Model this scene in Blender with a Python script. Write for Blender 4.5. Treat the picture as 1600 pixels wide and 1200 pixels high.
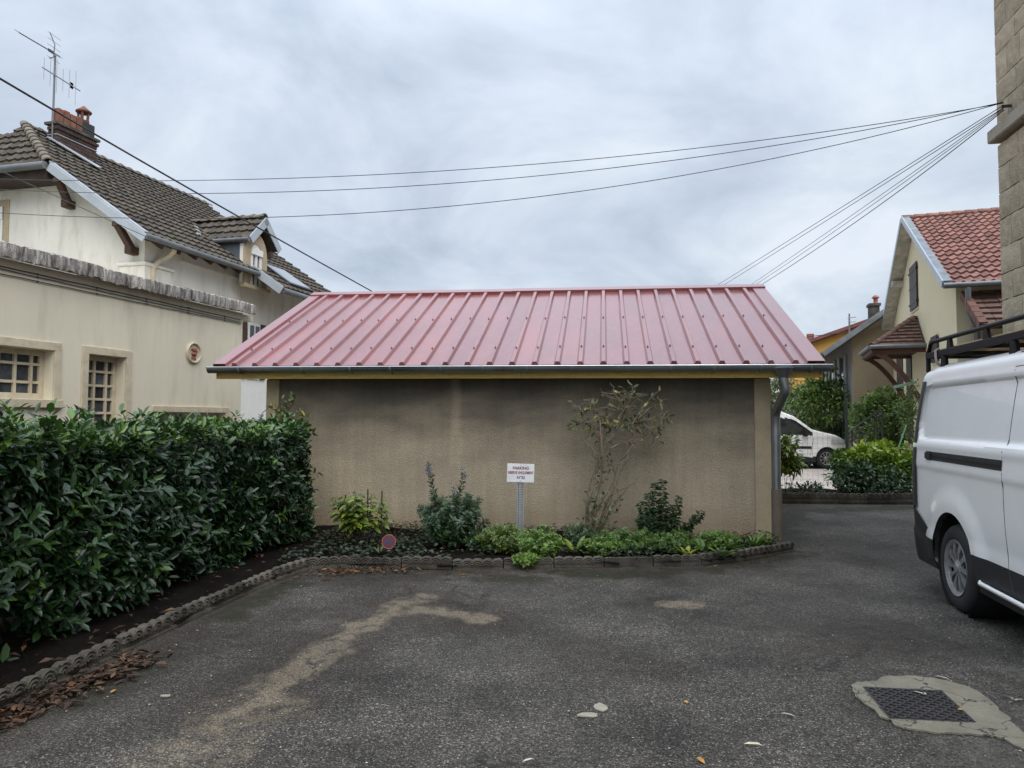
import bpy, bmesh, math, random
import numpy as np
from mathutils import Vector, Matrix

# ------------------------------------------------------------------ camera, sky, sun, exposure
for o in list(bpy.data.objects):
    bpy.data.objects.remove(o)
SC = bpy.context.scene
COL = SC.collection
R = math.radians
FPX, W0, H0 = 1110.0, 1600.0, 1200.0
EYE = Vector((0.0, 0.0, 1.5))
PITCH = math.atan(52 / FPX)
ROLL = 0.005
CAMROT = (Matrix.Rotation(math.pi / 2 + PITCH, 3, 'X') @ Matrix.Rotation(ROLL, 3, 'Z'))
cd = bpy.data.cameras.new('camera')
cd.sensor_width = 36.0
cd.lens = 36.0 * FPX / W0
cd.clip_start = 0.05
cd.clip_end = 2000
cam = bpy.data.objects.new('camera', cd)
cam.matrix_world = Matrix.Translation(EYE) @ CAMROT.to_4x4()
COL.objects.link(cam)
SC.camera = cam

SC.view_settings.view_transform = 'Standard'
SC.view_settings.look = 'None'
SC.view_settings.exposure = 0.68
SC.view_settings.gamma = 1.0
SC.view_settings.use_curve_mapping = False
SC.render.engine = 'CYCLES'
SC.cycles.max_bounces = 6
SC.cycles.diffuse_bounces = 3
SC.cycles.glossy_bounces = 3
SC.cycles.transparent_max_bounces = 6

SUN_EL, SUN_AZ = 50.0, 158.0       # high, behind the camera: a broad bright part of the overcast
w = bpy.data.worlds.new('World')
SC.world = w
w.use_nodes = True
nt = w.node_tree
nt.nodes.clear()
N = nt.nodes.new
L = nt.links.new
wout = N('ShaderNodeOutputWorld')
bg = N('ShaderNodeBackground')
L(bg.outputs[0], wout.inputs[0])
tc = N('ShaderNodeTexCoord')
sky = N('ShaderNodeTexSky')
sky.sky_type = 'NISHITA'
sky.sun_disc = False
sky.sun_elevation = R(SUN_EL)
sky.sun_rotation = R(SUN_AZ)
sky.altitude = 300
sky.dust_density = 2.0
skm = N('ShaderNodeVectorMath'); skm.operation = 'SCALE'; skm.inputs['Scale'].default_value = 0.10
L(sky.outputs[0], skm.inputs[0])
# cloud deck: direction projected on a flat layer, so clouds get smaller towards the horizon
sep = N('ShaderNodeSeparateXYZ'); L(tc.outputs['Generated'], sep.inputs[0])
zm = N('ShaderNodeMath'); zm.operation = 'MAXIMUM'; L(sep.outputs[2], zm.inputs[0]); zm.inputs[1].default_value = 0.0
za = N('ShaderNodeMath'); za.operation = 'ADD'; L(zm.outputs[0], za.inputs[0]); za.inputs[1].default_value = 0.42
dx = N('ShaderNodeMath'); dx.operation = 'DIVIDE'; L(sep.outputs[0], dx.inputs[0]); L(za.outputs[0], dx.inputs[1])
dy = N('ShaderNodeMath'); dy.operation = 'DIVIDE'; L(sep.outputs[1], dy.inputs[0]); L(za.outputs[0], dy.inputs[1])
cmb = N('ShaderNodeCombineXYZ'); L(dx.outputs[0], cmb.inputs[0]); L(dy.outputs[0], cmb.inputs[1])
n1 = N('ShaderNodeTexNoise'); n1.inputs['Scale'].default_value = 2.3; n1.inputs['Detail'].default_value = 8; n1.inputs['Roughness'].default_value = 0.56; n1.inputs['Distortion'].default_value = 0.4
L(cmb.outputs[0], n1.inputs['Vector'])
n2 = N('ShaderNodeTexNoise'); n2.inputs['Scale'].default_value = 0.75; n2.inputs['Detail'].default_value = 2
L(cmb.outputs[0], n2.inputs['Vector'])
nadd = N('ShaderNodeMath'); nadd.operation = 'MULTIPLY_ADD'; L(n2.outputs['Fac'], nadd.inputs[0]); nadd.inputs[1].default_value = 0.55
nsc = N('ShaderNodeMath'); nsc.operation = 'MULTIPLY'; L(n1.outputs['Fac'], nsc.inputs[0]); nsc.inputs[1].default_value = 0.9
L(nsc.outputs[0], nadd.inputs[2])
cr = N('ShaderNodeValToRGB')
cr.color_ramp.elements[0].position = 0.53; cr.color_ramp.elements[0].color = (0.255, 0.302, 0.362, 1)
cr.color_ramp.elements[1].position = 0.88; cr.color_ramp.elements[1].color = (0.515, 0.553, 0.602, 1)
e = cr.color_ramp.elements.new(0.70); e.color = (0.37, 0.42, 0.487, 1)
L(nadd.outputs[0], cr.inputs[0])
mx = N('ShaderNodeMix'); mx.data_type = 'RGBA'; mx.inputs[0].default_value = 0.9
L(skm.outputs[0], mx.inputs[6]); L(cr.outputs[0], mx.inputs[7])
# an overcast sky brightens smoothly towards the zenith
p3 = N('ShaderNodeMath'); p3.operation = 'POWER'; L(zm.outputs[0], p3.inputs[0]); p3.inputs[1].default_value = 3.2
pm = N('ShaderNodeMath'); pm.operation = 'MULTIPLY_ADD'; L(p3.outputs[0], pm.inputs[0]); pm.inputs[1].default_value = 2.6; pm.inputs[2].default_value = 1.0
scl = N('ShaderNodeVectorMath'); scl.operation = 'SCALE'; L(mx.outputs[2], scl.inputs[0]); L(pm.outputs[0], scl.inputs['Scale'])
L(scl.outputs[0], bg.inputs[0])
bg.inputs[1].default_value = 1.0

sd = bpy.data.lights.new('sun', 'SUN')
sd.energy = 1.5
sd.angle = R(60)
sd.color = (1.0, 0.95, 0.88)
sun = bpy.data.objects.new('sun', sd)
_az = R(SUN_AZ)
_to = Vector((math.sin(_az) * math.cos(R(SUN_EL)), math.cos(_az) * math.cos(R(SUN_EL)), math.sin(R(SUN_EL))))
sun.rotation_euler = _to.to_track_quat('Z', 'Y').to_euler()
COL.objects.link(sun)

# ------------------------------------------------------------------ pixel helpers (photo is 1600 x 1200)
def ray(u, v):
    return CAMROT @ Vector(((u - 800) / FPX, (600 - v) / FPX, -1.0))
def P(u, v, Y):
    d = ray(u, v)
    return EYE + d * (Y / d.y)
def G(u, v, z=0.0):
    d = ray(u, v)
    return EYE + d * ((z - EYE.z) / d.z)
def PL(u, v, p0, n):
    d = ray(u, v)
    return EYE + d * ((Vector(p0) - EYE).dot(n) / d.dot(n))
CRI = CAMROT.inverted()
def proj(p):
    c = CRI @ (Vector(p) - EYE)
    if c.z > -1e-3:
        return (-9999, -9999)
    return (800 + FPX * c.x / -c.z, 600 - FPX * c.y / -c.z)
def inview(p, m=30):
    u, v = proj(p)
    return -m < u < 1600 + m and -m < v < 1200 + m

# ------------------------------------------------------------------ object helpers
BASE = {}
def thing(name, label, cat, loc, group=None):
    o = bpy.data.objects.new(name, None)
    o.empty_display_size = 0.1
    o.location = loc
    o['label'] = label
    o['category'] = cat
    if group:
        o['group'] = group
    COL.objects.link(o)
    BASE[o.name] = Vector(loc)
    return o
def tag(o, label, cat, group=None):
    o['label'] = label; o['category'] = cat
    if group: o['group'] = group
    return o
def base_of(o):
    return BASE.get(o.name, Vector((0, 0, 0))) if o else Vector((0, 0, 0))
def link(name, me, parent=None, kind=None):
    o = bpy.data.objects.new(name, me)
    COL.objects.link(o)
    if parent:
        o.parent = parent
        BASE[o.name] = base_of(parent)
    if kind:
        o['kind'] = kind
    return o
def piece(name, me, parent, mat4):
    """a small repeated part: shared mesh, own world transform"""
    o = bpy.data.objects.new(name, me)
    COL.objects.link(o)
    o.parent = parent
    m = mat4.copy()
    m.translation = m.translation - base_of(parent)
    o.matrix_basis = m
    return o
def smooth_mesh(me, ang=40):
    me.polygons.foreach_set('use_smooth', [True] * len(me.polygons))
    me.set_sharp_from_angle(angle=R(ang))

class MB:
    def __init__(self):
        self.v = []; self.f = []
    def add(self, vs, fs):
        b = len(self.v)
        self.v.extend([tuple(x) for x in vs])
        self.f.extend([tuple(i + b for i in f) for f in fs])
        return self
    def obox(self, o, a, b, c):
        o, a, b, c = Vector(o), Vector(a), Vector(b), Vector(c)
        vs = [o, o + a, o + a + b, o + b, o + c, o + a + c, o + a + b + c, o + b + c]
        fs = [(0, 3, 2, 1), (4, 5, 6, 7), (0, 1, 5, 4), (1, 2, 6, 5), (2, 3, 7, 6), (3, 0, 4, 7)]
        if a.cross(b).dot(c) < 0:
            fs = [f[::-1] for f in fs]
        return self.add(vs, fs)
    def box(self, x0, x1, y0, y1, z0, z1):
        return self.obox((x0, y0, z0), (x1 - x0, 0, 0), (0, y1 - y0, 0), (0, 0, z1 - z0))
    def cbox(self, c, a, b, d):
        c, a, b, d = Vector(c), Vector(a), Vector(b), Vector(d)
        return self.obox(c - (a + b + d) / 2, a, b, d)
    def bar(self, p, q, w, h, up=(0, 0, 1)):
        p, q = Vector(p), Vector(q)
        d = q - p
        s = d.cross(Vector(up)).normalized()
        t = s.cross(d).normalized()
        return self.obox(p - s * w / 2 - t * h / 2, d, s * w, t * h)
    def tube(self, pts, r, n=6, cap=True):
        pts = [Vector(p) for p in pts]
        m = len(pts)
        rs = r if isinstance(r, (list, tuple)) else [r] * m
        vs = []; fs = []
        prev = None
        for i, p in enumerate(pts):
            t = (pts[min(i + 1, m - 1)] - pts[max(i - 1, 0)]).normalized()
            if prev is None:
                a = t.orthogonal().normalized()
            else:
                a = prev - t * prev.dot(t)
                a = a.normalized() if a.length > 1e-6 else t.orthogonal().normalized()
            prev = a
            b = t.cross(a)
            for k in range(n):
                th = 2 * math.pi * k / n
                vs.append(p + (a * math.cos(th) + b * math.sin(th)) * rs[i])
        for i in range(m - 1):
            for k in range(n):
                k2 = (k + 1) % n
                fs.append((i * n + k, i * n + k2, (i + 1) * n + k2, (i + 1) * n + k))
        if cap:
            fs.append(tuple(range(n))[::-1])
            fs.append(tuple(range((m - 1) * n, m * n)))
        return self.add(vs, fs)
    def lathe(self, prof, n=16, M4=None, closed=True):
        vs = []; fs = []
        m = len(prof)
        for r, z in prof:
            for k in range(n):
                th = 2 * math.pi * k / n
                vs.append(Vector((r * math.cos(th), r * math.sin(th), z)))
        for i in range(m - 1):
            for k in range(n):
                k2 = (k + 1) % n
                fs.append((i * n + k, i * n + k2, (i + 1) * n + k2, (i + 1) * n + k))
        if closed:
            fs.append(tuple(range(n))[::-1]); fs.append(tuple(range((m - 1) * n, m * n)))
        if M4 is not None:
            vs = [M4 @ x for x in vs]
        return self.add(vs, fs)
    def prism(self, poly, vec):
        poly = [Vector(p) for p in poly]; vec = Vector(vec)
        n = len(poly)
        vs = poly + [p + vec for p in poly]
        fs = [tuple(range(n)), tuple(range(2 * n - 1, n - 1, -1))]
        for i in range(n):
            j = (i + 1) % n
            fs.append((i, i + n, j + n, j))
        return self.add(vs, fs)
    def grid(self, rows):
        """rows: list of equally long lists of points"""
        n = len(rows[0])
        vs = [p for r in rows for p in r]
        fs = []
        for i in range(len(rows) - 1):
            for k in range(n - 1):
                fs.append((i * n + k, i * n + k + 1, (i + 1) * n + k + 1, (i + 1) * n + k))
        return self.add(vs, fs)
    def mesh(self, name, mat, base=Vector((0, 0, 0)), smooth=None, bevel=0, fixn=True, segs=1):
        me = bpy.data.meshes.new(name)
        bx, by, bz = base
        me.from_pydata([(x - bx, y - by, z - bz) for x, y, z in self.v], [], self.f)
        if fixn or bevel:
            bm = bmesh.new(); bm.from_mesh(me)
            if fixn:
                bmesh.ops.recalc_face_normals(bm, faces=bm.faces)
            if bevel:
                ed = [e for e in bm.edges if len(e.link_faces) == 2 and e.calc_face_angle(0) > 0.6]
                bmesh.ops.bevel(bm, geom=ed, offset=bevel, segments=segs, affect='EDGES', clamp_overlap=True)
            bm.to_mesh(me); bm.free()
        if mat: me.materials.append(mat)
        if smooth: smooth_mesh(me, smooth)
        return me
    def build(self, name, mat, parent=None, smooth=None, bevel=0, kind=None, fixn=True, segs=1):
        return link(name, self.mesh(name, mat, base_of(parent), smooth, bevel, fixn, segs), parent, kind)

def basis(x, y, z, t):
    m = Matrix.Identity(4)
    for i, c in enumerate((Vector(x), Vector(y), Vector(z))):
        m[0][i], m[1][i], m[2][i] = c.x, c.y, c.z
    m.translation = Vector(t)
    return m

# ------------------------------------------------------------------ materials
def M(name, col, rough=0.8, var=0.2, scale=3.0, col2=None, bump=0.0, bscale=60.0, metal=0.0, spec=0.5, fine=0.0,
      fscale=90.0, rand=0.0, stain=None, sscale=1.2, samt=0.6, coat=0.0, stretch=None, bdist=0.01, rvar=0.0):
    m = bpy.data.materials.new(name)
    m.use_nodes = True
    nt = m.node_tree
    b = nt.nodes['Principled BSDF']
    N = nt.nodes.new; L = nt.links.new
    tc = N('ShaderNodeTexCoord')
    vec = tc.outputs['Object']
    if rand:
        oi0 = N('ShaderNodeObjectInfo')
        off = N('ShaderNodeVectorMath'); off.operation = 'ADD'
        sc_ = N('ShaderNodeMath'); sc_.operation = 'MULTIPLY'; L(oi0.outputs['Random'], sc_.inputs[0]); sc_.inputs[1].default_value = 37.0
        L(vec, off.inputs[0]); L(sc_.outputs[0], off.inputs[1]); vec = off.outputs[0]
    if stretch:
        mp = N('ShaderNodeMapping'); L(vec, mp.inputs[0]); mp.inputs['Scale'].default_value = stretch; svec = mp.outputs[0]
    else:
        svec = vec
    n1 = N('ShaderNodeTexNoise'); n1.inputs['Scale'].default_value = scale; n1.inputs['Detail'].default_value = 6; n1.inputs['Roughness'].default_value = 0.6
    L(svec, n1.inputs['Vector'])
    rp = N('ShaderNodeValToRGB')
    lo = [c * (1 - var) for c in col]; hi = [min(1, c * (1 + var)) for c in (col2 or col)]
    rp.color_ramp.elements[0].position = 0.32; rp.color_ramp.elements[0].color = (*lo, 1)
    rp.color_ramp.elements[1].position = 0.68; rp.color_ramp.elements[1].color = (*hi, 1)
    L(n1.outputs['Fac'], rp.inputs[0])
    c = rp.outputs[0]
    if fine:
        n2 = N('ShaderNodeTexNoise'); n2.inputs['Scale'].default_value = fscale; n2.inputs['Detail'].default_value = 3
        L(vec, n2.inputs['Vector'])
        mr = N('ShaderNodeMapRange'); L(n2.outputs['Fac'], mr.inputs[0]); mr.inputs[1].default_value = 0.3; mr.inputs[2].default_value = 0.7
        mr.inputs[3].default_value = 1 - fine; mr.inputs[4].default_value = 1 + fine
        v = N('ShaderNodeVectorMath'); v.operation = 'SCALE'; L(c, v.inputs[0]); L(mr.outputs[0], v.inputs['Scale']); c = v.outputs[0]
    if stain:
        n3 = N('ShaderNodeTexNoise'); n3.inputs['Scale'].default_value = sscale; n3.inputs['Detail'].default_value = 8; n3.inputs['Roughness'].default_value = 0.65
        L(svec, n3.inputs['Vector'])
        r3 = N('ShaderNodeMapRange'); L(n3.outputs['Fac'], r3.inputs[0]); r3.inputs[1].default_value = 0.5; r3.inputs[2].default_value = 0.7; r3.inputs[3].default_value = 0; r3.inputs[4].default_value = samt
        mm = N('ShaderNodeMix'); mm.data_type = 'RGBA'; L(r3.outputs[0], mm.inputs[0]); L(c, mm.inputs[6]); mm.inputs[7].default_value = (*stain, 1); c = mm.outputs[2]
    if rand:
        oi = N('ShaderNodeObjectInfo')
        mr = N('ShaderNodeMapRange'); L(oi.outputs['Random'], mr.inputs[0]); mr.inputs[3].default_value = 1 - rand; mr.inputs[4].default_value = 1 + rand
        v = N('ShaderNodeVectorMath'); v.operation = 'SCALE'; L(c, v.inputs[0]); L(mr.outputs[0], v.inputs['Scale']); c = v.outputs[0]
    L(c, b.inputs['Base Color'])
    b.inputs['Roughness'].default_value = rough
    if rvar:
        mr = N('ShaderNodeMapRange'); L(n1.outputs['Fac'], mr.inputs[0]); mr.inputs[1].default_value = 0.3; mr.inputs[2].default_value = 0.7
        mr.inputs[3].default_value = max(0.02, rough - rvar); mr.inputs[4].default_value = min(1, rough + rvar); L(mr.outputs[0], b.inputs['Roughness'])
    b.inputs['Metallic'].default_value = metal
    b.inputs['Specular IOR Level'].default_value = spec
    b.inputs['Coat Weight'].default_value = coat
    b.inputs['Coat Roughness'].default_value = 0.05
    if bump:
        nb = N('ShaderNodeTexNoise'); nb.inputs['Scale'].default_value = bscale; nb.inputs['Detail'].default_value = 4
        L(vec, nb.inputs['Vector'])
        bp = N('ShaderNodeBump'); bp.inputs['Strength'].default_value = bump; bp.inputs['Distance'].default_value = bdist
        L(nb.outputs['Fac'], bp.inputs['Height']); L(bp.outputs[0], b.inputs['Normal'])
    return m

def leaf_mat(name, dark, mid, light, rough=0.4, trans=0.2, spec=0.5):
    m = bpy.data.materials.new(name)
    m.use_nodes = True
    nt = m.node_tree; N = nt.nodes.new; L = nt.links.new
    b = nt.nodes['Principled BSDF']; out = nt.nodes['Material Output']
    at = N('ShaderNodeAttribute'); at.attribute_name = 'var'
    rp = N('ShaderNodeValToRGB')
    rp.color_ramp.elements[0].position = 0.0; rp.color_ramp.elements[0].color = (*dark, 1)
    rp.color_ramp.elements[1].position = 1.0; rp.color_ramp.elements[1].color = (*light, 1)
    e = rp.color_ramp.elements.new(0.55); e.color = (*mid, 1)
    L(at.outputs['Fac'], rp.inputs[0])
    tc = N('ShaderNodeTexCoord'); n = N('ShaderNodeTexNoise'); n.inputs['Scale'].default_value = 25; n.inputs['Detail'].default_value = 3
    L(tc.outputs['Object'], n.inputs['Vector'])
    mr = N('ShaderNodeMapRange'); L(n.outputs['Fac'], mr.inputs[0]); mr.inputs[1].default_value = 0.3; mr.inputs[2].default_value = 0.7; mr.inputs[3].default_value = 0.75; mr.inputs[4].default_value = 1.25
    v = N('ShaderNodeVectorMath'); v.operation = 'SCALE'; L(rp.outputs[0], v.inputs[0]); L(mr.outputs[0], v.inputs['Scale'])
    L(v.outputs[0], b.inputs['Base Color'])
    b.inputs['Roughness'].default_value = rough
    b.inputs['Specular IOR Level'].default_value = spec
    t = N('ShaderNodeBsdfTranslucent'); L(v.outputs[0], t.inputs[0])
    ms = N('ShaderNodeMixShader'); ms.inputs[0].default_value = trans
    L(b.outputs[0], ms.inputs[1]); L(t.outputs[0], ms.inputs[2]); L(ms.outputs[0], out.inputs[0])
    return m

def glass_mat(name, col=(0.03, 0.035, 0.04), rough=0.08):
    return M(name, col, rough=rough, var=0.3, scale=2, spec=0.6)

# ------------------------------------------------------------------ leaves
_LV = np.array([(0, 0, 0), (.28, .44, .05), (.28, 0, -.03), (.28, -.44, .05), (.72, .40, .0), (.72, 0, -.06), (.72, -.40, .0), (1, 0, -.14)], float)
_LF = np.array([(0, 2, 1), (0, 3, 2), (1, 2, 5), (1, 5, 4), (2, 3, 6), (2, 6, 5), (4, 5, 7), (5, 6, 7)], int)
_SV = np.array([(0, 0, 0), (.45, .5, .06), (1, 0, -.1), (.45, -.5, .06), (.5, 0, -.02)], float)
_SF = np.array([(0, 4, 1), (1, 4, 2), (2, 4, 3), (3, 4, 0)], int)
class Leaves:
    def __init__(self):
        self.p = []; self.d = []; self.n = []; self.l = []; self.w = []; self.c = []
    def add(self, p, d, n, l, w, c):
        self.p.append(tuple(p)); self.d.append(tuple(d)); self.n.append(tuple(n)); self.l.append(l); self.w.append(w); self.c.append(c)
    def build(self, name, mat, parent, simple=False, nparts=0, partname='leaf', kind='stuff'):
        p = np.array(self.p); d = np.array(self.d, float); n = np.array(self.n, float)
        l = np.array(self.l); w = np.array(self.w); c = np.clip(np.array(self.c), 0, 1)
        d /= np.linalg.norm(d, axis=1)[:, None] + 1e-9
        b = np.cross(n, d); b /= np.linalg.norm(b, axis=1)[:, None] + 1e-9
        n = np.cross(d, b)
        T, F = (_SV, _SF) if simple else (_LV, _LF)
        idx = np.arange(len(l))
        if nparts:
            cp = np.array(CRI)
            q = (p + d * l[:, None] * .5 - np.array(EYE)) @ cp.T
            dep = -q[:, 2]
            u = 800 + FPX * q[:, 0] / np.maximum(dep, .1); vv = 600 - FPX * q[:, 1] / np.maximum(dep, .1)
            ok = (dep > .3) & (u > 0) & (u < 1600) & (vv > 0) & (vv < 1200)
            facing = np.abs((n * (np.array(EYE) - p)).sum(1)) / np.linalg.norm(np.array(EYE) - p, axis=1)
            sz = np.where(ok, l * np.sqrt(w * l + 1e-9) * (0.3 + facing) / np.maximum(dep, .3), -1)
            if hasattr(self, 'bias'):
                sz = sz * np.array(self.bias)
            order = np.argsort(-sz)
            sel = [int(i) for i in order[:nparts] if sz[i] > 0]
            shared = []
            for k in range(6):
                me = bpy.data.meshes.new(partname)
                me.from_pydata([tuple(x) for x in T], [], [tuple(x) for x in F])
                at = me.attributes.new('var', 'FLOAT', 'POINT'); at.data.foreach_set('value', [k / 5.0] * len(T))
                me.materials.append(mat); me.polygons.foreach_set('use_smooth', [True] * len(F))
                shared.append(me)
            for i in sel:
                m = basis(Vector(d[i]) * l[i], Vector(b[i]) * w[i], Vector(n[i]) * l[i], p[i])
                piece(partname, shared[int(round(c[i] * 5))], parent, m)
            keep = np.ones(len(l), bool); keep[sel] = False
            idx = idx[keep]
        if len(idx) == 0:
            return None
        p, d, b, n, l, w, c = p[idx], d[idx], b[idx], n[idx], l[idx], w[idx], c[idx]
        p = p - np.array(base_of(parent))
        V = (p[:, None, :] + d[:, None, :] * (T[None, :, 0, None] * l[:, None, None]) + b[:, None, :] * (T[None, :, 1, None] * w[:, None, None])
             + n[:, None, :] * (T[None, :, 2, None] * l[:, None, None])).reshape(-1, 3)
        FF = (F[None] + (np.arange(len(idx)) * len(T))[:, None, None]).reshape(-1, 3)
        me = bpy.data.meshes.new(name)
        me.vertices.add(len(V)); me.vertices.foreach_set('co', V.ravel().astype(np.float32))
        me.loops.add(FF.size); me.loops.foreach_set('vertex_index', FF.ravel().astype(np.int32))
        me.polygons.add(len(FF)); me.polygons.foreach_set('loop_start', np.arange(0, FF.size, 3, dtype=np.int32))
        me.update(calc_edges=True)
        me.polygons.foreach_set('use_smooth', [True] * len(FF))
        at = me.attributes.new('var', 'FLOAT', 'POINT'); at.data.foreach_set('value', np.repeat(c, len(T)).astype(np.float32))
        me.materials.append(mat)
        return link(name, me, parent, kind)

def rvec(rs, s=1.0):
    v = Vector((rs.gauss(0, 1), rs.gauss(0, 1), rs.gauss(0, 1)))
    return v.normalized() * s
UP = Vector((0, 0, 1))
# ------------------------------------------------------------------ materials used in several places
rng = np.random.RandomState(7)
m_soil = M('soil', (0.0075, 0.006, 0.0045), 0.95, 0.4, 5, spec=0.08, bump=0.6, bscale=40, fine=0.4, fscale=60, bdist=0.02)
m_conc = M('old_concrete', (0.078, 0.070, 0.056), 0.9, 0.45, 4, bump=0.4, bscale=70, fine=0.3, fscale=120, stain=(0.022, 0.023, 0.012), sscale=3.5, samt=0.8, rand=0.28)
m_zinc = M('zinc', (0.30, 0.32, 0.335), 0.34, 0.15, 2.5, metal=0.85, rvar=0.12)
m_zinc_dk = M('weathered_zinc', (.17, .18, .19), .45, .2, 3, metal=.5, rvar=.1)
m_dark_metal = M('dark_metal', (0.02, 0.02, 0.022), 0.4, 0.2, 5)
m_white_metal = M('painted_metal', (0.36, 0.40, 0.44), 0.35, 0.08, 3, stain=(0.3, 0.3, 0.3), sscale=2, samt=0.3)
m_brown_wood = M('brown_wood', (0.055, 0.03, 0.02), 0.7, 0.3, 8, stretch=(1, 1, 6), bump=0.2, bscale=40)
m_cream = M('cream_render', (0.70, 0.645, 0.51), 0.9, 0.06, 0.9, bump=0.25, bscale=90, fine=0.05, fscale=150, stain=(0.48, 0.43, 0.33), sscale=1.6, samt=0.55, bdist=0.005, stretch=(2.4, 2.4, .45))
m_black = M('black_plastic', (0.018, 0.019, 0.02), 0.5, 0.15, 8, bump=0.1, bscale=250)
m_rubber = M('rubber', (0.022, 0.022, 0.023), 0.8, 0.2, 10)

# ------------------------------------------------------------------ setting: ground sheets
gm = MB()
gm.add([(-700, -400, -0.06), (700, -400, -0.06), (700, 900, -0.06), (-700, 900, -0.06)], [(0, 1, 2, 3)])
m_far = M('far_ground', (0.10, 0.105, 0.06), 0.95, 0.35, 0.15, col2=(0.13, 0.12, 0.09), fine=0.3, fscale=4)
gm.build('ground', m_far, kind='structure')

KERB = [G(u, v) for u, v in [(-160, 1188), (0, 1112), (94, 1067), (199, 1017), (331, 954), (425, 910), (470, 893), (512, 886), (600, 888), (700, 890), (840, 888), (1000, 886), (1100, 884), (1160, 877), (1222, 865)]]
KERB = [KERB[0] + (KERB[0] - KERB[1]) * 1.2] + KERB

def seg_dist(Pn, pts):
    """distance of points (n,2) to a polyline"""
    best = np.full(len(Pn), 1e9)
    for a, b in zip(pts[:-1], pts[1:]):
        a = np.array(a[:2]); b = np.array(b[:2])
        ab = b - a
        t = np.clip(((Pn - a) @ ab) / (ab @ ab + 1e-12), 0, 1)
        best = np.minimum(best, np.linalg.norm(Pn - a - t[:, None] * ab, axis=1))
    return best
def smoothfall(d, r0, r1):
    t = np.clip((d - r0) / (r1 - r0), 0, 1)
    return 1 - t * t * (3 - 2 * t)
def vnoise(x, y, s, seed):
    r = np.random.RandomState(seed).rand(64, 64)
    xi = x * s; yi = y * s
    x0 = np.floor(xi).astype(int); y0 = np.floor(yi).astype(int)
    fx = xi - x0; fy = yi - y0
    fx = fx * fx * (3 - 2 * fx); fy = fy * fy * (3 - 2 * fy)
    g = lambda a, b: r[a % 64, b % 64]
    return (g(x0, y0) * (1 - fx) + g(x0 + 1, y0) * fx) * (1 - fy) + (g(x0, y0 + 1) * (1 - fx) + g(x0 + 1, y0 + 1) * fx) * fy
def fbm(x, y, s, seed, o=4):
    return sum(vnoise(x, y, s * 2 ** i, seed + i) * 0.5 ** i for i in range(o)) / sum(0.5 ** i for i in range(o))

def inside(Pn, poly):
    x, y = Pn[:, 0], Pn[:, 1]
    c = np.zeros(len(Pn), bool)
    n = len(poly)
    for i in range(n):
        x1, y1 = poly[i][:2]; x2, y2 = poly[(i + 1) % n][:2]
        if abs(y1 - y2) < 1e-12: continue
        cond = ((y1 > y) != (y2 > y)) & (x < (x2 - x1) * (y - y1) / (y2 - y1) + x1)
        c ^= cond
    return c

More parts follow.
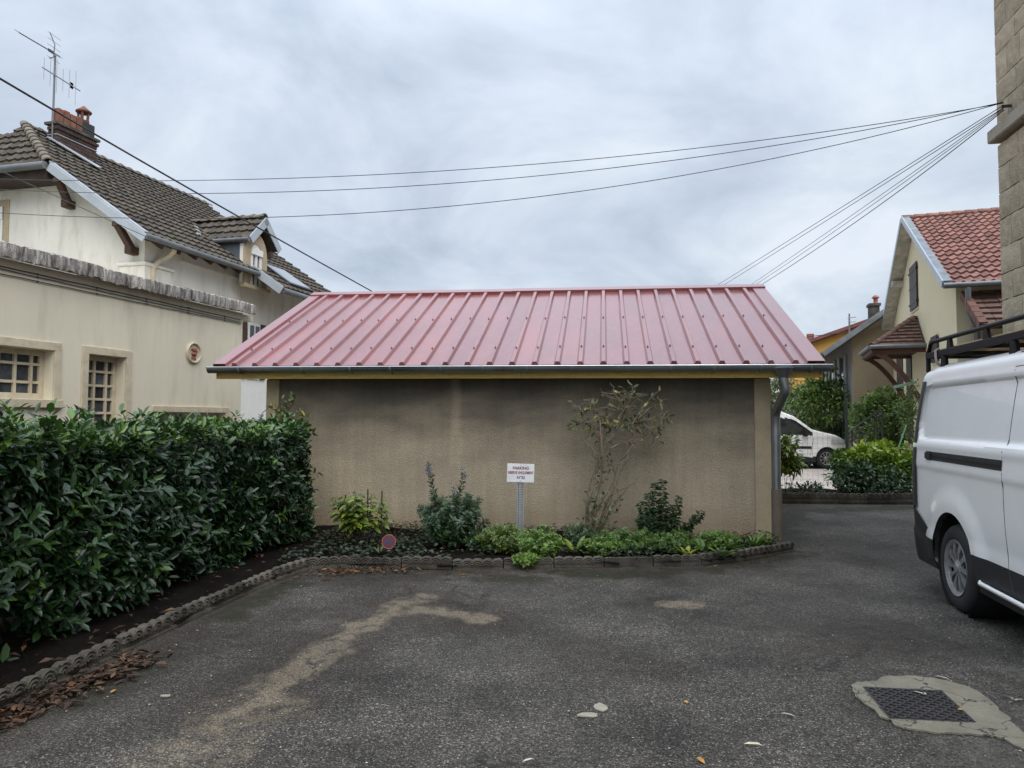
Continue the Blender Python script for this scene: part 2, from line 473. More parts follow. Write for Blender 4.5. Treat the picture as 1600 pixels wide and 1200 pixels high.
# asphalt drive: a fine sheet whose wear, sand and moss are stored per vertex (they are dirt, not light)
def build_drive():
    xs = np.concatenate([np.arange(-4.6, 4.8, 0.035), np.arange(4.8, 9.4, 0.1)])
    ys = np.concatenate([np.arange(-1.0, 1.6, 0.1), np.arange(1.6, 9.2, 0.035), np.arange(9.2, 12.75, 0.08)])
    X, Y = np.meshgrid(xs, ys)
    Pn = np.stack([X.ravel(), Y.ravel()], 1)
    x, y = Pn[:, 0], Pn[:, 1]
    nz = fbm(x, y, 1.3, 1); nf = fbm(x, y, 5.0, 11)
    z = (nz - .5) * 0.012
    def pl(*uv): return [G(u, v) for u, v in uv]
    sand = np.zeros(len(x))
    d = seg_dist(Pn, pl((360, 1120), (430, 1075), (490, 1035), (560, 985), (610, 955), (655, 932)))
    wl = np.clip((y - 3.2) / 3.2, 0, 1)
    sand = np.maximum(sand, smoothfall(d + (nf - .5) * .30, .0, .21) * 0.95)
    d = seg_dist(Pn, pl((600, 962), (660, 952), (710, 958), (758, 967)))
    sand = np.maximum(sand, smoothfall(d + (nf - .5) * .22, .02, .18) * 0.85)
    d = seg_dist(Pn, pl((250, 1195), (330, 1150), (400, 1110)))
    sand = np.maximum(sand, smoothfall(d + (nf - .5) * .45, .0, .5) * 0.5)
    d = seg_dist(Pn, pl((1045, 944), (1080, 945)))
    sand = np.maximum(sand, smoothfall(d + (nf - .5) * .1, .08, .16) * 0.8)
    # worn, pale places
    pale = np.clip((fbm(x, y, .55, 31) - .5) * 2.2, 0, 1) * 0.55
    for a, b, r, s in [((1500, 930), (1600, 965), .22, .7), ((1470, 990), (1600, 1010), .25, .45), ((1550, 1190), (1640, 1130), .35, .7), ((1330, 905), (1420, 890), .5, .3),
                       ((0, 1180), (90, 1130), .22, .5), ((1210, 990), (1275, 975), .12, .35), ((150, 1110), (330, 1120), .3, .3), ((1580, 1045), (1640, 1065), .12, 1.0)]:
        d = seg_dist(Pn, pl(a, b))
        pale = np.maximum(pale, smoothfall(d + (nf - .5) * r, r * .2, r * 1.2) * s)
    # brown organic dirt
    dirt = np.clip((fbm(x, y, .8, 41) - .46) * 3, 0, 1) * 0.7
    dirt = np.maximum(dirt, smoothfall(seg_dist(Pn, pl((340, 1120), (430, 1075), (560, 985), (655, 932), (758, 967))) + (nf - .5) * .5, .1, .6) * .7)
    for a, b, r, s in [((480, 900), (660, 900), .22, 1.0), ((560, 960), (760, 975), .35, .6), ((420, 1010), (620, 985), .4, .4), ((880, 1030), (1010, 1040), .5, .4), ((300, 1000), (420, 960), .4, .5)]:
        d = seg_dist(Pn, pl(a, b))
        dirt = np.maximum(dirt, smoothfall(d + (nf - .5) * r, r * .3, r * 1.3) * s)
    dk = seg_dist(Pn, KERB)
    dirt = np.maximum(dirt, smoothfall(dk + (nf - .5) * .4, .1, .55) * .9)
    foot = smoothfall(dk + (nf - .5) * .12, .05, .11) * np.clip((fbm(x, y, 1.1, 91) - .40) * 6, 0, 1) * .9
    pale = np.maximum(pale, foot)
    moss = smoothfall(dk + (nf - .5) * .6, .08, .5) * np.clip((fbm(x, y, 1.6, 51) - .34) * 5, 0, 1) * (1 - foot)
    for a, b, r, s in [((740, 903), (840, 905), .22, .8), ((890, 897), (1030, 900), .22, 1.0), ((1215, 850), (1230, 800), .35, .9), ((1215, 800), (1430, 793), .35, .9), ((120, 1090), (250, 1030), .25, .6)]:
        d = seg_dist(Pn, pl(a, b))
        moss = np.maximum(moss, smoothfall(d + (nf - .5) * r * 1.5, r * .3, r * 1.2) * s)
    me = bpy.data.meshes.new('driveway')
    nx = len(xs); ny = len(ys)
    ii = np.arange(nx * ny).reshape(ny, nx)
    F = np.stack([ii[:-1, :-1], ii[:-1, 1:], ii[1:, 1:], ii[1:, :-1]], -1).reshape(-1, 4)
    V = np.stack([x, y, z], 1)
    me.vertices.add(len(V)); me.vertices.foreach_set('co', V.ravel().astype(np.float32))
    me.loops.add(F.size); me.loops.foreach_set('vertex_index', F.ravel().astype(np.int32))
    me.polygons.add(len(F)); me.polygons.foreach_set('loop_start', np.arange(0, F.size, 4, dtype=np.int32))
    me.update(calc_edges=True)
    for nm, a in (('sand', sand), ('pale', pale), ('dirt', dirt), ('moss', moss)):
        at = me.attributes.new(nm, 'FLOAT', 'POINT'); at.data.foreach_set('value', np.clip(a, 0, 1).astype(np.float32))
    m = bpy.data.materials.new('asphalt'); m.use_nodes = True
    nt = m.node_tree; N = nt.nodes.new; L = nt.links.new; b = nt.nodes['Principled BSDF']
    tc = N('ShaderNodeTexCoord'); vec = tc.outputs['Object']
    def math(op, a, b_=None, c_=None):
        n = N('ShaderNodeMath'); n.operation = op
        for i, s in enumerate((a, b_, c_)):
            if s is None: continue
            if isinstance(s, (int, float)): n.inputs[i].default_value = s
            else: L(s, n.inputs[i])
        return n.outputs[0]
    def att(nm):
        a = N('ShaderNodeAttribute'); a.attribute_name = nm; return a.outputs['Fac']
    def mixc(f, a, bcol):
        n = N('ShaderNodeMix'); n.data_type = 'RGBA'
        if isinstance(f, (int, float)): n.inputs[0].default_value = f
        else: L(f, n.inputs[0])
        for i, s in ((6, a), (7, bcol)):
            if isinstance(s, tuple): n.inputs[i].default_value = (*s, 1)
            else: L(s, n.inputs[i])
        return n.outputs[2]
    vo = N('ShaderNodeTexVoronoi'); vo.inputs['Scale'].default_value = 140; L(vec, vo.inputs['Vector'])
    vo2 = N('ShaderNodeTexVoronoi'); vo2.inputs['Scale'].default_value = 48; L(vec, vo2.inputs['Vector'])
    sp = N('ShaderNodeSeparateColor'); L(vo.outputs['Color'], sp.inputs[0])
    sp2 = N('ShaderNodeSeparateColor'); L(vo2.outputs['Color'], sp2.inputs[0])
    big = N('ShaderNodeTexNoise'); big.inputs['Scale'].default_value = 1.1; big.inputs['Detail'].default_value = 7; big.inputs['Roughness'].default_value = .62; L(vec, big.inputs['Vector'])
    mid = N('ShaderNodeTexNoise'); mid.inputs['Scale'].default_value = 9; mid.inputs['Detail'].default_value = 5; L(vec, mid.inputs['Vector'])
    # stone by stone value
    rp = N('ShaderNodeValToRGB'); L(sp.outputs[0], rp.inputs[0])
    els = rp.color_ramp.elements
    els[0].position = 0; els[0].color = (.015, .0135, .0115, 1); els[1].position = 1; els[1].color = (.23, .208, .178, 1)
    for pp, c in ((.45, (.042, .0375, .032)), (.78, (.070, .063, .054)), (.92, (.115, .104, .089))):
        q = els.new(pp); q.color = (*c, 1)
    c = rp.outputs[0]
    rare = math('GREATER_THAN', sp2.outputs[1], .975)
    near = math('LESS_THAN', vo2.outputs['Distance'], .006 * 48)
    c = mixc(math('MULTIPLY', math('MULTIPLY', rare, near), .6), c, (.26, .245, .22))
    bigm = N('ShaderNodeMapRange'); L(big.outputs['Fac'], bigm.inputs[0]); bigm.inputs[1].default_value = .34; bigm.inputs[2].default_value = .68; bigm.inputs[3].default_value = .62; bigm.inputs[4].default_value = 1.9
    vs = N('ShaderNodeVectorMath'); vs.operation = 'SCALE'; L(c, vs.inputs[0]); L(bigm.outputs[0], vs.inputs['Scale']); c = vs.outputs[0]
    nm = math('MULTIPLY_ADD', mid.outputs['Fac'], 1.4, -.7)
    def mask(nm_, k=1.0, w=1.3):
        a = math('MULTIPLY_ADD', nm, w, 0.0)
        s = att(nm_)
        t = math('ADD', s, math('MULTIPLY', a, math('MULTIPLY', s, 1.0)))
        n = N('ShaderNodeMapRange'); L(t, n.inputs[0]); n.inputs[1].default_value = .18; n.inputs[2].default_value = .85; n.inputs[4].default_value = k; n.clamp = True
        return n.outputs[0]
    stones = math('MULTIPLY_ADD', sp.outputs[0], 1.0, .45)
    def tinted(col):
        v = N('ShaderNodeVectorMath'); v.operation = 'SCALE'; v.inputs[0].default_value = col; L(stones, v.inputs['Scale']); return v.outputs[0]
    c = mixc(mask('pale', .75), c, tinted((.125, .115, .098)))
    c = mixc(mask('dirt', .7), c, tinted((.038, .027, .019)))
    c = mixc(mask('sand', .74, 3.0), c, tinted((.22, .178, .125)))
    c = mixc(mask('moss', .85), c, tinted((.022, .024, .008)))
    # hairline cracks, broken up by a larger noise
    wob = N('ShaderNodeMix'); wob.data_type = 'RGBA'; wob.blend_type = 'LINEAR_LIGHT'; wob.inputs[0].default_value = .35; L(vec, wob.inputs[6]); L(big.outputs['Color'], wob.inputs[7])
    vc = N('ShaderNodeTexVoronoi'); vc.feature = 'DISTANCE_TO_EDGE'; vc.inputs['Scale'].default_value = .55; L(wob.outputs[2], vc.inputs['Vector'])
    ck = N('ShaderNodeMapRange'); L(vc.outputs['Distance'], ck.inputs[0]); ck.inputs[1].default_value = .0015; ck.inputs[2].default_value = .006; ck.inputs[3].default_value = .8; ck.inputs[4].default_value = 0
    big2 = N('ShaderNodeTexNoise'); big2.inputs['Scale'].default_value = .6; big2.inputs['Detail'].default_value = 3; L(vec, big2.inputs['Vector'])
    cm = N('ShaderNodeMapRange'); L(big2.outputs['Fac'], cm.inputs[0]); cm.inputs[1].default_value = .46; cm.inputs[2].default_value = .56
    c = mixc(math('MULTIPLY', ck.outputs[0], cm.outputs[0]), c, (.012, .011, .01))
    # dull resurfaced areas: warmer and smoother binder
    bw = N('ShaderNodeMapRange'); L(big2.outputs['Fac'], bw.inputs[0]); bw.inputs[1].default_value = .5; bw.inputs[2].default_value = .62; bw.inputs[3].default_value = 0; bw.inputs[4].default_value = .45
    c = mixc(bw.outputs[0], c, tinted((.043, .037, .031)))
    L(c, b.inputs['Base Color'])
    rr = N('ShaderNodeMapRange'); L(mid.outputs['Fac'], rr.inputs[0]); rr.inputs[3].default_value = .6; rr.inputs[4].default_value = .85; L(rr.outputs[0], b.inputs['Roughness'])
    b.inputs['Specular IOR Level'].default_value = .28
    bp = N('ShaderNodeBump'); bp.inputs['Strength'].default_value = .9; bp.inputs['Distance'].default_value = .006
    h = math('MULTIPLY_ADD', vo.outputs['Distance'], -1.0, math('MULTIPLY', sp.outputs[1], .5))
    L(h, bp.inputs['Height']); L(bp.outputs[0], b.inputs['Normal'])
    me.materials.append(m); me.polygons.foreach_set('use_smooth', [True] * len(F))
    link('driveway', me, None, 'structure')
build_drive()

def soil_sheet(name, fn, x0, x1, y0, y1, step, mat, poly=None):
    xs = np.arange(x0, x1 + step, step); ys = np.arange(y0, y1 + step, step)
    X, Y = np.meshgrid(xs, ys); x = X.ravel(); y = Y.ravel()
    z = fn(x, y)
    nx, ny = len(xs), len(ys)
    ii = np.arange(nx * ny).reshape(ny, nx)
    F = np.stack([ii[:-1, :-1], ii[:-1, 1:], ii[1:, 1:], ii[1:, :-1]], -1).reshape(-1, 4)
    if poly is not None:
        cx = x[F].mean(1); cy = y[F].mean(1)
        F = F[inside(np.stack([cx, cy], 1), poly)]
    me = bpy.data.meshes.new(name)
    me.from_pydata(np.stack([x, y, z], 1).tolist(), [], F.tolist())
    me.materials.append(mat); me.polygons.foreach_set('use_smooth', [True] * len(F))
    return link(name, me, None, 'structure')

bed_poly = [tuple(p[:2]) for p in KERB] + [(3.25, 9.2), (3.25, 10.5), (-4.0, 11.5), (-12, 13), (-12, -1.5)]
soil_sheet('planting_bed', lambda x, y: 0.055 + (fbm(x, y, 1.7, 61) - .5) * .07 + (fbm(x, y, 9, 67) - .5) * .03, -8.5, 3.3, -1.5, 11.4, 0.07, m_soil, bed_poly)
m_gravel = M('yard_gravel', (0.46, 0.40, 0.345), 0.95, 0.15, 1.5, fine=0.25, fscale=70, bump=0.4, bscale=90, stain=(0.28, 0.24, 0.2), sscale=0.9, samt=0.5)
soil_sheet('gravel_yard', lambda x, y: 0.0 + (fbm(x, y, .8, 71) - .5) * .02, 2.0, 26, 13.9, 40, 0.4, m_gravel)
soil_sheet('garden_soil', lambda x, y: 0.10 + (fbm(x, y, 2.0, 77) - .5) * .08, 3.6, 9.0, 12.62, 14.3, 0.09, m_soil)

# ------------------------------------------------------------------ concrete edging: scalloped blocks with fan reliefs
def edging_mesh(seed, plain=False):
    rs = random.Random(seed)
    mb = MB()
    Lb = 0.495
    n = 40
    top = []
    for i in range(n + 1):
        x = Lb * i / n
        z = 0.105 + (0 if plain else 0.017 * abs(math.sin(math.pi * 5 * i / n)) ** .8) + rs.uniform(-.004, .003)
        top.append((x, z))
    front = [(x, -.022, z) for x, z in top]
    rows = [[(x, -.022, -.06) for x, z in top], front, [(x, .022, z - .003) for x, z in top], [(x, .022, -.06) for x, z in top]]
    mb.grid(rows)
    mb.add([rows[k][0] for k in range(4)], [(0, 1, 2, 3)]); mb.add([rows[k][-1] for k in range(4)], [(3, 2, 1, 0)])
    if not plain:
        for k in range(5):
            cx = Lb * (k + .42) / 5
            for q, r in enumerate((.058, .038, .018)):
                pts = []
                for a in range(9):
                    th = math.pi * (0.02 + .86 * a / 8)
                    px = cx + r * math.cos(th); pz = .05 + r * 1.12 * math.sin(th)
                    if 0.004 < px < Lb - .004:
                        pts.append((px, -.022 - .006 + q * .0015, pz))
                if len(pts) > 2:
                    mb.tube(pts, .0095, 5)
        for k in range(18):
            x = Lb * (k + .5) / 18
            mb.cbox((x, -.028, .016), (.016, 0, 0), (0, .03, 0), (0, 0, .024))
    return mb.mesh('edging_block', m_conc, smooth=35)
edge_var = [edging_mesh(s) for s in range(4)]
edge_plain = edging_mesh(9, True)
def lay_edging(root, pts, seed=3, sink=0.0, plain_at=(), hs=1.0):
    rs = random.Random(seed)
    seglen = [(b - a).length for a, b in zip(pts[:-1], pts[1:])]
    tot = sum(seglen); s = 0; k = 0
    def at(s):
        for a, b, l in zip(pts[:-1], pts[1:], seglen):
            if s <= l: return a + (b - a) * (s / l)
            s -= l
        return pts[-1]
    while s < tot - .2:
        a = at(s); b = at(min(s + .5, tot))
        d = (b - a); d.z = 0; d.normalize()
        up = Vector((rs.uniform(-.09, .09), rs.uniform(-.14, .06), 1)).normalized()
        nrm = up.cross(d).normalized(); up = d.cross(nrm)
        me = edge_plain if any(abs(s - q) < .3 for q in plain_at) else edge_var[k % 4]
        piece('edging_block', me, root, basis(d, nrm, up * hs, a + nrm * .025 + Vector((0, 0, rs.uniform(-.026, .004) - sink))))
        s += (b - a).length + .006 if (b - a).length > .3 else .5
        k += 1
kr = thing('garden_edging', 'low concrete scalloped edging bordering the hedge and the bed before the shed', 'edging', KERB[1])
lay_edging(kr, KERB, 3, plain_at=(7.35,))
kr2 = thing('garden_edging', 'dark mossy scalloped edging along the foot of the fenced garden', 'edging', (5.4, 12.55, 0))
lay_edging(kr2, [Vector((3.75, 12.62, 0.03)), Vector((7.6, 12.56, 0.05))], 8, sink=.0, hs=1.45)

# ------------------------------------------------------------------ concrete patch and cast iron cover in the drive
def concrete_patch():
    rs = random.Random(5)
    outer = [(1330, 1073), (1340, 1068), (1368, 1066), (1380, 1059), (1420, 1057), (1445, 1060), (1480, 1066), (1508, 1074), (1530, 1083), (1552, 1098), (1562, 1112), (1574, 1122), (1602, 1148), (1640, 1175), (1660, 1195), (1620, 1182),
             (1560, 1153), (1530, 1150), (1490, 1148), (1462, 1147), (1430, 1143), (1400, 1135), (1390, 1127), (1375, 1122), (1366, 1110), (1344, 1098), (1335, 1086)]
    pts = [G(u, v) for u, v in outer]
    fine = []
    for a, b in zip(pts, pts[1:] + pts[:1]):
        k = max(2, int((b - a).length / .035))
        for i in range(k):
            p = a.lerp(b, i / k)
            fine.append(p + Vector((rs.uniform(-.008, .008), rs.uniform(-.008, .008), 0)))
    hole = [G(u, v) for u, v in [(1350, 1076), (1470, 1082), (1523, 1131), (1391, 1125)]]
    bm = bmesh.new()
    vo = [bm.verts.new((p.x, p.y, .0)) for p in fine]
    eo = [bm.edges.new((vo[i], vo[(i + 1) % len(vo)])) for i in range(len(vo))]
    vh = [bm.verts.new((p.x, p.y, .0)) for p in hole]
    eh = [bm.edges.new((vh[i], vh[(i + 1) % 4])) for i in range(4)]
    bmesh.ops.triangle_fill(bm, use_beauty=True, edges=eo + eh)
    ret = bmesh.ops.extrude_face_region(bm, geom=list(bm.faces))
    for v in ret['geom']:
        if isinstance(v, bmesh.types.BMVert): v.co.z = .009
    bmesh.ops.recalc_face_normals(bm, faces=bm.faces)
    me = bpy.data.meshes.new('concrete_patch'); bm.to_mesh(me); bm.free()
    m = M('patch_concrete', (0.19, 0.172, 0.128), 0.9, 0.2, 4, bump=0.5, bscale=80, fine=0.18, fscale=140, stain=(0.10, 0.095, 0.08), sscale=5, samt=0.6)
    nt = m.node_tree; b = nt.nodes['Principled BSDF']; N = nt.nodes.new; L = nt.links.new
    src = b.inputs['Base Color'].links[0].from_socket
    tc = N('ShaderNodeTexCoord')
    nn = N('ShaderNodeTexNoise'); nn.inputs['Scale'].default_value = 9; nn.inputs['Detail'].default_value = 4; L(tc.outputs['Object'], nn.inputs['Vector'])
    ad = N('ShaderNodeMix'); ad.data_type = 'RGBA'; ad.blend_type = 'LINEAR_LIGHT'; ad.inputs[0].default_value = .12; L(tc.outputs['Object'], ad.inputs[6]); L(nn.outputs['Color'], ad.inputs[7])
    vo = N('ShaderNodeTexVoronoi'); vo.feature = 'DISTANCE_TO_EDGE'; vo.inputs['Scale'].default_value = 3.6; L(ad.outputs[2], vo.inputs['Vector'])
    mr = N('ShaderNodeMapRange'); L(vo.outputs['Distance'], mr.inputs[0]); mr.inputs[1].default_value = .006; mr.inputs[2].default_value = .018; mr.inputs[3].default_value = 1; mr.inputs[4].default_value = 0
    mx = N('ShaderNodeMix'); mx.data_type = 'RGBA'; L(mr.outputs[0], mx.inputs[0]); L(src, mx.inputs[6]); mx.inputs[7].default_value = (.03, .028, .024, 1)
    L(mx.outputs[2], b.inputs['Base Color'])
    me.materials.append(m)
    link('concrete_patch', me, None, 'structure')
    # iron cover
    h = [Vector((p.x, p.y, 0)) for p in hole]
    c = (h[0] + h[1] + h[2] + h[3]) / 4
    t = thing('manhole_cover', 'square cast iron manhole cover with a raised tread set in cracked concrete', 'manhole cover', c)
    m_iron = M('cast_iron', (0.035, 0.031, 0.031), 0.55, 0.3, 6, metal=0.3, bump=0.3, bscale=120, stain=(0.05, 0.035, 0.028), sscale=4, samt=.5)
    q = [c + (p - c) * .985 for p in h]
    mb = MB(); mb.prism([p + Vector((0, 0, -.02)) for p in q], (0, 0, .026)); mb.build('cover_plate', m_iron, t)
    mb = MB(); n = 13
    for i in range(n):
        for j in range(n):
            a = (i + .5) / n; b_ = (j + .5) / n
            p = (q[0] * (1 - a) + q[1] * a) * (1 - b_) + (q[3] * (1 - a) + q[2] * a) * b_
            ax = (q[1] - q[0]).normalized(); ay = (q[3] - q[0]).normalized()
            d = (ax + ay if (i + j) % 2 else ax - ay).normalized(); s = d.cross(UP)
            mb.cbox(p + Vector((0, 0, .0085)), d * .035, s * .012, (0, 0, .007))
    o = mb.build('tread', m_iron, t, kind='stuff')
    mb = MB()
    for i in range(4):
        a = c + (h[i] - c) * 1.004; b_ = c + (h[(i + 1) % 4] - c) * 1.004
        mb.bar(a + Vector((0, 0, -.003)), b_ + Vector((0, 0, -.003)), .012, .026)
    mb.build('cover_frame', m_iron, t)
concrete_patch()
# ------------------------------------------------------------------ the shed
def build_shed():
    R0 = P(1202, 600, 8.72); L0 = P(419, 600, 9.55)
    R0.z = L0.z = 0
    e1 = (R0 - L0).normalized(); e2 = Vector((-e1.y, e1.x, 0))
    Wd = (R0 - L0).length
    ov = 0.36
    zf = P(1230, 589.5, R0.y - ov).z            # underside of the fascia
    t = thing('garden_shed', 'low rendered shed with a red ribbed metal roof and grey gutter', 'shed', (L0 + R0) / 2)
    # roof lines
    def eave_pt(u):                               # point on the front eave line below pixel column u
        n = Vector((-e2.x, -e2.y, 0)); p0 = L0 - e2 * ov
        q = PL(u, 570, p0, n); q.z = 0; return q
    EL = eave_pt(335); ER = eave_pt(1287)
    ze = P(1287, 568, ER.y).z
    EL.z = ER.z = ze
    run = 3.2
    RR = ER + e2 * run
    zr = P(1195, 449, RR.y).z
    up = (e2 * run + UP * (zr - ze)).normalized(); nr = e1.cross(up).normalized()
    slope_len = math.hypot(run, zr - ze)
    width = (ER - EL).length
    # walls: one closed gabled body
    m = M('shed_render', (0.385, 0.325, 0.235), 0.95, 0.12, 1.3, bump=0.8, bscale=55, fine=0.16, fscale=75, bdist=0.016)
    nt = m.node_tree; N = nt.nodes.new; Lk = nt.links.new; b = nt.nodes['Principled BSDF']
    src = b.inputs['Base Color'].links[0].from_socket
    tc = N('ShaderNodeTexCoord'); sp = N('ShaderNodeSeparateXYZ'); Lk(tc.outputs['Object'], sp.inputs[0])
    mp = N('ShaderNodeMapping'); mp.inputs['Scale'].default_value = (.55, .55, 1.6); Lk(tc.outputs['Object'], mp.inputs[0])
    nz = N('ShaderNodeTexNoise'); nz.inputs['Scale'].default_value = 1.5; nz.inputs['Detail'].default_value = 8; nz.inputs['Roughness'].default_value = .6; Lk(mp.outputs[0], nz.inputs['Vector'])
    def mth(op, a, b_, c_=None):
        n = N('ShaderNodeMath'); n.operation = op
        for i, s in enumerate((a, b_, c_)):
            if s is None: continue
            if isinstance(s, (int, float)): n.inputs[i].default_value = s
            else: Lk(s, n.inputs[i])
        return n.outputs[0]
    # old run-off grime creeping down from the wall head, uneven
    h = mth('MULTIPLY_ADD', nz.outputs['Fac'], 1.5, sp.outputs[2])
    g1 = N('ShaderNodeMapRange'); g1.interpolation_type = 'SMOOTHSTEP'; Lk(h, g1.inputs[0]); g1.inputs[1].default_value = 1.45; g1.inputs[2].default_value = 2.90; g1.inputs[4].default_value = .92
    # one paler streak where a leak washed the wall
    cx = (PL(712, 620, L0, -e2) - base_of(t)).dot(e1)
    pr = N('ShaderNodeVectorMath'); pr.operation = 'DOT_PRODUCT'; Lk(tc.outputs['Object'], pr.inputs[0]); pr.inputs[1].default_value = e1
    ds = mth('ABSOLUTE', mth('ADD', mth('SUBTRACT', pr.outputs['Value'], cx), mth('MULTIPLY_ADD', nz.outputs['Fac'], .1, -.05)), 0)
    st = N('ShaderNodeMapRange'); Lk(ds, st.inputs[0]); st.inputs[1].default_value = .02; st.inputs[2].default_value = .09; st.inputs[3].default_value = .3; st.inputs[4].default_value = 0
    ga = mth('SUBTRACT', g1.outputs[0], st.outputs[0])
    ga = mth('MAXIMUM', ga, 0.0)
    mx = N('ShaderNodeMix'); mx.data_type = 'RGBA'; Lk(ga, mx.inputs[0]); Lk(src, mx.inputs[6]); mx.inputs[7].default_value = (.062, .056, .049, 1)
    # ochre damp at the foot
    h2 = mth('MULTIPLY_ADD', nz.outputs['Fac'], -.9, sp.outputs[2])
    g2 = N('ShaderNodeMapRange'); Lk(h2, g2.inputs[0]); g2.inputs[1].default_value = -.5; g2.inputs[2].default_value = 0.05; g2.inputs[3].default_value = .55; g2.inputs[4].default_value = 0
    m2 = N('ShaderNodeMix'); m2.data_type = 'RGBA'; Lk(g2.outputs[0], m2.inputs[0]); Lk(mx.outputs[2], m2.inputs[6]); m2.inputs[7].default_value = (.21, .15, .07, 1)
    # narrow drip marks and a few scuffs
    mp2 = N('ShaderNodeMapping'); mp2.inputs['Scale'].default_value = (5, 5, .5); Lk(tc.outputs['Object'], mp2.inputs[0])
    nd = N('ShaderNodeTexNoise'); nd.inputs['Scale'].default_value = 2.2; nd.inputs['Detail'].default_value = 6; Lk(mp2.outputs[0], nd.inputs['Vector'])
    dr = N('ShaderNodeMapRange'); Lk(nd.outputs['Fac'], dr.inputs[0]); dr.inputs[1].default_value = .35; dr.inputs[2].default_value = .72; dr.inputs[3].default_value = 1.05; dr.inputs[4].default_value = .90
    vs = N('ShaderNodeVectorMath'); vs.operation = 'SCALE'; Lk(m2.outputs[2], vs.inputs[0]); Lk(dr.outputs[0], vs.inputs['Scale'])
    mp3 = N('ShaderNodeMapping'); mp3.inputs['Rotation'].default_value = (0, .5, 0); mp3.inputs['Scale'].default_value = (2, 2, 22); Lk(tc.outputs['Object'], mp3.inputs[0])
    ns = N('ShaderNodeTexNoise'); ns.inputs['Scale'].default_value = 1.6; ns.inputs['Detail'].default_value = 5; Lk(mp3.outputs[0], ns.inputs['Vector'])
    sm = N('ShaderNodeMapRange'); Lk(ns.outputs['Fac'], sm.inputs[0]); sm.inputs[1].default_value = .66; sm.inputs[2].default_value = .72; sm.inputs[3].default_value = 0; sm.inputs[4].default_value = .35
    m4 = N('ShaderNodeMix'); m4.data_type = 'RGBA'; Lk(sm.outputs[0], m4.inputs[0]); Lk(vs.outputs[0], m4.inputs[6]); m4.inputs[7].default_value = (.24, .20, .15, 1)
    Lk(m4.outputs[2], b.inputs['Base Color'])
    zw = zf + .01
    depth = 2 * run - 2 * ov
    mid = depth / 2
    zt = zr - .16
    prof = [L0 + UP * -.15, L0 + UP * zw, L0 + e2 * mid + UP * zt, L0 + e2 * depth + UP * zw, L0 + e2 * depth + UP * -.15]
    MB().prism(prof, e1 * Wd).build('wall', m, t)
    m_pil = M('shed_pillar_render', (0.37, 0.305, 0.205), 0.95, 0.12, 2.0, bump=0.5, bscale=60, fine=0.12, fscale=90, stain=(0.15, 0.12, 0.08), sscale=1.5, samt=.5)
    for s0, s1 in ((-.012, .168), (Wd - .185, Wd + .012)):
        mb = MB(); mb.obox(L0 + e1 * s0 - e2 * .028 + UP * -.15, e1 * (s1 - s0), e2 * .2, UP * (zw + .15 - .004)); mb.build('pillar', m_pil, t, bevel=.008)
    # timber fascia and soffit
    m_tim = M('yellow_timber', (0.64, 0.43, 0.11), 0.6, 0.2, 3, stretch=(1, 1, 14), fine=.1, fscale=30, stain=(.45, .29, .07), sscale=2.2, samt=.5)
    fa = EL - e1 * .0 + e2 * .05
    hf = .115
    for k in range(2):
        a = EL + e2 * .05 + e1 * (0 if k == 0 else width * .53 + .002); ln = width * (.53 if k == 0 else .47) - .002
        mb = MB(); mb.obox(Vector((a.x, a.y, zf - .004)), e1 * ln, e2 * .03, UP * hf); mb.build('fascia_board', m_tim, t, bevel=.003)
    mb = MB(); a = EL + e2 * .082
    mb.obox(Vector((a.x, a.y, zf + .02)) + e1 * .03, e1 * (width - .06), e2 * (ov - .05), UP * .02); mb.build('soffit_board', m_tim, t)
    # verge boards
    for q in (EL + e1 * .01, ER - e1 * .035):
        mb = MB(); a = q + e2 * .05 - UP * .13
        mb.obox(a, e1 * .025, up * (slope_len - .06), UP * .1); mb.build('verge_board', m_tim, t)
    # roof deck under the sheets, and the rear slope
    m_roof = M('red_roof_sheet', (0.235, 0.056, 0.053), 0.4, 0.16, 1.4, stretch=(1, .5, 1), rand=.05, col2=(0.26, 0.075, 0.071), rvar=.06, bump=.10, bscale=180, fine=.09, fscale=120, spec=.5, stain=(.30, .13, .125), sscale=11, samt=.4, bdist=.004, coat=1.0)
    for mm in (m_roof,):
        mm.node_tree.nodes['Principled BSDF'].inputs['Coat IOR'].default_value = 1.58; mm.node_tree.nodes['Principled BSDF'].inputs['Coat Roughness'].default_value = .22
    m_trim = M('red_roof_trim', (0.26, 0.07, 0.067), 0.4, 0.06, 1.5, rvar=.06, spec=.5, coat=1.0)
    m_trim.node_tree.nodes['Principled BSDF'].inputs['Coat IOR'].default_value = 1.75; m_trim.node_tree.nodes['Principled BSDF'].inputs['Coat Roughness'].default_value = .22
    mb = MB(); mb.obox(EL + e1 * .01 - nr * .06, e1 * (width - .02), up * slope_len, nr * .045); mb.build('roof_deck', m_tim, t)
    rdn = (e2 * run - UP * (zr - ze)).normalized(); nb = e1.cross(rdn)
    top = EL + up * slope_len
    mb = MB(); mb.obox(top - nb * .03, e1 * width, rdn * slope_len, nb * .03); mb.build('rear_roof', m_roof, t)
    # ribbed sheets: 26 ribs, seen from column 500 to 1162 along the ridge flashing
    rp0 = EL + up * slope_len
    def s_at(u, v):
        return (PL(u, v, EL, nr) - EL).dot(e1)
    s0 = s_at(501, 472); s1 = s_at(1163, 455)
    nrib = 26; pitch = (s1 - s0) / (nrib - 1)
    rs = random.Random(4)
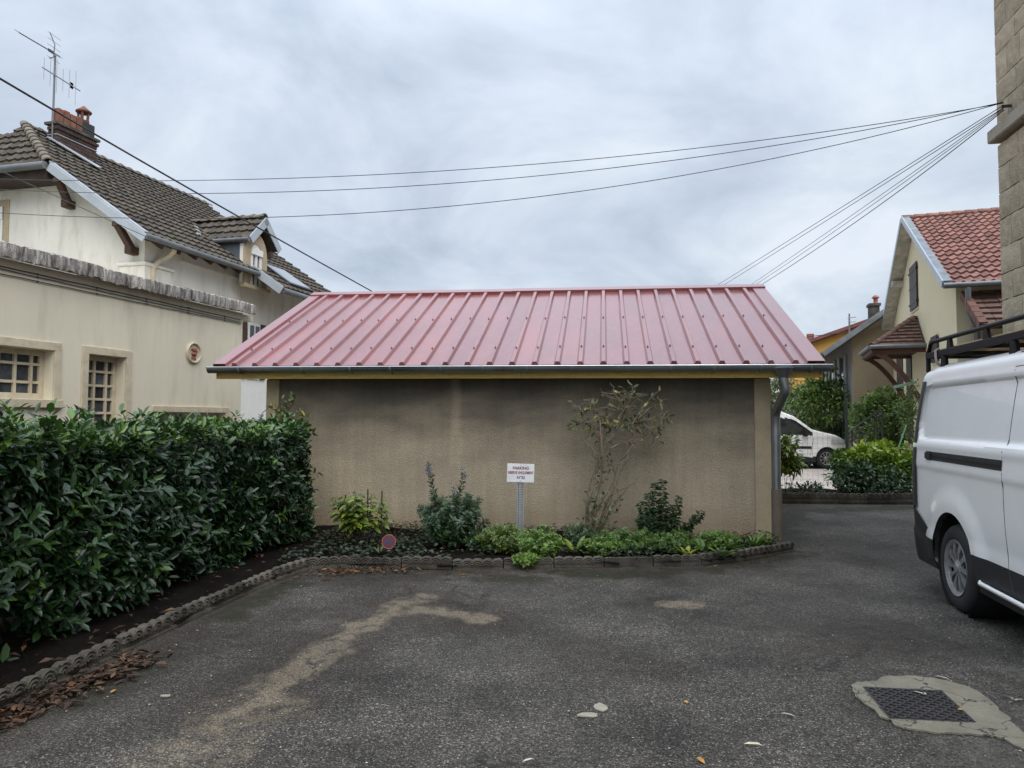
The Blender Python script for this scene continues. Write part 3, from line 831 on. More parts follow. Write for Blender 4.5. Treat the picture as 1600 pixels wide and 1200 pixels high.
    def sheet(x0, x1, seed, rib=True):
        r2 = random.Random(seed); rows = []
        prof = ([(-.044, .0), (-.023, .043), (.023, .043), (.044, .0)] if rib else [])
        xs = prof + [(x, .0) for x in np.linspace(max(x0, .06 if rib else x0), x1, 5)]
        if x0 < -.05:
            xs = [(x, 0.) for x in np.linspace(x0, -.06, 4)] + xs
        ph = [r2.uniform(0, 6) for _ in range(4)]
        for j in range(13):
            y = (slope_len - .05) * j / 12
            rows.append([Vector((x, y, z + (0.0016 * math.sin(y * 3.1 + ph[0] + x * 9) + .0012 * math.sin(y * 7 + ph[1]) if z == 0 else 0))) for x, z in xs])
        mb = MB(); mb.grid(rows)
        if rib:
            k = len(xs) - 5 - 4
            mb.add([rows[0][k], rows[0][k + 1], rows[0][k + 2], rows[0][k + 3]], [(0, 1, 2, 3)])
        return mb.mesh('roof_panel', m_roof, smooth=25, fixn=False)
    shared = [sheet(.044, pitch - .044, s) for s in range(3)]
    screw = MB().lathe([(.016, -.002), (.016, .004), (.006, .006), (.006, .02), (.003, .023)], 8).mesh('screw', M('screw_cap', (.14, .045, .04), .4))
    for me in shared:
        pass
    def frac(v_, u_):
        return (PL(u_, v_, EL, nr) - EL).dot(up)
    y1 = frac(548, 812); y2 = frac(502, 827)
    panels = []
    for i in range(nrib):
        s = s0 + pitch * i
        if i == 0: me = sheet(-(s0 - .10), pitch - .044, 11)
        elif i == nrib - 1: me = sheet(.044, width - s1 - .08, 12)
        else: me = shared[i % 3]
        mat4 = basis(e1, up, nr, EL + e1 * s + nr * rs.uniform(0, .002))
        o = piece('roof_panel', me, t, mat4)
        for y in (y1, y2):
            so = bpy.data.objects.new('screw', screw); COL.objects.link(so); so.parent = o
            so.location = (rs.uniform(-.004, .004), y + rs.uniform(-.022, .022), .043)
    # ridge flashing and verge flashings
    mb = MB()
    a = rp0 + nr * .042 - up * .0
    mb.obox(EL + up * (slope_len - .155) + nr * .045 - e1 * .02, e1 * (width * .47), up * .165, nr * .006)
    mb.obox(EL + up * (slope_len - .155) + nr * .045 - e1 * .02, e1 * (width * .47), up * .012, nr * -.04)
    mb.build('ridge_flashing', m_trim, t)
    mb = MB()
    mb.obox(EL + e1 * (width * .47 - .05) + up * (slope_len - .157) + nr * .0495, e1 * (width * .53 + .07), up * .167, nr * .006)
    mb.obox(EL + e1 * (width * .47 - .05) + up * (slope_len - .157) + nr * .0495, e1 * (width * .53 + .07), up * .012, nr * -.043)
    mb.build('ridge_flashing', m_trim, t)
    mb = MB(); rt = EL + up * slope_len - e1 * .02
    mb.obox(rt + UP * .046 + e2 * .004, e1 * (width + .04), rdn * .17, nb * .006); mb.build('ridge_flashing', m_trim, t)
    for side in (0, 1):
        mb = MB()
        if side == 0:
            o0 = EL - e1 * .015 + nr * .028; ex = e1 * .165
            mb.obox(o0, ex, up * (slope_len - .16), nr * .006); mb.obox(o0 - nr * .1, e1 * .006, up * (slope_len), nr * .099)
            mb.obox(o0 + ex - nr * .03, e1 * .008, up * (slope_len - .16), nr * .034)
        else:
            o0 = ER + e1 * .015 + nr * .030; ex = e1 * -.19
            mb.obox(o0, ex, up * (slope_len - .16), nr * .006); mb.obox(o0 - nr * .1, e1 * -.006, up * (slope_len), nr * .099)
            mb.obox(o0 + ex - nr * .032, e1 * -.008, up * (slope_len - .16), nr * .036)
        mb.build('verge_flashing', m_trim, t)
    # gutter: half round, beaded, with brackets and end stops
    gr = .066
    gc = EL - e1 * .05 - e2 * .045; gc.z = ze - .022
    gl = width + .12
    mb = MB(); rows = []
    for (r, rev) in ((gr, 0), (gr - .004, 1)):
        for k in range(13):
            th = math.pi * k / 12
            if rev: th = math.pi - th
            off = -e2 * (r * math.cos(th)) - UP * (r * math.sin(th) * 1.12)
            rows.append([gc + off, gc + off + e1 * gl])
    mb.grid(rows); gut = mb.build('gutter', m_zinc, t, smooth=50)
    mb = MB(); mb.tube([gc - e2 * (gr + .004), gc - e2 * (gr + .004) + e1 * gl], .0085, 8); mb.build('gutter_bead', M('zinc_highlight', (.62, .64, .66), .28, .1, 3, metal=.9), gut, smooth=60)  # bead colour lightened to paint the specular streak along the gutter lip
    for sgn, s in ((1, 0), (-1, gl - .004)):
        pts = [gc + e1 * s - e2 * ((gr - .001) * math.cos(math.pi * k / 12)) - UP * ((gr - .001) * 1.12 * math.sin(math.pi * k / 12)) for k in range(13)]
        MB().prism(pts, e1 * .004).build('gutter_end', m_zinc, gut)
    ub = [378, 475, 550, 612, 690, 755, 823, 892, 964, 1045, 1112, 1185, 1262]
    bs = MB()
    for k in range(13):
        th = math.pi * k / 12
    pts = [(-(gr + .004) * math.cos(math.pi * k / 12), -(gr + .004) * 1.12 * math.sin(math.pi * k / 12)) for k in range(13)]
    mb = MB()
    for w in (0, 1):
        pass
    mb.grid([[Vector((0, a, z)) for a, z in pts], [Vector((.025, a, z)) for a, z in pts]])
    mb.grid([[Vector((0, a * 1.13, z * 1.13)) for a, z in pts], [Vector((.025, a * 1.13, z * 1.13)) for a, z in pts]])
    mb.grid([[Vector((0, a, z)) for a, z in pts], [Vector((0, a * 1.13, z * 1.13)) for a, z in pts]])
    mb.grid([[Vector((.025, a, z)) for a, z in pts], [Vector((.025, a * 1.13, z * 1.13)) for a, z in pts]])
    br = mb.mesh('gutter_bracket', m_zinc, smooth=50)
    for u in ub:
        s = (eave_pt(u) - EL).dot(e1) + .05
        piece('gutter_bracket', br, gut, basis(e1, e2, UP, gc + e1 * s))
    # downpipe
    sx = (eave_pt(1222) - EL).dot(e1) + .05
    top = gc + e1 * sx - UP * (gr * 1.0)
    pr = .054
    x_w = R0 + e1 * .065 - e2 * .02
    p1 = top - UP * .06
    p2 = P(1227, 612, top.y); p3 = P(1207, 644, x_w.y); p3 = Vector((x_w.x, x_w.y, p3.z))
    path = [p1, p1.lerp(p2, .6), p2 + UP * .05, p2 + UP * .015, p2 + (p3 - p2) * .1, p2 + (p3 - p2) * .9, p3 - UP * .05, p3 - UP * .2, Vector((x_w.x, x_w.y, .62))]
    mb = MB(); mb.tube(path, pr, 14); dp = mb.build('downpipe', m_zinc, t, smooth=50)
    mb = MB(); mb.tube([top + UP * .03, top - UP * .015, top - UP * .08], [.125, .095, .056], 14); mb.build('outlet', m_zinc, dp, smooth=50)
    for z in (1.28, .64):
        mb = MB(); mb.tube([Vector((x_w.x, x_w.y, z)), Vector((x_w.x, x_w.y, z + .03))], pr + .006, 14); mb.build('pipe_clamp', m_zinc, dp, smooth=50)
    m_clay = M('pipe_foot', (0.13, 0.105, 0.08), .8, .2, 4)
    mb = MB(); mb.tube([Vector((x_w.x, x_w.y, -.05)), Vector((x_w.x, x_w.y, .64))], pr + .012, 14); mb.build('pipe_foot', m_clay, t, smooth=50)
    return dict(t=t, L0=L0, R0=R0, e1=e1, e2=e2, Wd=Wd)
SHED = build_shed()
# ------------------------------------------------------------------ tiles shared by all tiled roofs
def tile_mesh(name, mat, w, l, h=.028, style=0):
    mb = MB()
    if style == 0:                    # interlocking tile with a roll
        prof = [(0, .0), (.14, .012), (.28, .004), (.6, .0), (.78, .024), (.92, .028), (1.04, .008)]
    elif style == 1:                  # S shaped tile
        prof = [(0, .004), (.2, -.012), (.45, .0), (.68, .03), (.85, .034), (1.05, .004)]
    else:                             # flat plain tile
        prof = [(0.02, 0), (.35, .002), (.7, .001), (.98, 0)]
    top = [(x * w, l, z * h / .028 - .0) for x, z in prof]
    bot = [(x * w, 0, z * h / .028 + .045) for x, z in prof]
    lip = [(x * w, .0, z * h / .028 - .002) for x, z in prof]
    mb.grid([lip, bot, top])
    me = mb.mesh(name, mat, fixn=False, smooth=50)
    return me
def lay_tiles(parent, me, O, ex, ed, nx, ny, w, l, keep, nparts, seed=1, jit=.006, name='tile', stuffname='tile_field'):
    """ex along the eave, ed up the slope; tile local x = along eave, y = up slope"""
    rs = random.Random(seed)
    n = ex.cross(ed).normalized()
    if n.z < 0: n = -n
    mats = []
    for j in range(ny):
        for i in range(nx):
            c = O + ex * (w * (i + .5)) + ed * (l * (j + .5))
            if not keep(c, i, j): continue
            sk = rs.uniform(-.012, .012)
            o = O + ex * (w * i + rs.uniform(-jit, jit)) + ed * (l * j + rs.uniform(-jit, jit)) + n * rs.uniform(0, .006)
            x = (ex + ed * sk).normalized(); y = n.cross(x)
            if y.dot(ed) < 0:
                x_, y = x, -y
            m = basis(x, y, (n + ed * rs.uniform(-.015, .015)).normalized(), o)
            vis = inview(c, 5)
            mats.append(((c - EYE).length + (0 if vis else 1000), m))
    mats.sort(key=lambda q: q[0])
    for d, m in mats[:nparts]:
        piece(name, me, parent, m)
    rest = mats[nparts:]
    if rest:
        vs = np.array([v.co[:] for v in me.vertices]); fs = [tuple(p.vertices) for p in me.polygons]
        V = []; F = []
        bs = base_of(parent)
        for d, m in rest:
            k = len(V)
            a = np.array(m)
            pts = vs @ a[:3, :3].T + a[:3, 3] - np.array(bs)
            V.extend(pts.tolist()); F.extend([tuple(i + k for i in f) for f in fs])
        me2 = bpy.data.meshes.new(stuffname); me2.from_pydata(V, [], F); me2.materials.append(me.materials[0]); smooth_mesh(me2, 50)
        link(stuffname, me2, parent, 'stuff')
def poly_keep(O, ex, ed, pts):
    pl = [((Vector(p) - O).dot(ex), (Vector(p) - O).dot(ed)) for p in pts]
    def keep(c, i, j):
        q = np.array([[(c - O).dot(ex), (c - O).dot(ed)]])
        return bool(inside(q, pl)[0])
    return keep

def wall_holes(O, ex, W, Z0, Z1, holes, nrm, reveal):
    """front sheet with rectangular holes (x0,x1,z0,z1 in wall coordinates) and their reveals"""
    xs = sorted({0, W, *[h[0] for h in holes], *[h[1] for h in holes]})
    zs = sorted({Z0, Z1, *[h[2] for h in holes], *[h[3] for h in holes]})
    xs = [x for x in xs if 0 <= x <= W]; zs = [z for z in zs if Z0 <= z <= Z1]
    mb = MB()
    pt = lambda x, z, d=0: O + ex * x + UP * z - nrm * d
    for x0, x1 in zip(xs[:-1], xs[1:]):
        for z0, z1 in zip(zs[:-1], zs[1:]):
            cx, cz = (x0 + x1) / 2, (z0 + z1) / 2
            if any(h[0] < cx < h[1] and h[2] < cz < h[3] for h in holes): continue
            mb.add([pt(x0, z0), pt(x1, z0), pt(x1, z1), pt(x0, z1)], [(0, 1, 2, 3)])
    for h in holes:
        x0, x1, z0, z1 = h[:4]
        for a, b in (((x0, z0), (x0, z1)), ((x0, z1), (x1, z1)), ((x1, z1), (x1, z0)), ((x1, z0), (x0, z0))):
            mb.add([pt(*a), pt(*b), pt(*b, reveal), pt(*a, reveal)], [(0, 1, 2, 3)])
    return mb

m_glass = glass_mat('window_glass')
m_pane = M('wired_glass', (0.055, 0.06, 0.068), rough=0.22, var=0.4, scale=7, spec=.5, rand=.5)
m_frame = M('cream_paint', (0.56, 0.49, 0.36), 0.6, 0.1, 6, stain=(.3, .22, .12), sscale=5, samt=.5)
m_white = M('white_paint', (0.72, 0.72, 0.70), 0.45, 0.05, 4)
m_stone = M('cut_stone', (0.40, 0.33, 0.22), 0.9, 0.15, 3, bump=.3, bscale=60, fine=.12, fscale=80)

# ------------------------------------------------------------------ annex: long cream wall with a concrete tile coping
TA = math.atan(.26)
A_ = Vector((math.sin(TA), math.cos(TA), 0)); NR = Vector((math.cos(TA), -math.sin(TA), 0)); B_ = -NR
def build_annex():
    C = P(377, 600, 13.7); C.z = 0
    t = thing('annex_building', 'low cream rendered annex behind the hedge with a weathered concrete tile coping', 'building', C - A_ * 4)
    ex = -A_
    def sz(u, v, d=0.0):
        p = PL(u, v, C - NR * d, NR); return (p - C).dot(ex), p.z
    zc = sz(377, 489)[1]
    Wd = 13.0
    h1 = (sz(84, 548)[0], sz(84, 548)[0] + 2.15, sz(83, 624)[1], sz(84, 548)[1])
    h2 = (sz(196, 559)[0], sz(137.5, 553)[0], .35, sz(196, 559)[1])
    h3 = (sz(351, 645)[0], sz(244, 644)[0], .05, sz(351, 645)[1])
    mb = wall_holes(C, ex, Wd, -.2, zc, [h1, h2, h3], NR, .2)
    mb.add([C + UP * -.2, C + UP * zc, C + B_ * 4 + UP * zc, C + B_ * 4 + UP * -.2], [(0, 1, 2, 3)])
    mb.add([C + UP * zc, C + ex * Wd + UP * zc, C + ex * Wd + B_ * 4 + UP * zc, C + B_ * 4 + UP * zc], [(0, 1, 2, 3)])
    mb.add([C + ex * Wd + UP * -.2, C + ex * Wd + UP * zc, C + ex * Wd + B_ * 4 + UP * zc, C + ex * Wd + B_ * 4 + UP * -.2], [(0, 1, 2, 3)])
    mb.build('wall', m_cream, t, fixn=False)
    def casing(h, wd=.11, th=.028, sill=True, bottom=True):
        mb = MB(); x0, x1, z0, z1 = h
        q = lambda x, z: C + ex * x + UP * z
        mb.obox(q(x0 - wd, z1), ex * (x1 - x0 + 2 * wd), UP * wd, NR * th)
        mb.obox(q(x0 - wd, z0 - .0), ex * (wd - .0), UP * (z1 - z0), NR * th)
        mb.obox(q(x1, z0), ex * wd, UP * (z1 - z0), NR * th)
        return mb
    for idx, h in enumerate((h1, h2)):
        x0, x1, z0, z1 = h
        win = casing(h).build('window', m_frame, t, bevel=.004)
        d = .185
        q = lambda x, z, dd=d: C + ex * x + UP * z - NR * dd
        if idx == 0:
            MB().obox(C + ex * (x0 - .13) + UP * (z0 - .12), ex * (x1 - x0 + .26), UP * .118, NR * .06).build('sill', m_frame, win, bevel=.01)
            cols, rows = 6, 3
        else:
            cols, rows = 4, 8
        if idx == 0:
            us = [20.6, 46]; vx = [sz(46, 600, d)[0], sz(20.6, 600, d)[0]]
        else:
            vx = [sz(163.7, 600, d)[0], sz(145, 600, d)[0]]
        pw = vx[1] - vx[0]
        gx = [x0 + .035]; x = vx[0]
        while x < x1 - .05: gx.append(x); x += pw
        gx.append(x1 - .03)
        if idx == 0:
            zz = [sz(46, v, d)[1] for v in (569, 597.5)]
        else:
            zz = [sz(163.7, v, d)[1] for v in (582, 603.5, 624.5, 645.5)]
            while zz[-1] - (zz[0] - zz[1]) > z0 + .08: zz.append(zz[-1] - (zz[0] - zz[1]))
        gz = [z1 - .04] + zz + [z0 + .04]
        mb = MB()
        fr = .036
        for k, x in enumerate(gx):
            wv = .07 if k in (0, len(gx) - 1) else fr
            mb.obox(q(x - wv / 2, z0, d + .02), ex * wv, UP * (z1 - z0), NR * .05)
        mb.build('window_frame', m_frame, win, bevel=.003)
        mb = MB()
        for k, z in enumerate(gz):
            wv = .075 if k in (0, len(gz) - 1) else fr
            mb.obox(q(x0, z - wv / 2, d + .018), ex * (x1 - x0), UP * wv, NR * .045)
        mb.build('glazing_bar', m_frame, win, bevel=.003)
        rs = random.Random(idx)
        for a in range(len(gx) - 1):
            for b in range(len(gz) - 1):
                tl = rs.uniform(-.006, .006)
                o = q(gx[a], gz[b + 1], d + .012 + tl)
                mb = MB(); mb.obox(o, ex * (gx[a + 1] - gx[a]), UP * (gz[b] - gz[b + 1]), NR * .004 + UP * 0)
                mb.build('pane', m_pane, win)
        MB().obox(q(x0, z0, .6), ex * (x1 - x0), UP * (z1 - z0), NR * .01).build('room_back', M('dim_room', (.05, .045, .04), .9), win)
    cas = casing(h3, .1, .03).build('doorway', m_frame, t, bevel=.004)
    x0, x1, z0, z1 = h3
    MB().obox(C + ex * x0 + UP * z0 - NR * .18, ex * (x1 - x0), UP * (z1 - z0), NR * .03).build('door_panel', M('grey_door', (.50, .505, .50), .6, .1, 3), cas)
    # coping tiles
    m_cop = M('coping', (0.29, 0.27, 0.25), 0.95, 0.75, 7, stretch=(2.2, 2.2, .35), bump=.6, bscale=45, fine=.35, fscale=60, stain=(.045, .04, .04), sscale=9, samt=.95, rand=.15)
    def cop(seed, Lc):
        rs = random.Random(seed); n = 26; rows = []
        for i in range(n + 1):
            x = Lc * i / n
            wv = .016 * abs(math.sin(i * math.pi / 4 + seed)) + rs.uniform(-.008, .008)
            r = [(x, -.30, .10), (x, .10, .055 + wv), (x, .175 + rs.uniform(-.008, .008), .03 + wv), (x, .185 + rs.uniform(-.012, .01), -.05 + rs.uniform(-.01, .01)), (x, .17 + rs.uniform(-.012, .012), -.135 + rs.uniform(-.022, .016)),
                 (x, .12, -.13), (x, -.02, -.06), (x, -.30, -.05)]
            rows.append(r)
        mb = MB(); mb.grid(rows); nn = len(rows[0])
        mb.add(rows[0], [tuple(range(nn))]); mb.add(rows[-1], [tuple(range(nn))[::-1]])
        return mb.mesh('coping_tile', m_cop, smooth=30)
    Lc = .93
    cv = [cop(s, Lc - .012) for s in range(4)]
    zt = sz(377, 478)[1]
    rs = random.Random(2)
    send = -(PL(402, 480, C + NR * .18, NR) - C).dot(-ex)
    s = (PL(401, 480, C + NR * .18, NR) - C).dot(ex)
    k = 0
    while s < 12:
        piece('coping_tile', cv[k % 4], t, basis(ex, NR, UP, C + ex * s + UP * (zt - .02 + rs.uniform(-.012, .012))))
        s += Lc; k += 1
    # small end return under the coping
    MB().obox(C + A_ * .005 + UP * (zc - .12) + B_ * .3, A_ * .32, NR * .3, UP * .1).build('eave_end', m_cream, t)
    # round terracotta relief plaque
    pc = PL(301.5, 551.5, C, NR)
    pq = thing('wall_plaque', 'round plaque with a reddish terracotta relief on the cream annex wall', 'plaque', pc)
    M4 = basis(ex, UP, NR, pc)
    m_pl = M('plaque_ground', (.55, .48, .37), .8, .15, 12)
    m_tc = M('terracotta', (.27, .10, .065), .8, .35, 14, bump=.4, bscale=60)
    MB().lathe([(.165, 0), (.165, .012), (.0, .014)], 32, M4, closed=False).build('disc', m_pl, pq, smooth=40)
    MB().lathe([(.150, .0), (.152, .035), (.168, .045), (.186, .03), (.19, .0)], 40, M4, closed=False).build('rim', m_frame, pq, smooth=50)
    mb = MB()
    for x, y, a, b, r in ((0, .02, .0, .09, .032), (-.05, -.04, .05, .0, .03), (.04, .05, .06, .075, .026), (-.045, .06, -.09, .02, .02), (-.02, -.07, -.035, -.125, .024), (.03, -.06, .04, -.12, .022), (-.07, .0, -.06, .09, .016), (.02, -.02, .055, -.03, .03)):
        pts = [M4 @ Vector((x + (a - x) * k / 5, y + (b - y) * k / 5, .014)) for k in range(6)]
        mb.tube(pts, [r * .7, r, r * 1.05, r, r * .9, r * .6], 8)
    mb.build('relief', m_tc, pq, smooth=60)
    # three thin service cables clipped along the wall
    for k, (v0, v1) in enumerate(((416, 499.5), (420.5, 503), (428, 505.5))):
        lab = ['topmost thin service cable clipped along the cream annex wall', 'middle thin service cable clipped along the cream annex wall', 'lowest thin service cable clipped along the cream annex wall'][k]
        a = PL(-120, v0 - (v1 - v0) / 376 * 120 * 1.05, C + NR * .02, NR); b = PL(377, v1, C + NR * .02, NR)
        c = thing('wall_cable', lab, 'cable', b, 'service cables along the annex wall')
        pts = [a.lerp(b, i / 24) - UP * (.004 * abs(math.sin(i * 2.1 + k))) for i in range(25)]
        MB().tube(pts, .007, 5).build('wire', m_dark_metal, c, smooth=60)
        mb = MB()
        for i in range(2, 25, 4): mb.cbox(pts[i] - NR * .008, A_ * .012, NR * .026, UP * .022)
        mb.build('clip', m_dark_metal, c)
    return C
ANX = build_annex()

# ------------------------------------------------------------------ tall house behind the annex
def build_left_house():
    H0 = P(220, 600, 14.0); H0.z = 0
    t = thing('tall_house', 'pale two storey house with a mossy brown tiled roof and a gabled dormer', 'house', H0)
    m_wall = M('house_render', (0.72, 0.70, 0.64), 0.92, 0.07, .8, bump=.25, bscale=80, fine=.05, fscale=120, stain=(.42, .39, .33), sscale=1.8, samt=.5, stretch=(2, 2, .6))
    E0 = H0 - B_ * .42 - A_ * .5
    E0.z = PL(217, 366, E0, -A_).z
    Qh = PL(76, 255, E0, -A_)
    du = (Qh - E0)                                            # up the rake, inside the roof plane
    up = du.normalized(); nr = A_.cross(up); nr = nr if nr.z > 0 else -nr
    def rp(u, v, lift=0): return PL(u, v, E0 + nr * lift, nr)
    hs = rp(41, 199); 
    qmax = (hs - E0).dot(up)
    re_ = rp(343, 337)
    s_ridge0 = (hs - E0).dot(A_); s_end = (re_ - E0).dot(A_)
    fe = rp(501, 465); ec = rp(437, 450); ei = rp(411, 430)
    s_far = (fe - E0).dot(A_)
    at = lambda s, q: E0 + A_ * s + up * q
    q_ext = (ec - E0).dot(up); s_ext = ((ec - E0).dot(A_) + (ei - E0).dot(A_)) / 2
    s_end = max(s_end, s_far)
    poly = [at(0, 0), Qh, at(s_ridge0, qmax), at(s_end, qmax), at(s_end, q_ext), at(s_ext, q_ext), at(s_ext, 0)]
    th = .10
    m_deck = M('roof_timber', (.05, .035, .028), .85, .2, 5)
    MB().prism([p - nr * .01 for p in poly], nr * -th).build('roof_deck', m_deck, t)
    m_tile = M('brown_tile', (0.068, 0.055, 0.043), .9, .35, 7, bump=.5, bscale=60, rand=.3, stain=(.13, .12, .055), sscale=6, samt=.5, fine=.2, fscale=50)
    w, l = .215, .31
    tm = tile_mesh('tile', m_tile, w, l)
    keep = poly_keep(E0, A_, up, poly)
    roof = MB().prism([p + nr * .0 for p in poly], nr * -.008).build('roof', m_tile, t)
    ny = int((qmax - min(q_ext, 0)) / l) + 2; q0 = -.04
    q_start = q0 - l * int(math.ceil(max(0, -q_ext) / l))
    lay_tiles(roof, tm, at(0, q_start), A_, up, int(s_end / w) + 2, ny, w, l, keep, 240, 1)
    # half hip
    half = (at(s_ridge0, qmax) - Qh).dot(B_)
    Qm = Qh + B_ * (2 * half)
    ridge0 = at(s_ridge0, qmax)
    hup = (ridge0 - (Qh + B_ * half)).normalized()
    hn = B_.cross(hup); hn = hn if hn.z > 0 else -hn
    hp = [Qh, Qm, ridge0]
    hip = MB().prism(hp, hn * -.09).build('hip_roof', m_tile, t)
    lay_tiles(hip, tm, Qh - hup * .04, B_, hup, int(2 * half / w) + 1, int((ridge0 - Qh).length / l) + 2, w, l, poly_keep(Qh, B_, hup, hp), 60, 2)
    # rear slope, mirrored about the ridge
    dn = Vector(up); dn = (dn - B_ * dn.dot(B_) * 2 + 0 * UP); dn = B_ * abs(up.dot(B_)) - UP * up.z
    MB().add([ridge0, at(s_end, qmax), at(s_end, qmax) + dn * qmax, Qm - UP * Qm.z + UP * E0.z + B_ * 1.0, Qm], [(0, 1, 2, 3, 4)]).build('rear_roof', m_tile, t)
    # ridge and hip tiles
    rt = MB()
    n = 8
    pts = [(.10 * math.cos(math.pi * k / n), .085 * math.sin(math.pi * k / n)) for k in range(n + 1)]
    rt.grid([[(0, a * .88, b * .88) for a, b in pts], [(.0, a * 1.12, b * 1.1 + .01) for a, b in pts], [(.07, a * 1.1, b * 1.08 + .008) for a, b in pts], [(.08, a, b) for a, b in pts], [(.36, a * .9, b * .9) for a, b in pts]])
    m_rt = M('ridge_tile', (0.17, .145, .115), .9, .3, 8, bump=.4, bscale=60, rand=.2, stain=(.09, .08, .06), sscale=6, samt=.6)
    rm = rt.mesh('ridge_tile', m_rt, fixn=False, smooth=50)
    def lay_ridge(a, b, n1):
        d = (b - a).normalized(); L_ = (b - a).length; y = n1.cross(d).normalized(); k = 0
        while k * .3 < L_:
            piece('ridge_tile', rm, t, basis(d, y, d.cross(y), a + d * (k * .3) + n1 * .02)); k += 1
    lay_ridge(Qh, ridge0, (nr + hn).normalized())
    lay_ridge(ridge0, at(s_end, qmax), UP)
    # walls
    gz = lambda b: E0.z - .14 + (b + .42) * up.z / abs(up.dot(B_))
    bq = (Qh - H0).dot(B_)
    Wb = 2 * (half + bq)
    prof = [H0, H0 + UP * gz(0), H0 + B_ * bq + UP * gz(bq), H0 + B_ * (Wb - bq) + UP * gz(bq), H0 + B_ * Wb + UP * gz(0), H0 + B_ * Wb]
    MB().prism(prof, A_ * (s_end - .3)).build('wall', m_wall, t)
    # verge boards of zinc-white metal
    bo = -A_ * .012
    MB().obox(E0 + bo - UP * .16 + nr * .0, up * (du.length + .02), nr * .17, A_ * -.03).build('barge_board', m_white_metal, t, bevel=.004)
    MB().obox(E0 + bo + nr * .03, up * (du.length), nr * .03, A_ * .10).build('verge_cap', m_white_metal, t)
    # eave gutters
    mb = MB(); mb.tube([at(-.02, 0) - B_ * .06 - UP * .04, at(s_ext, 0) - B_ * .06 - UP * .06], .058, 10); mb.build('gutter', m_zinc_dk, t, smooth=50)
    mb = MB(); mb.tube([Qh - A_ * .08 - UP * .06, Qm - A_ * .08 - UP * .06], .075, 10); mb.build('gutter', m_zinc_dk, t, smooth=50)
    MB().obox(Qh + A_ * .02 - UP * .28 + B_ * .05, B_ * (2 * half), UP * .2, A_ * .45).build('eave_boxing', m_deck, t)
    mb = MB(); mb.tube([at(s_ext, q_ext) - B_ * .06 - UP * .05, at(s_end, q_ext) - B_ * .06 - UP * .07], .07, 10); mb.build('gutter', m_zinc_dk, t, smooth=50)
    ext = at(s_ext, q_ext)
    MB().obox(ext - A_ * .02 - UP * .14, up * (-q_ext + .25), nr * .2, A_ * -.03).build('barge_board', m_white_metal, t, bevel=.004)
    # rafter ends under the eave
    raf = MB().obox((0, 0, 0), (.07, 0, 0), (0, .36, 0), (0, 0, .09)).mesh('rafter_end', m_brown_wood)
    k = 0
    while .6 + k * .5 < s_ext:
        piece('rafter_end', raf, t, basis(A_, up, nr, at(.6 + k * .5, .05) - nr * (th + .1))); k += 1
    # braces under the gable overhang
    for a, b in (((92, 283), (107, 318)), ((184, 351), (206, 390))):
        p = PL(*a, E0 + A_ * .06, A_); q = PL(*b, H0 - A_ * .1, A_)
        mb = MB(); mb.bar(p, q, .13, .13); mb.cbox(q - UP * .02, B_ * .16, A_ * .24, UP * .16); mb.cbox(p, B_ * .12, A_ * .2, UP * .1); mb.build('brace', m_brown_wood, t, bevel=.015)
    # corner pier with a moulded cap, string course, downpipe
    def wp(u, v, d=0.0): return PL(u, v, H0 + NR * d, NR)
    zc_ = wp(222, 408).z
    MB().obox(H0 - A_ * .06 - NR * .55 + UP * 2, NR * .61, A_ * .75, UP * (zc_ - 2 - .08)).build('corner_pier', m_wall, t, bevel=.01)
    MB().obox(H0 - A_ * .10 - NR * .60 + UP * (zc_ - .079), NR * .70, A_ * .84, UP * .07).build('pier_cap', m_wall, t, bevel=.015)
    s1 = wp(226, 386); s2 = wp(398, 446); 
    MB().obox(H0 + A_ * 1.0 + UP * (s2.z + .02), A_ * (s_end - 1.5), NR * .03, UP * .05).build('string_course', m_wall, t)
    pd = [at(1.2, 0) - B_ * .06 - UP * .12]
    d0 = wp(272, 393, .3); d1 = wp(266, 399, .2); d2 = wp(246, 410, .08); d3 = wp(239, 420, .07)
    pts = [d0 + UP * .12, d0, d1, d2, d3, d3 - UP * .4, d3 - UP * 3]
    MB().tube(pts, .055, 10).build('downpipe', m_frame, t, smooth=50)
    # gable window with a stone surround, cut by the frame edge
    g = lambda u, v, d=0: PL(u, v, H0 - A_ * d, A_)
    a = g(16, 312); b = g(16, 385)
    wv = 1.35
    MB().obox(Vector((a.x, a.y, b.z)) - A_ * .02, B_ * wv, UP * (a.z - b.z), A_ * .06).build('window', m_stone, t, bevel=.006)
    win = t.children[-1]
    MB().obox(Vector((a.x, a.y, b.z + .05)) - A_ * .025 + B_ * .14, B_ * (wv - .28), UP * (a.z - b.z - .2), A_ * .02).build('pane', m_glass, win)
    for xx in (.14, wv / 2 - .03, wv - .2):
        MB().obox(Vector((a.x, a.y, b.z + .05)) - A_ * .045 + B_ * xx, B_ * .06, UP * (a.z - b.z - .2), A_ * .03).build('window_frame', m_white, win)
    MB().obox(Vector((a.x, a.y, a.z - .42)) - A_ * .055 + B_ * .14, B_ * (wv - .28), UP * .27, A_ * .03).build('roller_blind', m_white, win)
    # lower side wall: windows between annex and shed, white painted foot
    pz = wp(395, 588).z
    MB().obox(H0 + A_ * 1.5 + UP * 0, A_ * (s_end - 1.8), NR * .02, UP * pz).build('painted_foot', m_white, t)
    a = wp(387, 503, .03); b = wp(405, 531, .03)
    ww = (b - a).dot(A_)
    wn = MB().obox(Vector((a.x, a.y, b.z - 1.0)), A_ * ww, UP * (a.z - b.z + 1.0), NR * .03).build('window', m_white, t, bevel=.004)
    for k in range(2):
        MB().obox(Vector((a.x, a.y, b.z - .95)) + A_ * (.06 + k * (ww / 2 - .02)) + NR * .028, A_ * (ww / 2 - .08), UP * (a.z - b.z + .88), NR * .008).build('pane', m_glass, wn)
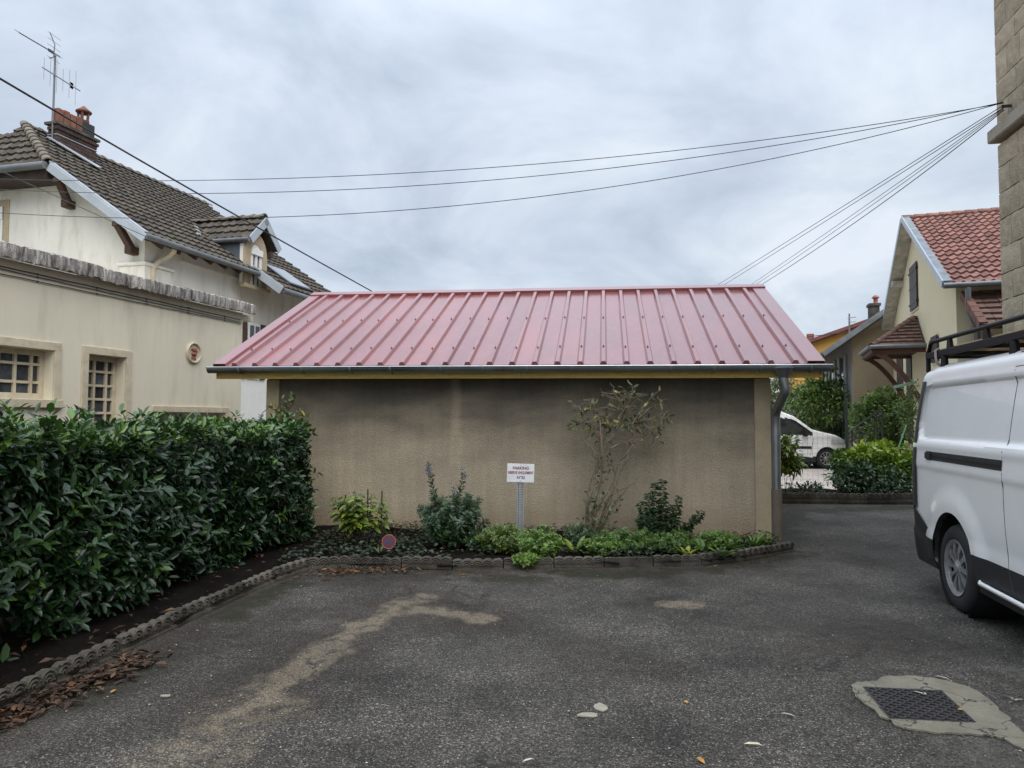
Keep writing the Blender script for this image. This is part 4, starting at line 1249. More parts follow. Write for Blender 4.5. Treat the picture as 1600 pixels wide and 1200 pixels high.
    for uu in (376.5, 407):
        c = wp(uu, 503, .03)
        MB().obox(Vector((c.x, c.y, b.z - 1.0)), A_ * (ww * .42), UP * (a.z - b.z + 1.0), NR * .035).build('shutter', m_brown_wood, t, bevel=.004)
    # ---- wall dormer with its own little gabled roof
    pln = H0 + NR * .38
    fp = lambda u, v, d=0.0: PL(u, v, H0 + NR * (.38 + d), NR)
    ap = fp(415, 341); n0 = fp(389, 371); 
    sA = (ap - H0).dot(A_); sN = (n0 - H0).dot(A_); hw = sA - sN
    zA, zN = ap.z, n0.z
    mk = lambda s, z, d=.38: H0 + A_ * s + NR * d + UP * z
    # depth back to where the dormer ridge meets the main roof
    def roof_b(z):                                            # distance behind the wall (along B) of the main roof at height z
        return (z - E0.z) / (up.z / abs(up.dot(B_))) - .42
    dm_ridge = roof_b(zA - .03); dm_eave = roof_b(zN)
    for side in (-1, 1):
        a = mk(sA, zA); b = mk(sA + side * hw, zN)
        poly2 = [a, b, mk(sA + side * hw, zN, -dm_eave), mk(sA, zA, -dm_ridge)]
        dd = (a - b).normalized(); nn = dd.cross(B_); nn = nn if nn.z > 0 else -nn
        dr = MB().prism(poly2, nn * -.09).build('dormer_roof', m_tile, t)
        lay_tiles(dr, tm, b - dd * .03, B_ if side == -1 else B_, dd, int((dm_ridge + .4) / w) + 1, int((a - b).length / l) + 1, w, l, poly_keep(b, B_, dd, poly2), 40, 5 + side)
        ln = (a - b).length
        MB().obox(b + NR * .012 - nn * .16, dd * (ln + .0), nn * .19, NR * .03).build('barge_board', m_white_metal, t, bevel=.004)
    lay_ridge(mk(sA, zA), mk(sA, zA, -dm_ridge), UP)
    MB().tube([mk(sN, zN, .42) - UP * .05 - A_ * .05, mk(sN, zN, -dm_eave) - UP * .05 - A_ * .05], .06, 8).build('gutter', m_zinc_dk, t, smooth=50)
    # dormer cheeks and front
    m_cheek = M('slate_blue_cladding', (.10, .115, .14), .5, .2, 3)
    s0 = (wp(379, 420, .2) - H0).dot(A_); s1 = (wp(411, 420, .2) - H0).dot(A_)
    ze0 = roof_b(zN - .1)
    for s in (s0, s1):
        MB().prism([mk(s, gz(0) - .3, .2), mk(s, zN - .06, .2), mk(s, zN - .06, -roof_b(zN - .1) - .1)], A_ * .04).build('dormer_cheek', m_cheek, t)
    zsill = wp(390, 446, .2).z
    mid = (s0 + s1) / 2
    ztop = zA - .35
    DF = .17
    mk0 = mk
    mk = lambda s, z, d=.38: mk0(s, z, d + DF)
    fr = [mk(s0 - .02, zsill, .06), mk(s1 + .02, zsill, .06), mk(s1 + .02, zN - .12, .06), mk(mid, ztop, .06), mk(s0 - .02, zN - .12, .06)]
    MB().prism(fr, B_ * .10).build('dormer_front', m_wall, t)
    # arched stone surround and white window
    o0 = (wp(388.5, 420, .06 + DF) - H0).dot(A_); o1 = (wp(406, 420, .06 + DF) - H0).dot(A_)
    cx = (o0 + o1) / 2; rw = (o1 - o0) / 2
    zs = wp(389, 397, .06 + DF).z
    arc = lambda r, k, n=14: (cx + r * math.cos(math.pi * k / n), zs + r * 1.25 * math.sin(math.pi * k / n))
    mb = MB()
    inn = [(cx + rw, zsill)] + [arc(rw, k) for k in range(15)] + [(cx - rw, zsill)]
    out = [(cx + rw + .22, zsill)] + [arc(rw + .22, k) for k in range(15)] + [(cx - rw - .22, zsill)]
    for dpt in (.06, .11):
        pass
    rowsA = [[mk(x, z, .055) for x, z in inn], [mk(x, z, .11) for x, z in inn], [mk(x, z, .11) for x, z in out], [mk(x, z, .055) for x, z in out]]
    mb.grid(rowsA); sur = mb.build('stone_surround', m_stone, t, smooth=30)
    mb = MB(); mb.prism([mk(x, z, .07) for x, z in inn], B_ * -.012); mb.build('pane', m_glass, sur)
    for a, b in (((cx - rw + .05, zsill), (cx - rw + .05, zs)), ((cx, zsill), (cx, zs)), ((cx + rw - .05, zsill), (cx + rw - .05, zs))):
        mb = MB(); mb.bar(mk(*a, .095), mk(*b, .095), .09, .04, NR); mb.build('window_frame', m_white, sur)
    mb = MB(); mb.obox(mk(cx - rw, zs - .0, .085), A_ * (2 * rw), UP * .16, NR * .07); mb.build('roller_blind_box', m_white, sur, bevel=.01)
    mb = MB(); mb.prism([mk(x, z, .084) for x, z in inn if z > zs + .1], NR * .012); mb.build('blind', m_white, sur)
    MB().obox(mk(o0 - .3, zsill - .1, .02), A_ * (o1 - o0 + .6), NR * .16, UP * .098).build('sill', m_stone, t, bevel=.01)
    # dormer overhang timbers
    for s in (s1 + .12,):
        MB().bar(mk(s, zN - .2, .0), mk(s, zN - .2, .2), .1, .14).build('purlin_end', m_brown_wood, t)
    # flashing strip on the near side of the dormer, skylight in the far roof
    f0 = rp(306, 353, .03); f1 = rp(312, 370, .03)
    MB().bar(f0, f1, .12, .015, nr).build('flashing', m_white_metal, t)
    sk = [rp(432, 421, .05), rp(446, 430, .05), rp(477, 453, .05), rp(462, 446, .05)]
    c = (rp(430, 420, .05) + rp(470, 449, .05)) / 2
    sc = (c - E0).dot(A_); qc = (c - E0).dot(up)
    sky_ = MB().obox(at(sc - .6, qc - .55) + nr * .02, A_ * 1.1, up * 1.1, nr * .07).build('skylight', m_dark_metal, t, bevel=.01)
    MB().obox(at(sc - .52, qc - .47) + nr * .075, A_ * .94, up * .94, nr * .02).build('pane', M('skylight_glass', (.25, .28, .3), .08, .1, 2, spec=.8), sky_)
    # ---- chimney astride the ridge
    m_brick = M('chimney_brick', (.07, .042, .034), .9, .4, 10, rand=.35, bump=.3, bscale=80, stain=(.03, .027, .026), sscale=5, samt=.7)
    m_mort = M('mortar', (.16, .15, .14), .95, .2, 8)
    bR = (ridge0 - H0).dot(B_)
    cpl = H0 + B_ * (bR - .62)
    cp = lambda u, v: PL(u, v, cpl, NR)
    c0 = cp(89, 215); c1 = cp(151, 245)
    sc0 = (c0 - H0).dot(A_); sc1 = (c1 - H0).dot(A_)
    zb = min(ridge0.z - .9, c1.z - .6); zt_ = (cp(89, 199).z + cp(151, 229).z) / 2 + .10
    dpt = .28
    cb = lambda s, b, z: H0 + A_ * s + B_ * (bR - .62 + b) + UP * z
    ch = MB().obox(cb(sc0 + .015, .015, zb), A_ * (sc1 - sc0 - .03), B_ * (dpt - .03), UP * (zt_ - zb)).build('chimney', m_mort, t)
    course = .075; rs = random.Random(6)
    bl = MB().obox((-.5, -.5, -.5), (1, 0, 0), (0, 1, 0), (0, 0, 1)).mesh('brick', m_brick)
    z = zb + .3; row = 0
    while z + .065 < zt_:
        prj = .03 if zt_ - z < .18 else 0
        s = sc0 - prj + (.0 if row % 2 else -.0); first = True
        s_ = s
        while s_ < sc1 + prj - .02:
            ln = .21 if not (first and row % 2) else .1; first = False
            ln = min(ln, sc1 + prj - s_)
            p = cb(s_ + ln / 2, .05 - prj, z + .0325)
            piece('brick', bl, ch, basis(A_ * ln, B_ * .1, UP * .065, p + NR * rs.uniform(0, .004)))
            s_ += ln + .011
        for k in range(1):
            p = cb(sc0 - prj + .05, .1 + .17 * k + .08, z + .0325)
            piece('brick', bl, ch, basis(A_ * .1, B_ * .16, UP * .065, p))
        z += course; row += 1
    MB().obox(cb(sc0 - .05, -.05, zt_), A_ * (sc1 - sc0 + .1), B_ * (dpt + .1), UP * .06).build('chimney_slab', m_conc, ch)
    for zz in (zt_ - .24, zt_ - .52):
        MB().obox(cb(sc0 - .006, -.006, zz), A_ * (sc1 - sc0 + .012), B_ * (dpt + .012), UP * .018).build('metal_strap', m_white_metal, ch)
    m_pot = M('terracotta_pot', (.20, .08, .05), .85, .3, 9, stain=(.12, .06, .045), sscale=4, samt=.6, rand=.15)
    pz0 = zt_ + .06
    npan = 4; Ls = (sc1 - sc0) * .62
    for k in range(npan):
        MB().obox(cb(sc0 + .03 + Ls * k / npan, .02, pz0), A_ * (Ls / npan - .02), B_ * .2, UP * (.34 + .02 * (k % 2))).build('flue_block', m_pot, ch, bevel=.01)
    pc_ = cb(sc0 + (sc1 - sc0) * .80, .2, pz0)
    MB().obox(cb(sc0 + (sc1 - sc0) * .68, .08, pz0), A_ * .36, B_ * .24, UP * .34).build('flue_base', m_dark_metal, ch, bevel=.01)
    mb = MB(); pc2 = pc_ + UP * .34
    mb.lathe([(.12, 0), (.13, .05), (.10, .06)], 12, Matrix.Translation(pc2))
    for k in range(5):
        th_ = 2 * math.pi * k / 5
        mb.tube([pc2 + Vector((.10 * math.cos(th_), .10 * math.sin(th_), .05)), pc2 + Vector((.12 * math.cos(th_), .12 * math.sin(th_), .26))], .028, 5)
    mb.lathe([(.17, .25), (.18, .28), (.06, .38), (.02, .42)], 12, Matrix.Translation(pc2))
    mb.build('chimney_pot', m_pot, ch, smooth=50)
    # flashing at the foot of the stack, on the visible slope
    fl0 = rp(76, 214, .10); fl1 = rp(156, 262, .10)
    MB().bar(fl0, fl1, .22, .02, nr).build('flashing', m_white_metal, ch)
    # ---- aerial on the stack
    ms = cb(sc0 - .03, .1, zt_ - .5)
    mt = P(90.5, 87, ms.y)
    an = thing('tv_aerial', 'tall rooftop aerial with two antenna booms strapped to the brick chimney', 'antenna', ms)
    m_al = M('aerial_metal', (.16, .165, .175), .5, .1, 4, metal=.4)
    mast_top = Vector((ms.x, ms.y, mt.z))
    MB().tube([ms, mast_top], .022, 8).build('mast', m_al, an)
    for (u0, v0), (u1, v1), nel, vert in (((30, 51), (93, 88), 11, False), ((66, 105), (125, 142), 6, True)):
        a = P(u0, v0, ms.y - .05); b = P(u1, v1, ms.y - .05)
        d = (b - a).normalized()
        side = UP if vert else Vector((.12, 1, 0)).normalized()
        bo = MB(); bo.tube([a, b], .014, 6); boom = bo.build('boom', m_al, an)
        mb = MB()
        for k in range(nel):
            p = a.lerp(b, (k + .3) / nel)
            h = (.16 if not vert else .26 + .07 * (k % 3))
            mb.tube([p - side * h, p + side * h], .006 if not vert else .004, 5)
        mb.build('element', m_al, boom)
        if not vert:
            mb = MB()
            q = a.lerp(b, .86)
            mb.tube([q + UP * .42 - d * .12, q + UP * .2 + d * .02, q, q - UP * .1, q - UP * .18 - d * .12], .012, 5)
            for k in range(5): 
                p = q + UP * (.4 - .14 * k); mb.tube([p - side * .2, p + side * .2], .004, 4)
            mb.build('reflector', m_al, boom)
        mb = MB(); mb.cbox(a.lerp(b, .78), d * .09, side * .07, UP * .07); mb.build('junction_box', m_dark_metal, boom)
build_left_house()
# ------------------------------------------------------------------ stone building at the right edge
def build_stone():
    C = P(1571, 600, 9.1); C.z = 0
    th = math.atan(.2)
    ex = -Vector((math.sin(th), math.cos(th), 0)); nl = Vector((-math.cos(th), math.sin(th), 0))
    t = thing('stone_building', 'tall building of rough tan cut stone with a projecting string course', 'building', C)
    m_st = M('tan_stone', (0.47, 0.395, 0.28), .93, .2, 4, bump=.9, bscale=22, fine=.15, fscale=60, rand=.16, stain=(.33, .29, .22), sscale=3, samt=.5, bdist=.02)
    m_mo = M('stone_mortar', (.33, .30, .25), .95, .15, 8)
    MB().obox(C - nl * .05 + UP * -.2, ex * 11, -nl * 6, UP * 12).build('wall', m_mo, t)
    zs = PL(1570, 216, C, nl).z
    rs = random.Random(12)
    def blk(seed):
        r = random.Random(seed)
        bm = bmesh.new(); bmesh.ops.create_cube(bm, size=1)
        bmesh.ops.subdivide_edges(bm, edges=[e for e in bm.edges], cuts=3, use_grid_fill=True)
        for v in bm.verts:
            edge = sum(abs(abs(c) - .5) < .01 for c in v.co)
            f = .0 if edge >= 2 else r.uniform(.0, .13)
            if v.co.y < -.3:
                v.co.y -= f if edge < 2 else -.03
            v.co.x += r.uniform(-.012, .012); v.co.z += r.uniform(-.02, .02)
        me = bpy.data.meshes.new('stone_block'); bm.to_mesh(me); bm.free(); me.materials.append(m_st); smooth_mesh(me, 50)
        return me
    bl = [blk(s) for s in range(6)]
    z = -.1; row = 0
    while z < 11.6:
        h = rs.choice([.27, .30, .34, .37])
        if abs(z - zs) < .12: z = zs + .22
        if z < zs < z + h: h = zs - z - .0
        if h < .1: z = zs + .22; continue
        x = 0.0
        k = 0
        while x < 2.3:
            ln = (.52 if row % 2 else .30) if k == 0 else rs.uniform(.28, .55)
            p = C + ex * (x + ln / 2) - nl * .05 + UP * (z + h / 2)
            piece('stone_block', bl[rs.randrange(6)], t, basis(ex * (ln - .008), -nl * .14, UP * (h - .008), p))
            x += ln; k += 1
        z += h; row += 1
    MB().obox(C - ex * .07 + nl * .11 + UP * (zs + .01), ex * 9, -nl * .3, UP * .17).build('string_course', M('string_stone', (.36, .325, .26), .9, .2, 4, bump=.3, bscale=50, stain=(.2, .19, .165), sscale=4, samt=.6), t, bevel=.015)
    # iron cable bracket
    pb = PL(1570, 166, C + nl * .1, nl)
    MB().bar(pb - nl * .2, pb + nl * .04, .03, .03).build('cable_bracket', m_dark_metal, t)
    return pb + nl * .04
CABLE_ANCHOR = build_stone()

# ------------------------------------------------------------------ cream house with the red tiled roof
def build_right_house():
    N0 = P(1497, 600, 15.0); N0.z = 0
    a = math.atan(.38)
    eg = Vector((math.sin(a), math.cos(a), 0)); er = Vector((math.cos(a), -math.sin(a), 0))
    W = 10.0
    ro, eo = .32, .45                                  # rake and eave overhang
    E = N0 - er * ro - eg * eo
    E.z = PL(1477, 441, E, -er).z
    t = thing('cream_house', 'cream gabled house with a red tiled roof and brown shutters behind the white van', 'house', N0)
    zap = PL(1409, 342, E, -er)
    # choose the apex on the ray where the gable is symmetric
    half = (zap - E).dot(eg)
    rise = zap.z - E.z
    W = 2 * (half - eo)
    up = (eg * half + UP * rise).normalized(); nr = er.cross(up); nr = nr if nr.z > 0 else -nr
    sl = math.hypot(half, rise)
    m_wall = M('cream_wall', (.66, .585, .40), .92, .05, .7, bump=.2, bscale=90, fine=.04, fscale=120, stain=(.5, .44, .3), sscale=1.4, samt=.25)
    zw = lambda d: E.z - .16 + (d + eo) * rise / half
    Lr = 9.0
    prof = [N0, N0 + UP * zw(0), N0 + eg * (W / 2) + UP * zw(W / 2), N0 + eg * W + UP * zw(0), N0 + eg * W]
    MB().prism(prof, er * (Lr - ro)).build('wall', m_wall, t)
    m_tile = M('red_tile', (.25, .122, .098), .85, .3, 6, bump=.4, bscale=60, rand=.26, stain=(.13, .065, .055), sscale=5, samt=.55, fine=.15, fscale=50)
    w, l = .175, sl / 17.3
    tm = tile_mesh('tile', m_tile, w, l, h=.026, style=1)
    A4 = [E, E + er * Lr, E + er * Lr + up * sl, E + up * sl]
    rf = MB().prism([p - nr * .006 for p in A4], nr * -.02).build('roof', m_tile, t)
    m_sof = M('soffit_boards', (.50, .47, .40), .8, .2, 5, stretch=(1, 1, 1), stain=(.25, .22, .18), sscale=4, samt=.7)
    MB().prism([p - nr * .03 for p in A4], nr * -.05).build('roof_deck', m_sof, t)
    lay_tiles(t, tm, E + er * .05 - up * .05, er, up, int(Lr / w), 18, w, l, lambda c, i, j: (c - E).dot(er) < 5.5, 260, 7)
    # far slope
    dn = (eg * half - UP * rise).normalized()
    nd = er.cross(dn); nd = nd if nd.z > 0 else -nd
    T = E + up * sl
    MB().prism([T, T + er * Lr, T + er * Lr + dn * sl, T + dn * sl], nd * -.08).build('rear_roof', m_sof, t)
    MB().prism([T + nd * .03, T + er * Lr + nd * .03, T + er * Lr + dn * sl + nd * .03, T + dn * sl + nd * .03], nd * -.025).build('rear_tiles', m_tile, t)
    # ridge tiles
    n = 8; pts = [(.11 * math.cos(math.pi * k / n), .09 * math.sin(math.pi * k / n)) for k in range(n + 1)]
    mb = MB(); mb.grid([[(0, a_ * 1.1, b * 1.1) for a_, b in pts], [(.08, a_ * 1.1, b * 1.1) for a_, b in pts], [(.34, a_ * .92, b * .92) for a_, b in pts]])
    rm = mb.mesh('ridge_tile', m_tile, fixn=False, smooth=50)
    for k in range(16):
        piece('ridge_tile', rm, t, basis(er, -eg, UP, T + er * (.3 * k) + UP * .0))
    # barge boards, metal capped
    MB().obox(E - UP * .10 + nr * .03, up * sl, nr * .15, -er * .03).build('barge_board', m_white_metal, t, bevel=.004)
    MB().obox(T - UP * .12 + nd * .02, dn * sl, nd * .16, -er * .03).build('barge_board', m_white_metal, t, bevel=.004)
    MB().obox(E + nr * .04, up * sl, nr * .035, er * .16).build('verge_strip', M('lead', (.22, .24, .26), .5, .3, 6, metal=.5), t)
    # purlin ends below the far overhang
    for f in (.42, .92):
        p = T + dn * (sl * f) - UP * .2
        MB().obox(p, er * .5, eg * .14, UP * -.2).build('purlin_end', m_sof, t, bevel=.02)
    # gutter and swan-neck downpipe
    MB().tube([E - eg * .05 - UP * .04, E + er * Lr - eg * .05 - UP * .06], .065, 10).build('gutter', m_zinc_dk, t, smooth=50)
    w0 = N0 + er * .35 - eg * .08
    q0 = E + er * (ro + .12) - eg * .05 - UP * .1
    zb = q0.z
    pts = [q0, q0 - UP * .2, q0 - UP * .5 + eg * .02, Vector((w0.x, w0.y, zb - .85)), Vector((w0.x, w0.y, zb - 1.1)), Vector((w0.x, w0.y, .2))]
    MB().tube(pts, .055, 10).build('downpipe', m_zinc_dk, t, smooth=50)
    # shuttered windows in the gable
    gp = lambda u, v, d=0.0: PL(u, v, N0 - er * d, -er)
    m_sh = M('brown_shutter', (.05, .038, .033), .6, .25, 6)
    def shutters(ul, ur, vt, vb):
        a_ = gp(ul, vt); b = gp(ur, vt); zb_ = gp((ul + ur) / 2, vb).z; zt = (a_.z + b.z) / 2
        s0 = (a_ - N0).dot(eg); s1 = (b - N0).dot(eg)
        s0, s1 = min(s0, s1), max(s0, s1)
        fr = MB().obox(N0 + eg * (s0 - .02) - er * .02 + UP * (zb_ - .07), eg * (s1 - s0 + .04), er * .05, UP * .06).build('window', m_frame, t)
        for k in range(2):
            x = s0 + (s1 - s0) * k / 2
            wv = (s1 - s0) / 2 - .012
            lf = MB().obox(N0 + eg * x - er * .05 + UP * zb_, eg * wv, er * .03, UP * (zt - zb_)).build('shutter', m_sh, fr, bevel=.003)
        for zz in (.14, .5, .86):
            MB().obox(N0 + eg * s0 - er * .058 + UP * (zb_ + (zt - zb_) * zz - .03), eg * (s1 - s0), er * .008, UP * .06).build('shutter_rail', m_sh, fr)
        for x in (s0 - .04, s1):
            for zz in (.14, .86):
                MB().obox(N0 + eg * x - er * .07 + UP * (zb_ + (zt - zb_) * zz - .03), eg * .04, er * .07, UP * .05).build('hinge', m_dark_metal, fr)
    shutters(1434, 1423, 414, 484)
    shutters(1467, 1457, 525, 566)
    # tiled lean-to below the near eave
    zl = PL(1520, 457, N0 - eg * .02, -eg).z
    o = N0 + er * .12 - eg * 1.5
    zf = PL(1546, 508, o, -eg).z
    ul = (eg * 1.5 + UP * (zl - zf)).normalized(); ll = math.hypot(1.5, zl - zf)
    Lq = 5.0
    o.z = zf
    nl_ = er.cross(ul); nl_ = nl_ if nl_.z > 0 else -nl_
    m_bt = M('brown_flat_tile', (.15, .085, .062), .85, .3, 6, rand=.22, bump=.3, bscale=60, stain=(.09, .055, .045), sscale=5, samt=.5)
    MB().prism([o, o + er * Lq, o + er * Lq + ul * ll, o + ul * ll], nl_ * -.08).build('lean_to_roof', m_brown_wood, t)
    lt = t.children[-1]
    ft = tile_mesh('tile', m_bt, .26, ll / 6.2, h=.02, style=2)
    lay_tiles(lt, ft, o - ul * .03, er, ul, int(Lq / .26), 7, .26, ll / 6.2, lambda c, i, j: (c - o).dot(er) < 3, 60, 9)
    ve = M('verge_tile', (.15, .07, .05), .85, .3, 6, rand=.2)
    vm = MB().obox((-.02, 0, -.12), (.14, 0, 0), (0, ll / 6.2 - .02, 0), (0, 0, .17)).mesh('verge_tile', ve)
    for k in range(6):
        piece('verge_tile', vm, lt, basis(er, ul, nl_, o - er * .03 + ul * (ll / 6.2 * k) + nl_ * .02))
    MB().bar(o + er * .1 - UP * .2, N0 + er * .65 - eg * .05 + UP * (zf - 1.0), .12, .12).build('lean_to_brace', m_brown_wood, t)
    # hipped porch canopy on the gable wall
    ap = gp(1433, 493)
    sA = (ap - N0).dot(eg)
    pin = gp(1447, 538)
    hw = sA - (pin - N0).dot(eg)
    ze = pin.z
    out = 1.25
    cn = N0 + eg * (sA - hw) + UP * ze; cf = N0 + eg * (sA + hw) + UP * ze
    on = cn - er * out; of = cf - er * out
    apo = N0 + eg * sA + UP * ap.z
    pr = MB().add([cn, on, of, cf, apo, cn - UP * .1, on - UP * .1, of - UP * .1, cf - UP * .1], [(0, 1, 4), (1, 2, 4), (2, 3, 4), (0, 1, 6, 5), (1, 2, 7, 6), (2, 3, 8, 7), (5, 6, 7, 8)]).build('porch_roof', m_brown_wood, t)
    pt = tile_mesh('tile', m_bt, .17, .17, h=.016, style=2)
    for (p, q, sd) in ((on, cn, 1), (of, on, 2)):
        ed0 = (q - p).normalized()
        foot = p + ed0 * (apo - p).dot(ed0)
        u2 = (apo - foot).normalized(); hgt = (apo - foot).length
        lay_tiles(pr, pt, p - u2 * .03, ed0, u2, int((q - p).length / .17) + 1, int(hgt / .17) + 1, .17, .17, poly_keep(p, ed0, u2, [p, q, apo]), 90, sd)
    d = (apo - on); L_ = d.length; d.normalize()
    hm = MB(); n = 6; pts = [(.08 * math.cos(math.pi * k / n), .07 * math.sin(math.pi * k / n)) for k in range(n + 1)]
    hm.grid([[(0, a_ * 1.15, b * 1.15) for a_, b in pts], [(.22, a_ * .95, b * .95) for a_, b in pts]])
    hme = hm.mesh('hip_tile', m_bt, fixn=False, smooth=50)
    y = UP.cross(d).normalized()
    for k in range(int(L_ / .2)):
        piece('hip_tile', hme, pr, basis(d, y, d.cross(y), on + d * (.2 * k)))
    MB().tube([on - er * .06 - UP * .03, of - er * .06 - UP * .03], .055, 8).build('gutter', m_zinc_dk, pr, smooth=50)
    MB().tube([cn - eg * .06 - UP * .03, on - eg * .06 - er * .05 - UP * .03], .055, 8).build('gutter', m_zinc_dk, pr, smooth=50)
    m_rb = M('reddish_timber', (.085, .035, .024), .7, .3, 6)
    for base in (cn + eg * .12, cf - eg * .12):
        pts = []
        for k in range(9):
            tt = k / 8
            pts.append(base - er * (out * .92 * (1 - tt) + .05) + UP * (-.16 - 1.45 * tt ** 1.6))
        mb = MB()
        for p0, p1 in zip(pts[:-1], pts[1:]): mb.bar(p0, p1 + (p1 - p0) * .1, .12, .15, eg)
        mb.build('porch_brace', m_rb, pr)
        MB().bar(base - er * .07 - UP * .1, base - er * .07 - UP * 1.9, .14, .14).build('wall_post', m_rb, pr)
        MB().bar(base - er * out * .97 - UP * .12, base - UP * .12, .13, .13).build('porch_beam', m_rb, pr)
    MB().bar(on + er * .05 - UP * .12, of + er * .05 - UP * .12, .13, .14).build('porch_beam', m_rb, pr)
    # door and dark louvred panel under the porch
    for ul_, ur_ in ((1411, 1402), (1425, 1417)):
        a_ = gp(ul_, 556); b = gp(ur_, 556)
        s0, s1 = sorted(((a_ - N0).dot(eg), (b - N0).dot(eg)))
        dr = MB().obox(N0 + eg * s0 - er * .03 + UP * .8, eg * (s1 - s0), er * .05, UP * (a_.z - .8)).build('louvred_panel', m_sh, t)
    return dict(N0=N0, er=er, eg=eg)
RH = build_right_house()

# ------------------------------------------------------------------ houses farther back
def simple_house(name, label, corner_u, Y, slope_a, front_len, side_len, apex_px, eave_px, wall_m, roof_m, cap_m, over=.6, side_mat=None):
    """gable wall facing us along er from the corner, side wall running back along eg"""
    C0 = P(corner_u, 600, Y); C0.z = 0
    a = math.atan(slope_a)
    eg = Vector((math.sin(a), math.cos(a), 0)); er = Vector((math.cos(a), -math.sin(a), 0))
    t = thing(name, label, 'house', C0)
    E = C0 - er * over - eg * .5
    E.z = PL(*eave_px, E, -eg).z
    ap = PL(*apex_px, E, -eg)
    half = front_len / 2 + over
    k = (ap.z - E.z) / (ap - E).dot(er)
    rise = k * half
    up = (er * half + UP * rise).normalized(); n = eg.cross(up); n = n if n.z > 0 else -n
    sl = math.hypot(half, rise)
    zz = lambda d: E.z - .15 + (d + over) * k
    prof = [C0, C0 + UP * zz(0), C0 + er * (front_len / 2) + UP * zz(front_len / 2), C0 + er * front_len + UP * zz(0), C0 + er * front_len]
    MB().prism(prof, eg * side_len).build('wall', wall_m, t)
    Lr = side_len + 1
    MB().prism([E, E + eg * Lr, E + eg * Lr + up * sl, E + up * sl], n * -.14).build('roof', roof_m, t)
    dn = (er * half - UP * rise).normalized(); T = E + up * sl; n2 = eg.cross(dn); n2 = n2 if n2.z > 0 else -n2
    MB().prism([T, T + eg * Lr, T + eg * Lr + dn * sl, T + dn * sl], n2 * -.14).build('roof', roof_m, t)
    MB().obox(E - eg * .02 - n * .10, up * sl, n * .14, eg * -.04).build('barge_board', cap_m, t)
    MB().obox(T - eg * .02 - n2 * .13, dn * sl, n2 * .2, eg * -.04).build('barge_board', cap_m, t)
    MB().obox(E + n * .03 - eg * .05, up * sl, n * .04, eg * .5).build('verge_cap', cap_m, t)
    MB().tube([E - er * .06 - UP * .05, E - er * .06 + eg * Lr - UP * .05], .07, 8).build('gutter', m_zinc_dk, t, smooth=50)
    if side_mat:
        MB().obox(C0 - er * .012 + eg * .02, eg * (side_len - .1), er * .05, UP * (zz(0) - .02)).build('side_wall', side_mat, t)
    return t, C0, er, eg, zz, E, T
m_zinc_d = M('dull_zinc', (.22, .235, .25), .5, .2, 4, metal=.3)
m_beige = M('beige_wall', (.30, .24, .155), .93, .12, .6, bump=.2, bscale=40, fine=.08, fscale=60, stain=(.24, .19, .13), sscale=1.0, samt=.6)
m_greyw = M('grey_wall', (.30, .28, .26), .93, .12, .8, stain=(.2, .19, .18), sscale=1, samt=.5)
m_slate = M('grey_roof', (.09, .085, .085), .8, .3, 4)
t, C0, er, eg, zz, E, T = simple_house('beige_house', 'plain beige rendered house with pale shutters and a grey roof beyond the bushes', 1333, 24, .3, 8.5, 9, (1370, 494), (1285, 553), m_beige, m_slate, m_zinc_d, over=1.0, side_mat=m_greyw)
for s in (1.6, 4.1, 6.3):
    top = zz(0) - .55
    wn = MB().obox(C0 - er * .03 + eg * s + UP * (top - 1.5), eg * .9, er * .04, UP * 1.5).build('window', m_glass, t)
    for q in (-.5, .92):
        MB().obox(C0 - er * .07 + eg * (s + q) + UP * (top - 1.55), eg * .46, er * .04, UP * 1.6).build('shutter', M('pale_shutter', (.36, .38, .41), .6), wn)
cq = P(1366, 470, 27.5)
cq = P(1365, 478, 27.5); cq.z -= .6
chm = MB().cbox((cq.x, cq.y, cq.z), er * .34, eg * .5, UP * 1.2).build('chimney', m_conc, t, bevel=.03)
MB().cbox((cq.x, cq.y, cq.z + .62), er * .42, eg * .6, UP * .1).build('chimney_slab', m_conc, chm)
m_pot2 = M('clay_pot', (.30, .11, .07), .85, .3, 9)
mb = MB(); b0 = Vector((cq.x + .08, cq.y, cq.z + .66))
mb.lathe([(.10, 0), (.11, .05), (.075, .08), (.08, .22), (.14, .25), (.13, .28), (.04, .36)], 12, Matrix.Translation(b0)); mb.build('chimney_pot', m_pot2, chm, smooth=50)
pp = P(1327, 515, 27.0)
an = thing('tv_aerial', 'thin distant aerial standing on the roof of the beige house', 'antenna', pp)
m_al2 = M('far_aerial_metal', (.2, .205, .215), .5, .1, 4, metal=.4)
top = P(1327, 490, 27)
MB().tube([pp - UP * .6, top], .03, 6).build('mast', m_al2, an)
for v, h in ((498, .16), (505, .14)):
    q = P(1327, v, 27); MB().tube([q - Vector((h, .2, 0)), q + Vector((h, -.2, .04))], .016, 5).build('element', m_al2, an)
m_yel = M('yellow_wall', (.66, .40, .10), .9, .05, .6, stain=(.5, .3, .08), sscale=1, samt=.3)
m_redr = M('dull_red_roof', (.13, .06, .045), .85, .3, 5)
t2, C2, er2, eg2, zz2, E2, T2 = simple_house('yellow_house', 'ochre yellow house with a dull red roof glimpsed past the shed corner', 1242, 36, .28, 11.0, 9, (1303, 519), (1266, 545), m_yel, m_redr, M('red_barge', (.17, .06, .05), .7), over=.5)
cq = P(1268, 518, 38)
cq = P(1266, 522, 38); cq.z -= .9
MB().cbox((cq.x, cq.y, cq.z), er2 * .34, eg2 * .34, UP * 1.8).build('chimney', M('far_brick', (.24, .10, .06), .9, .4, 8), t2)
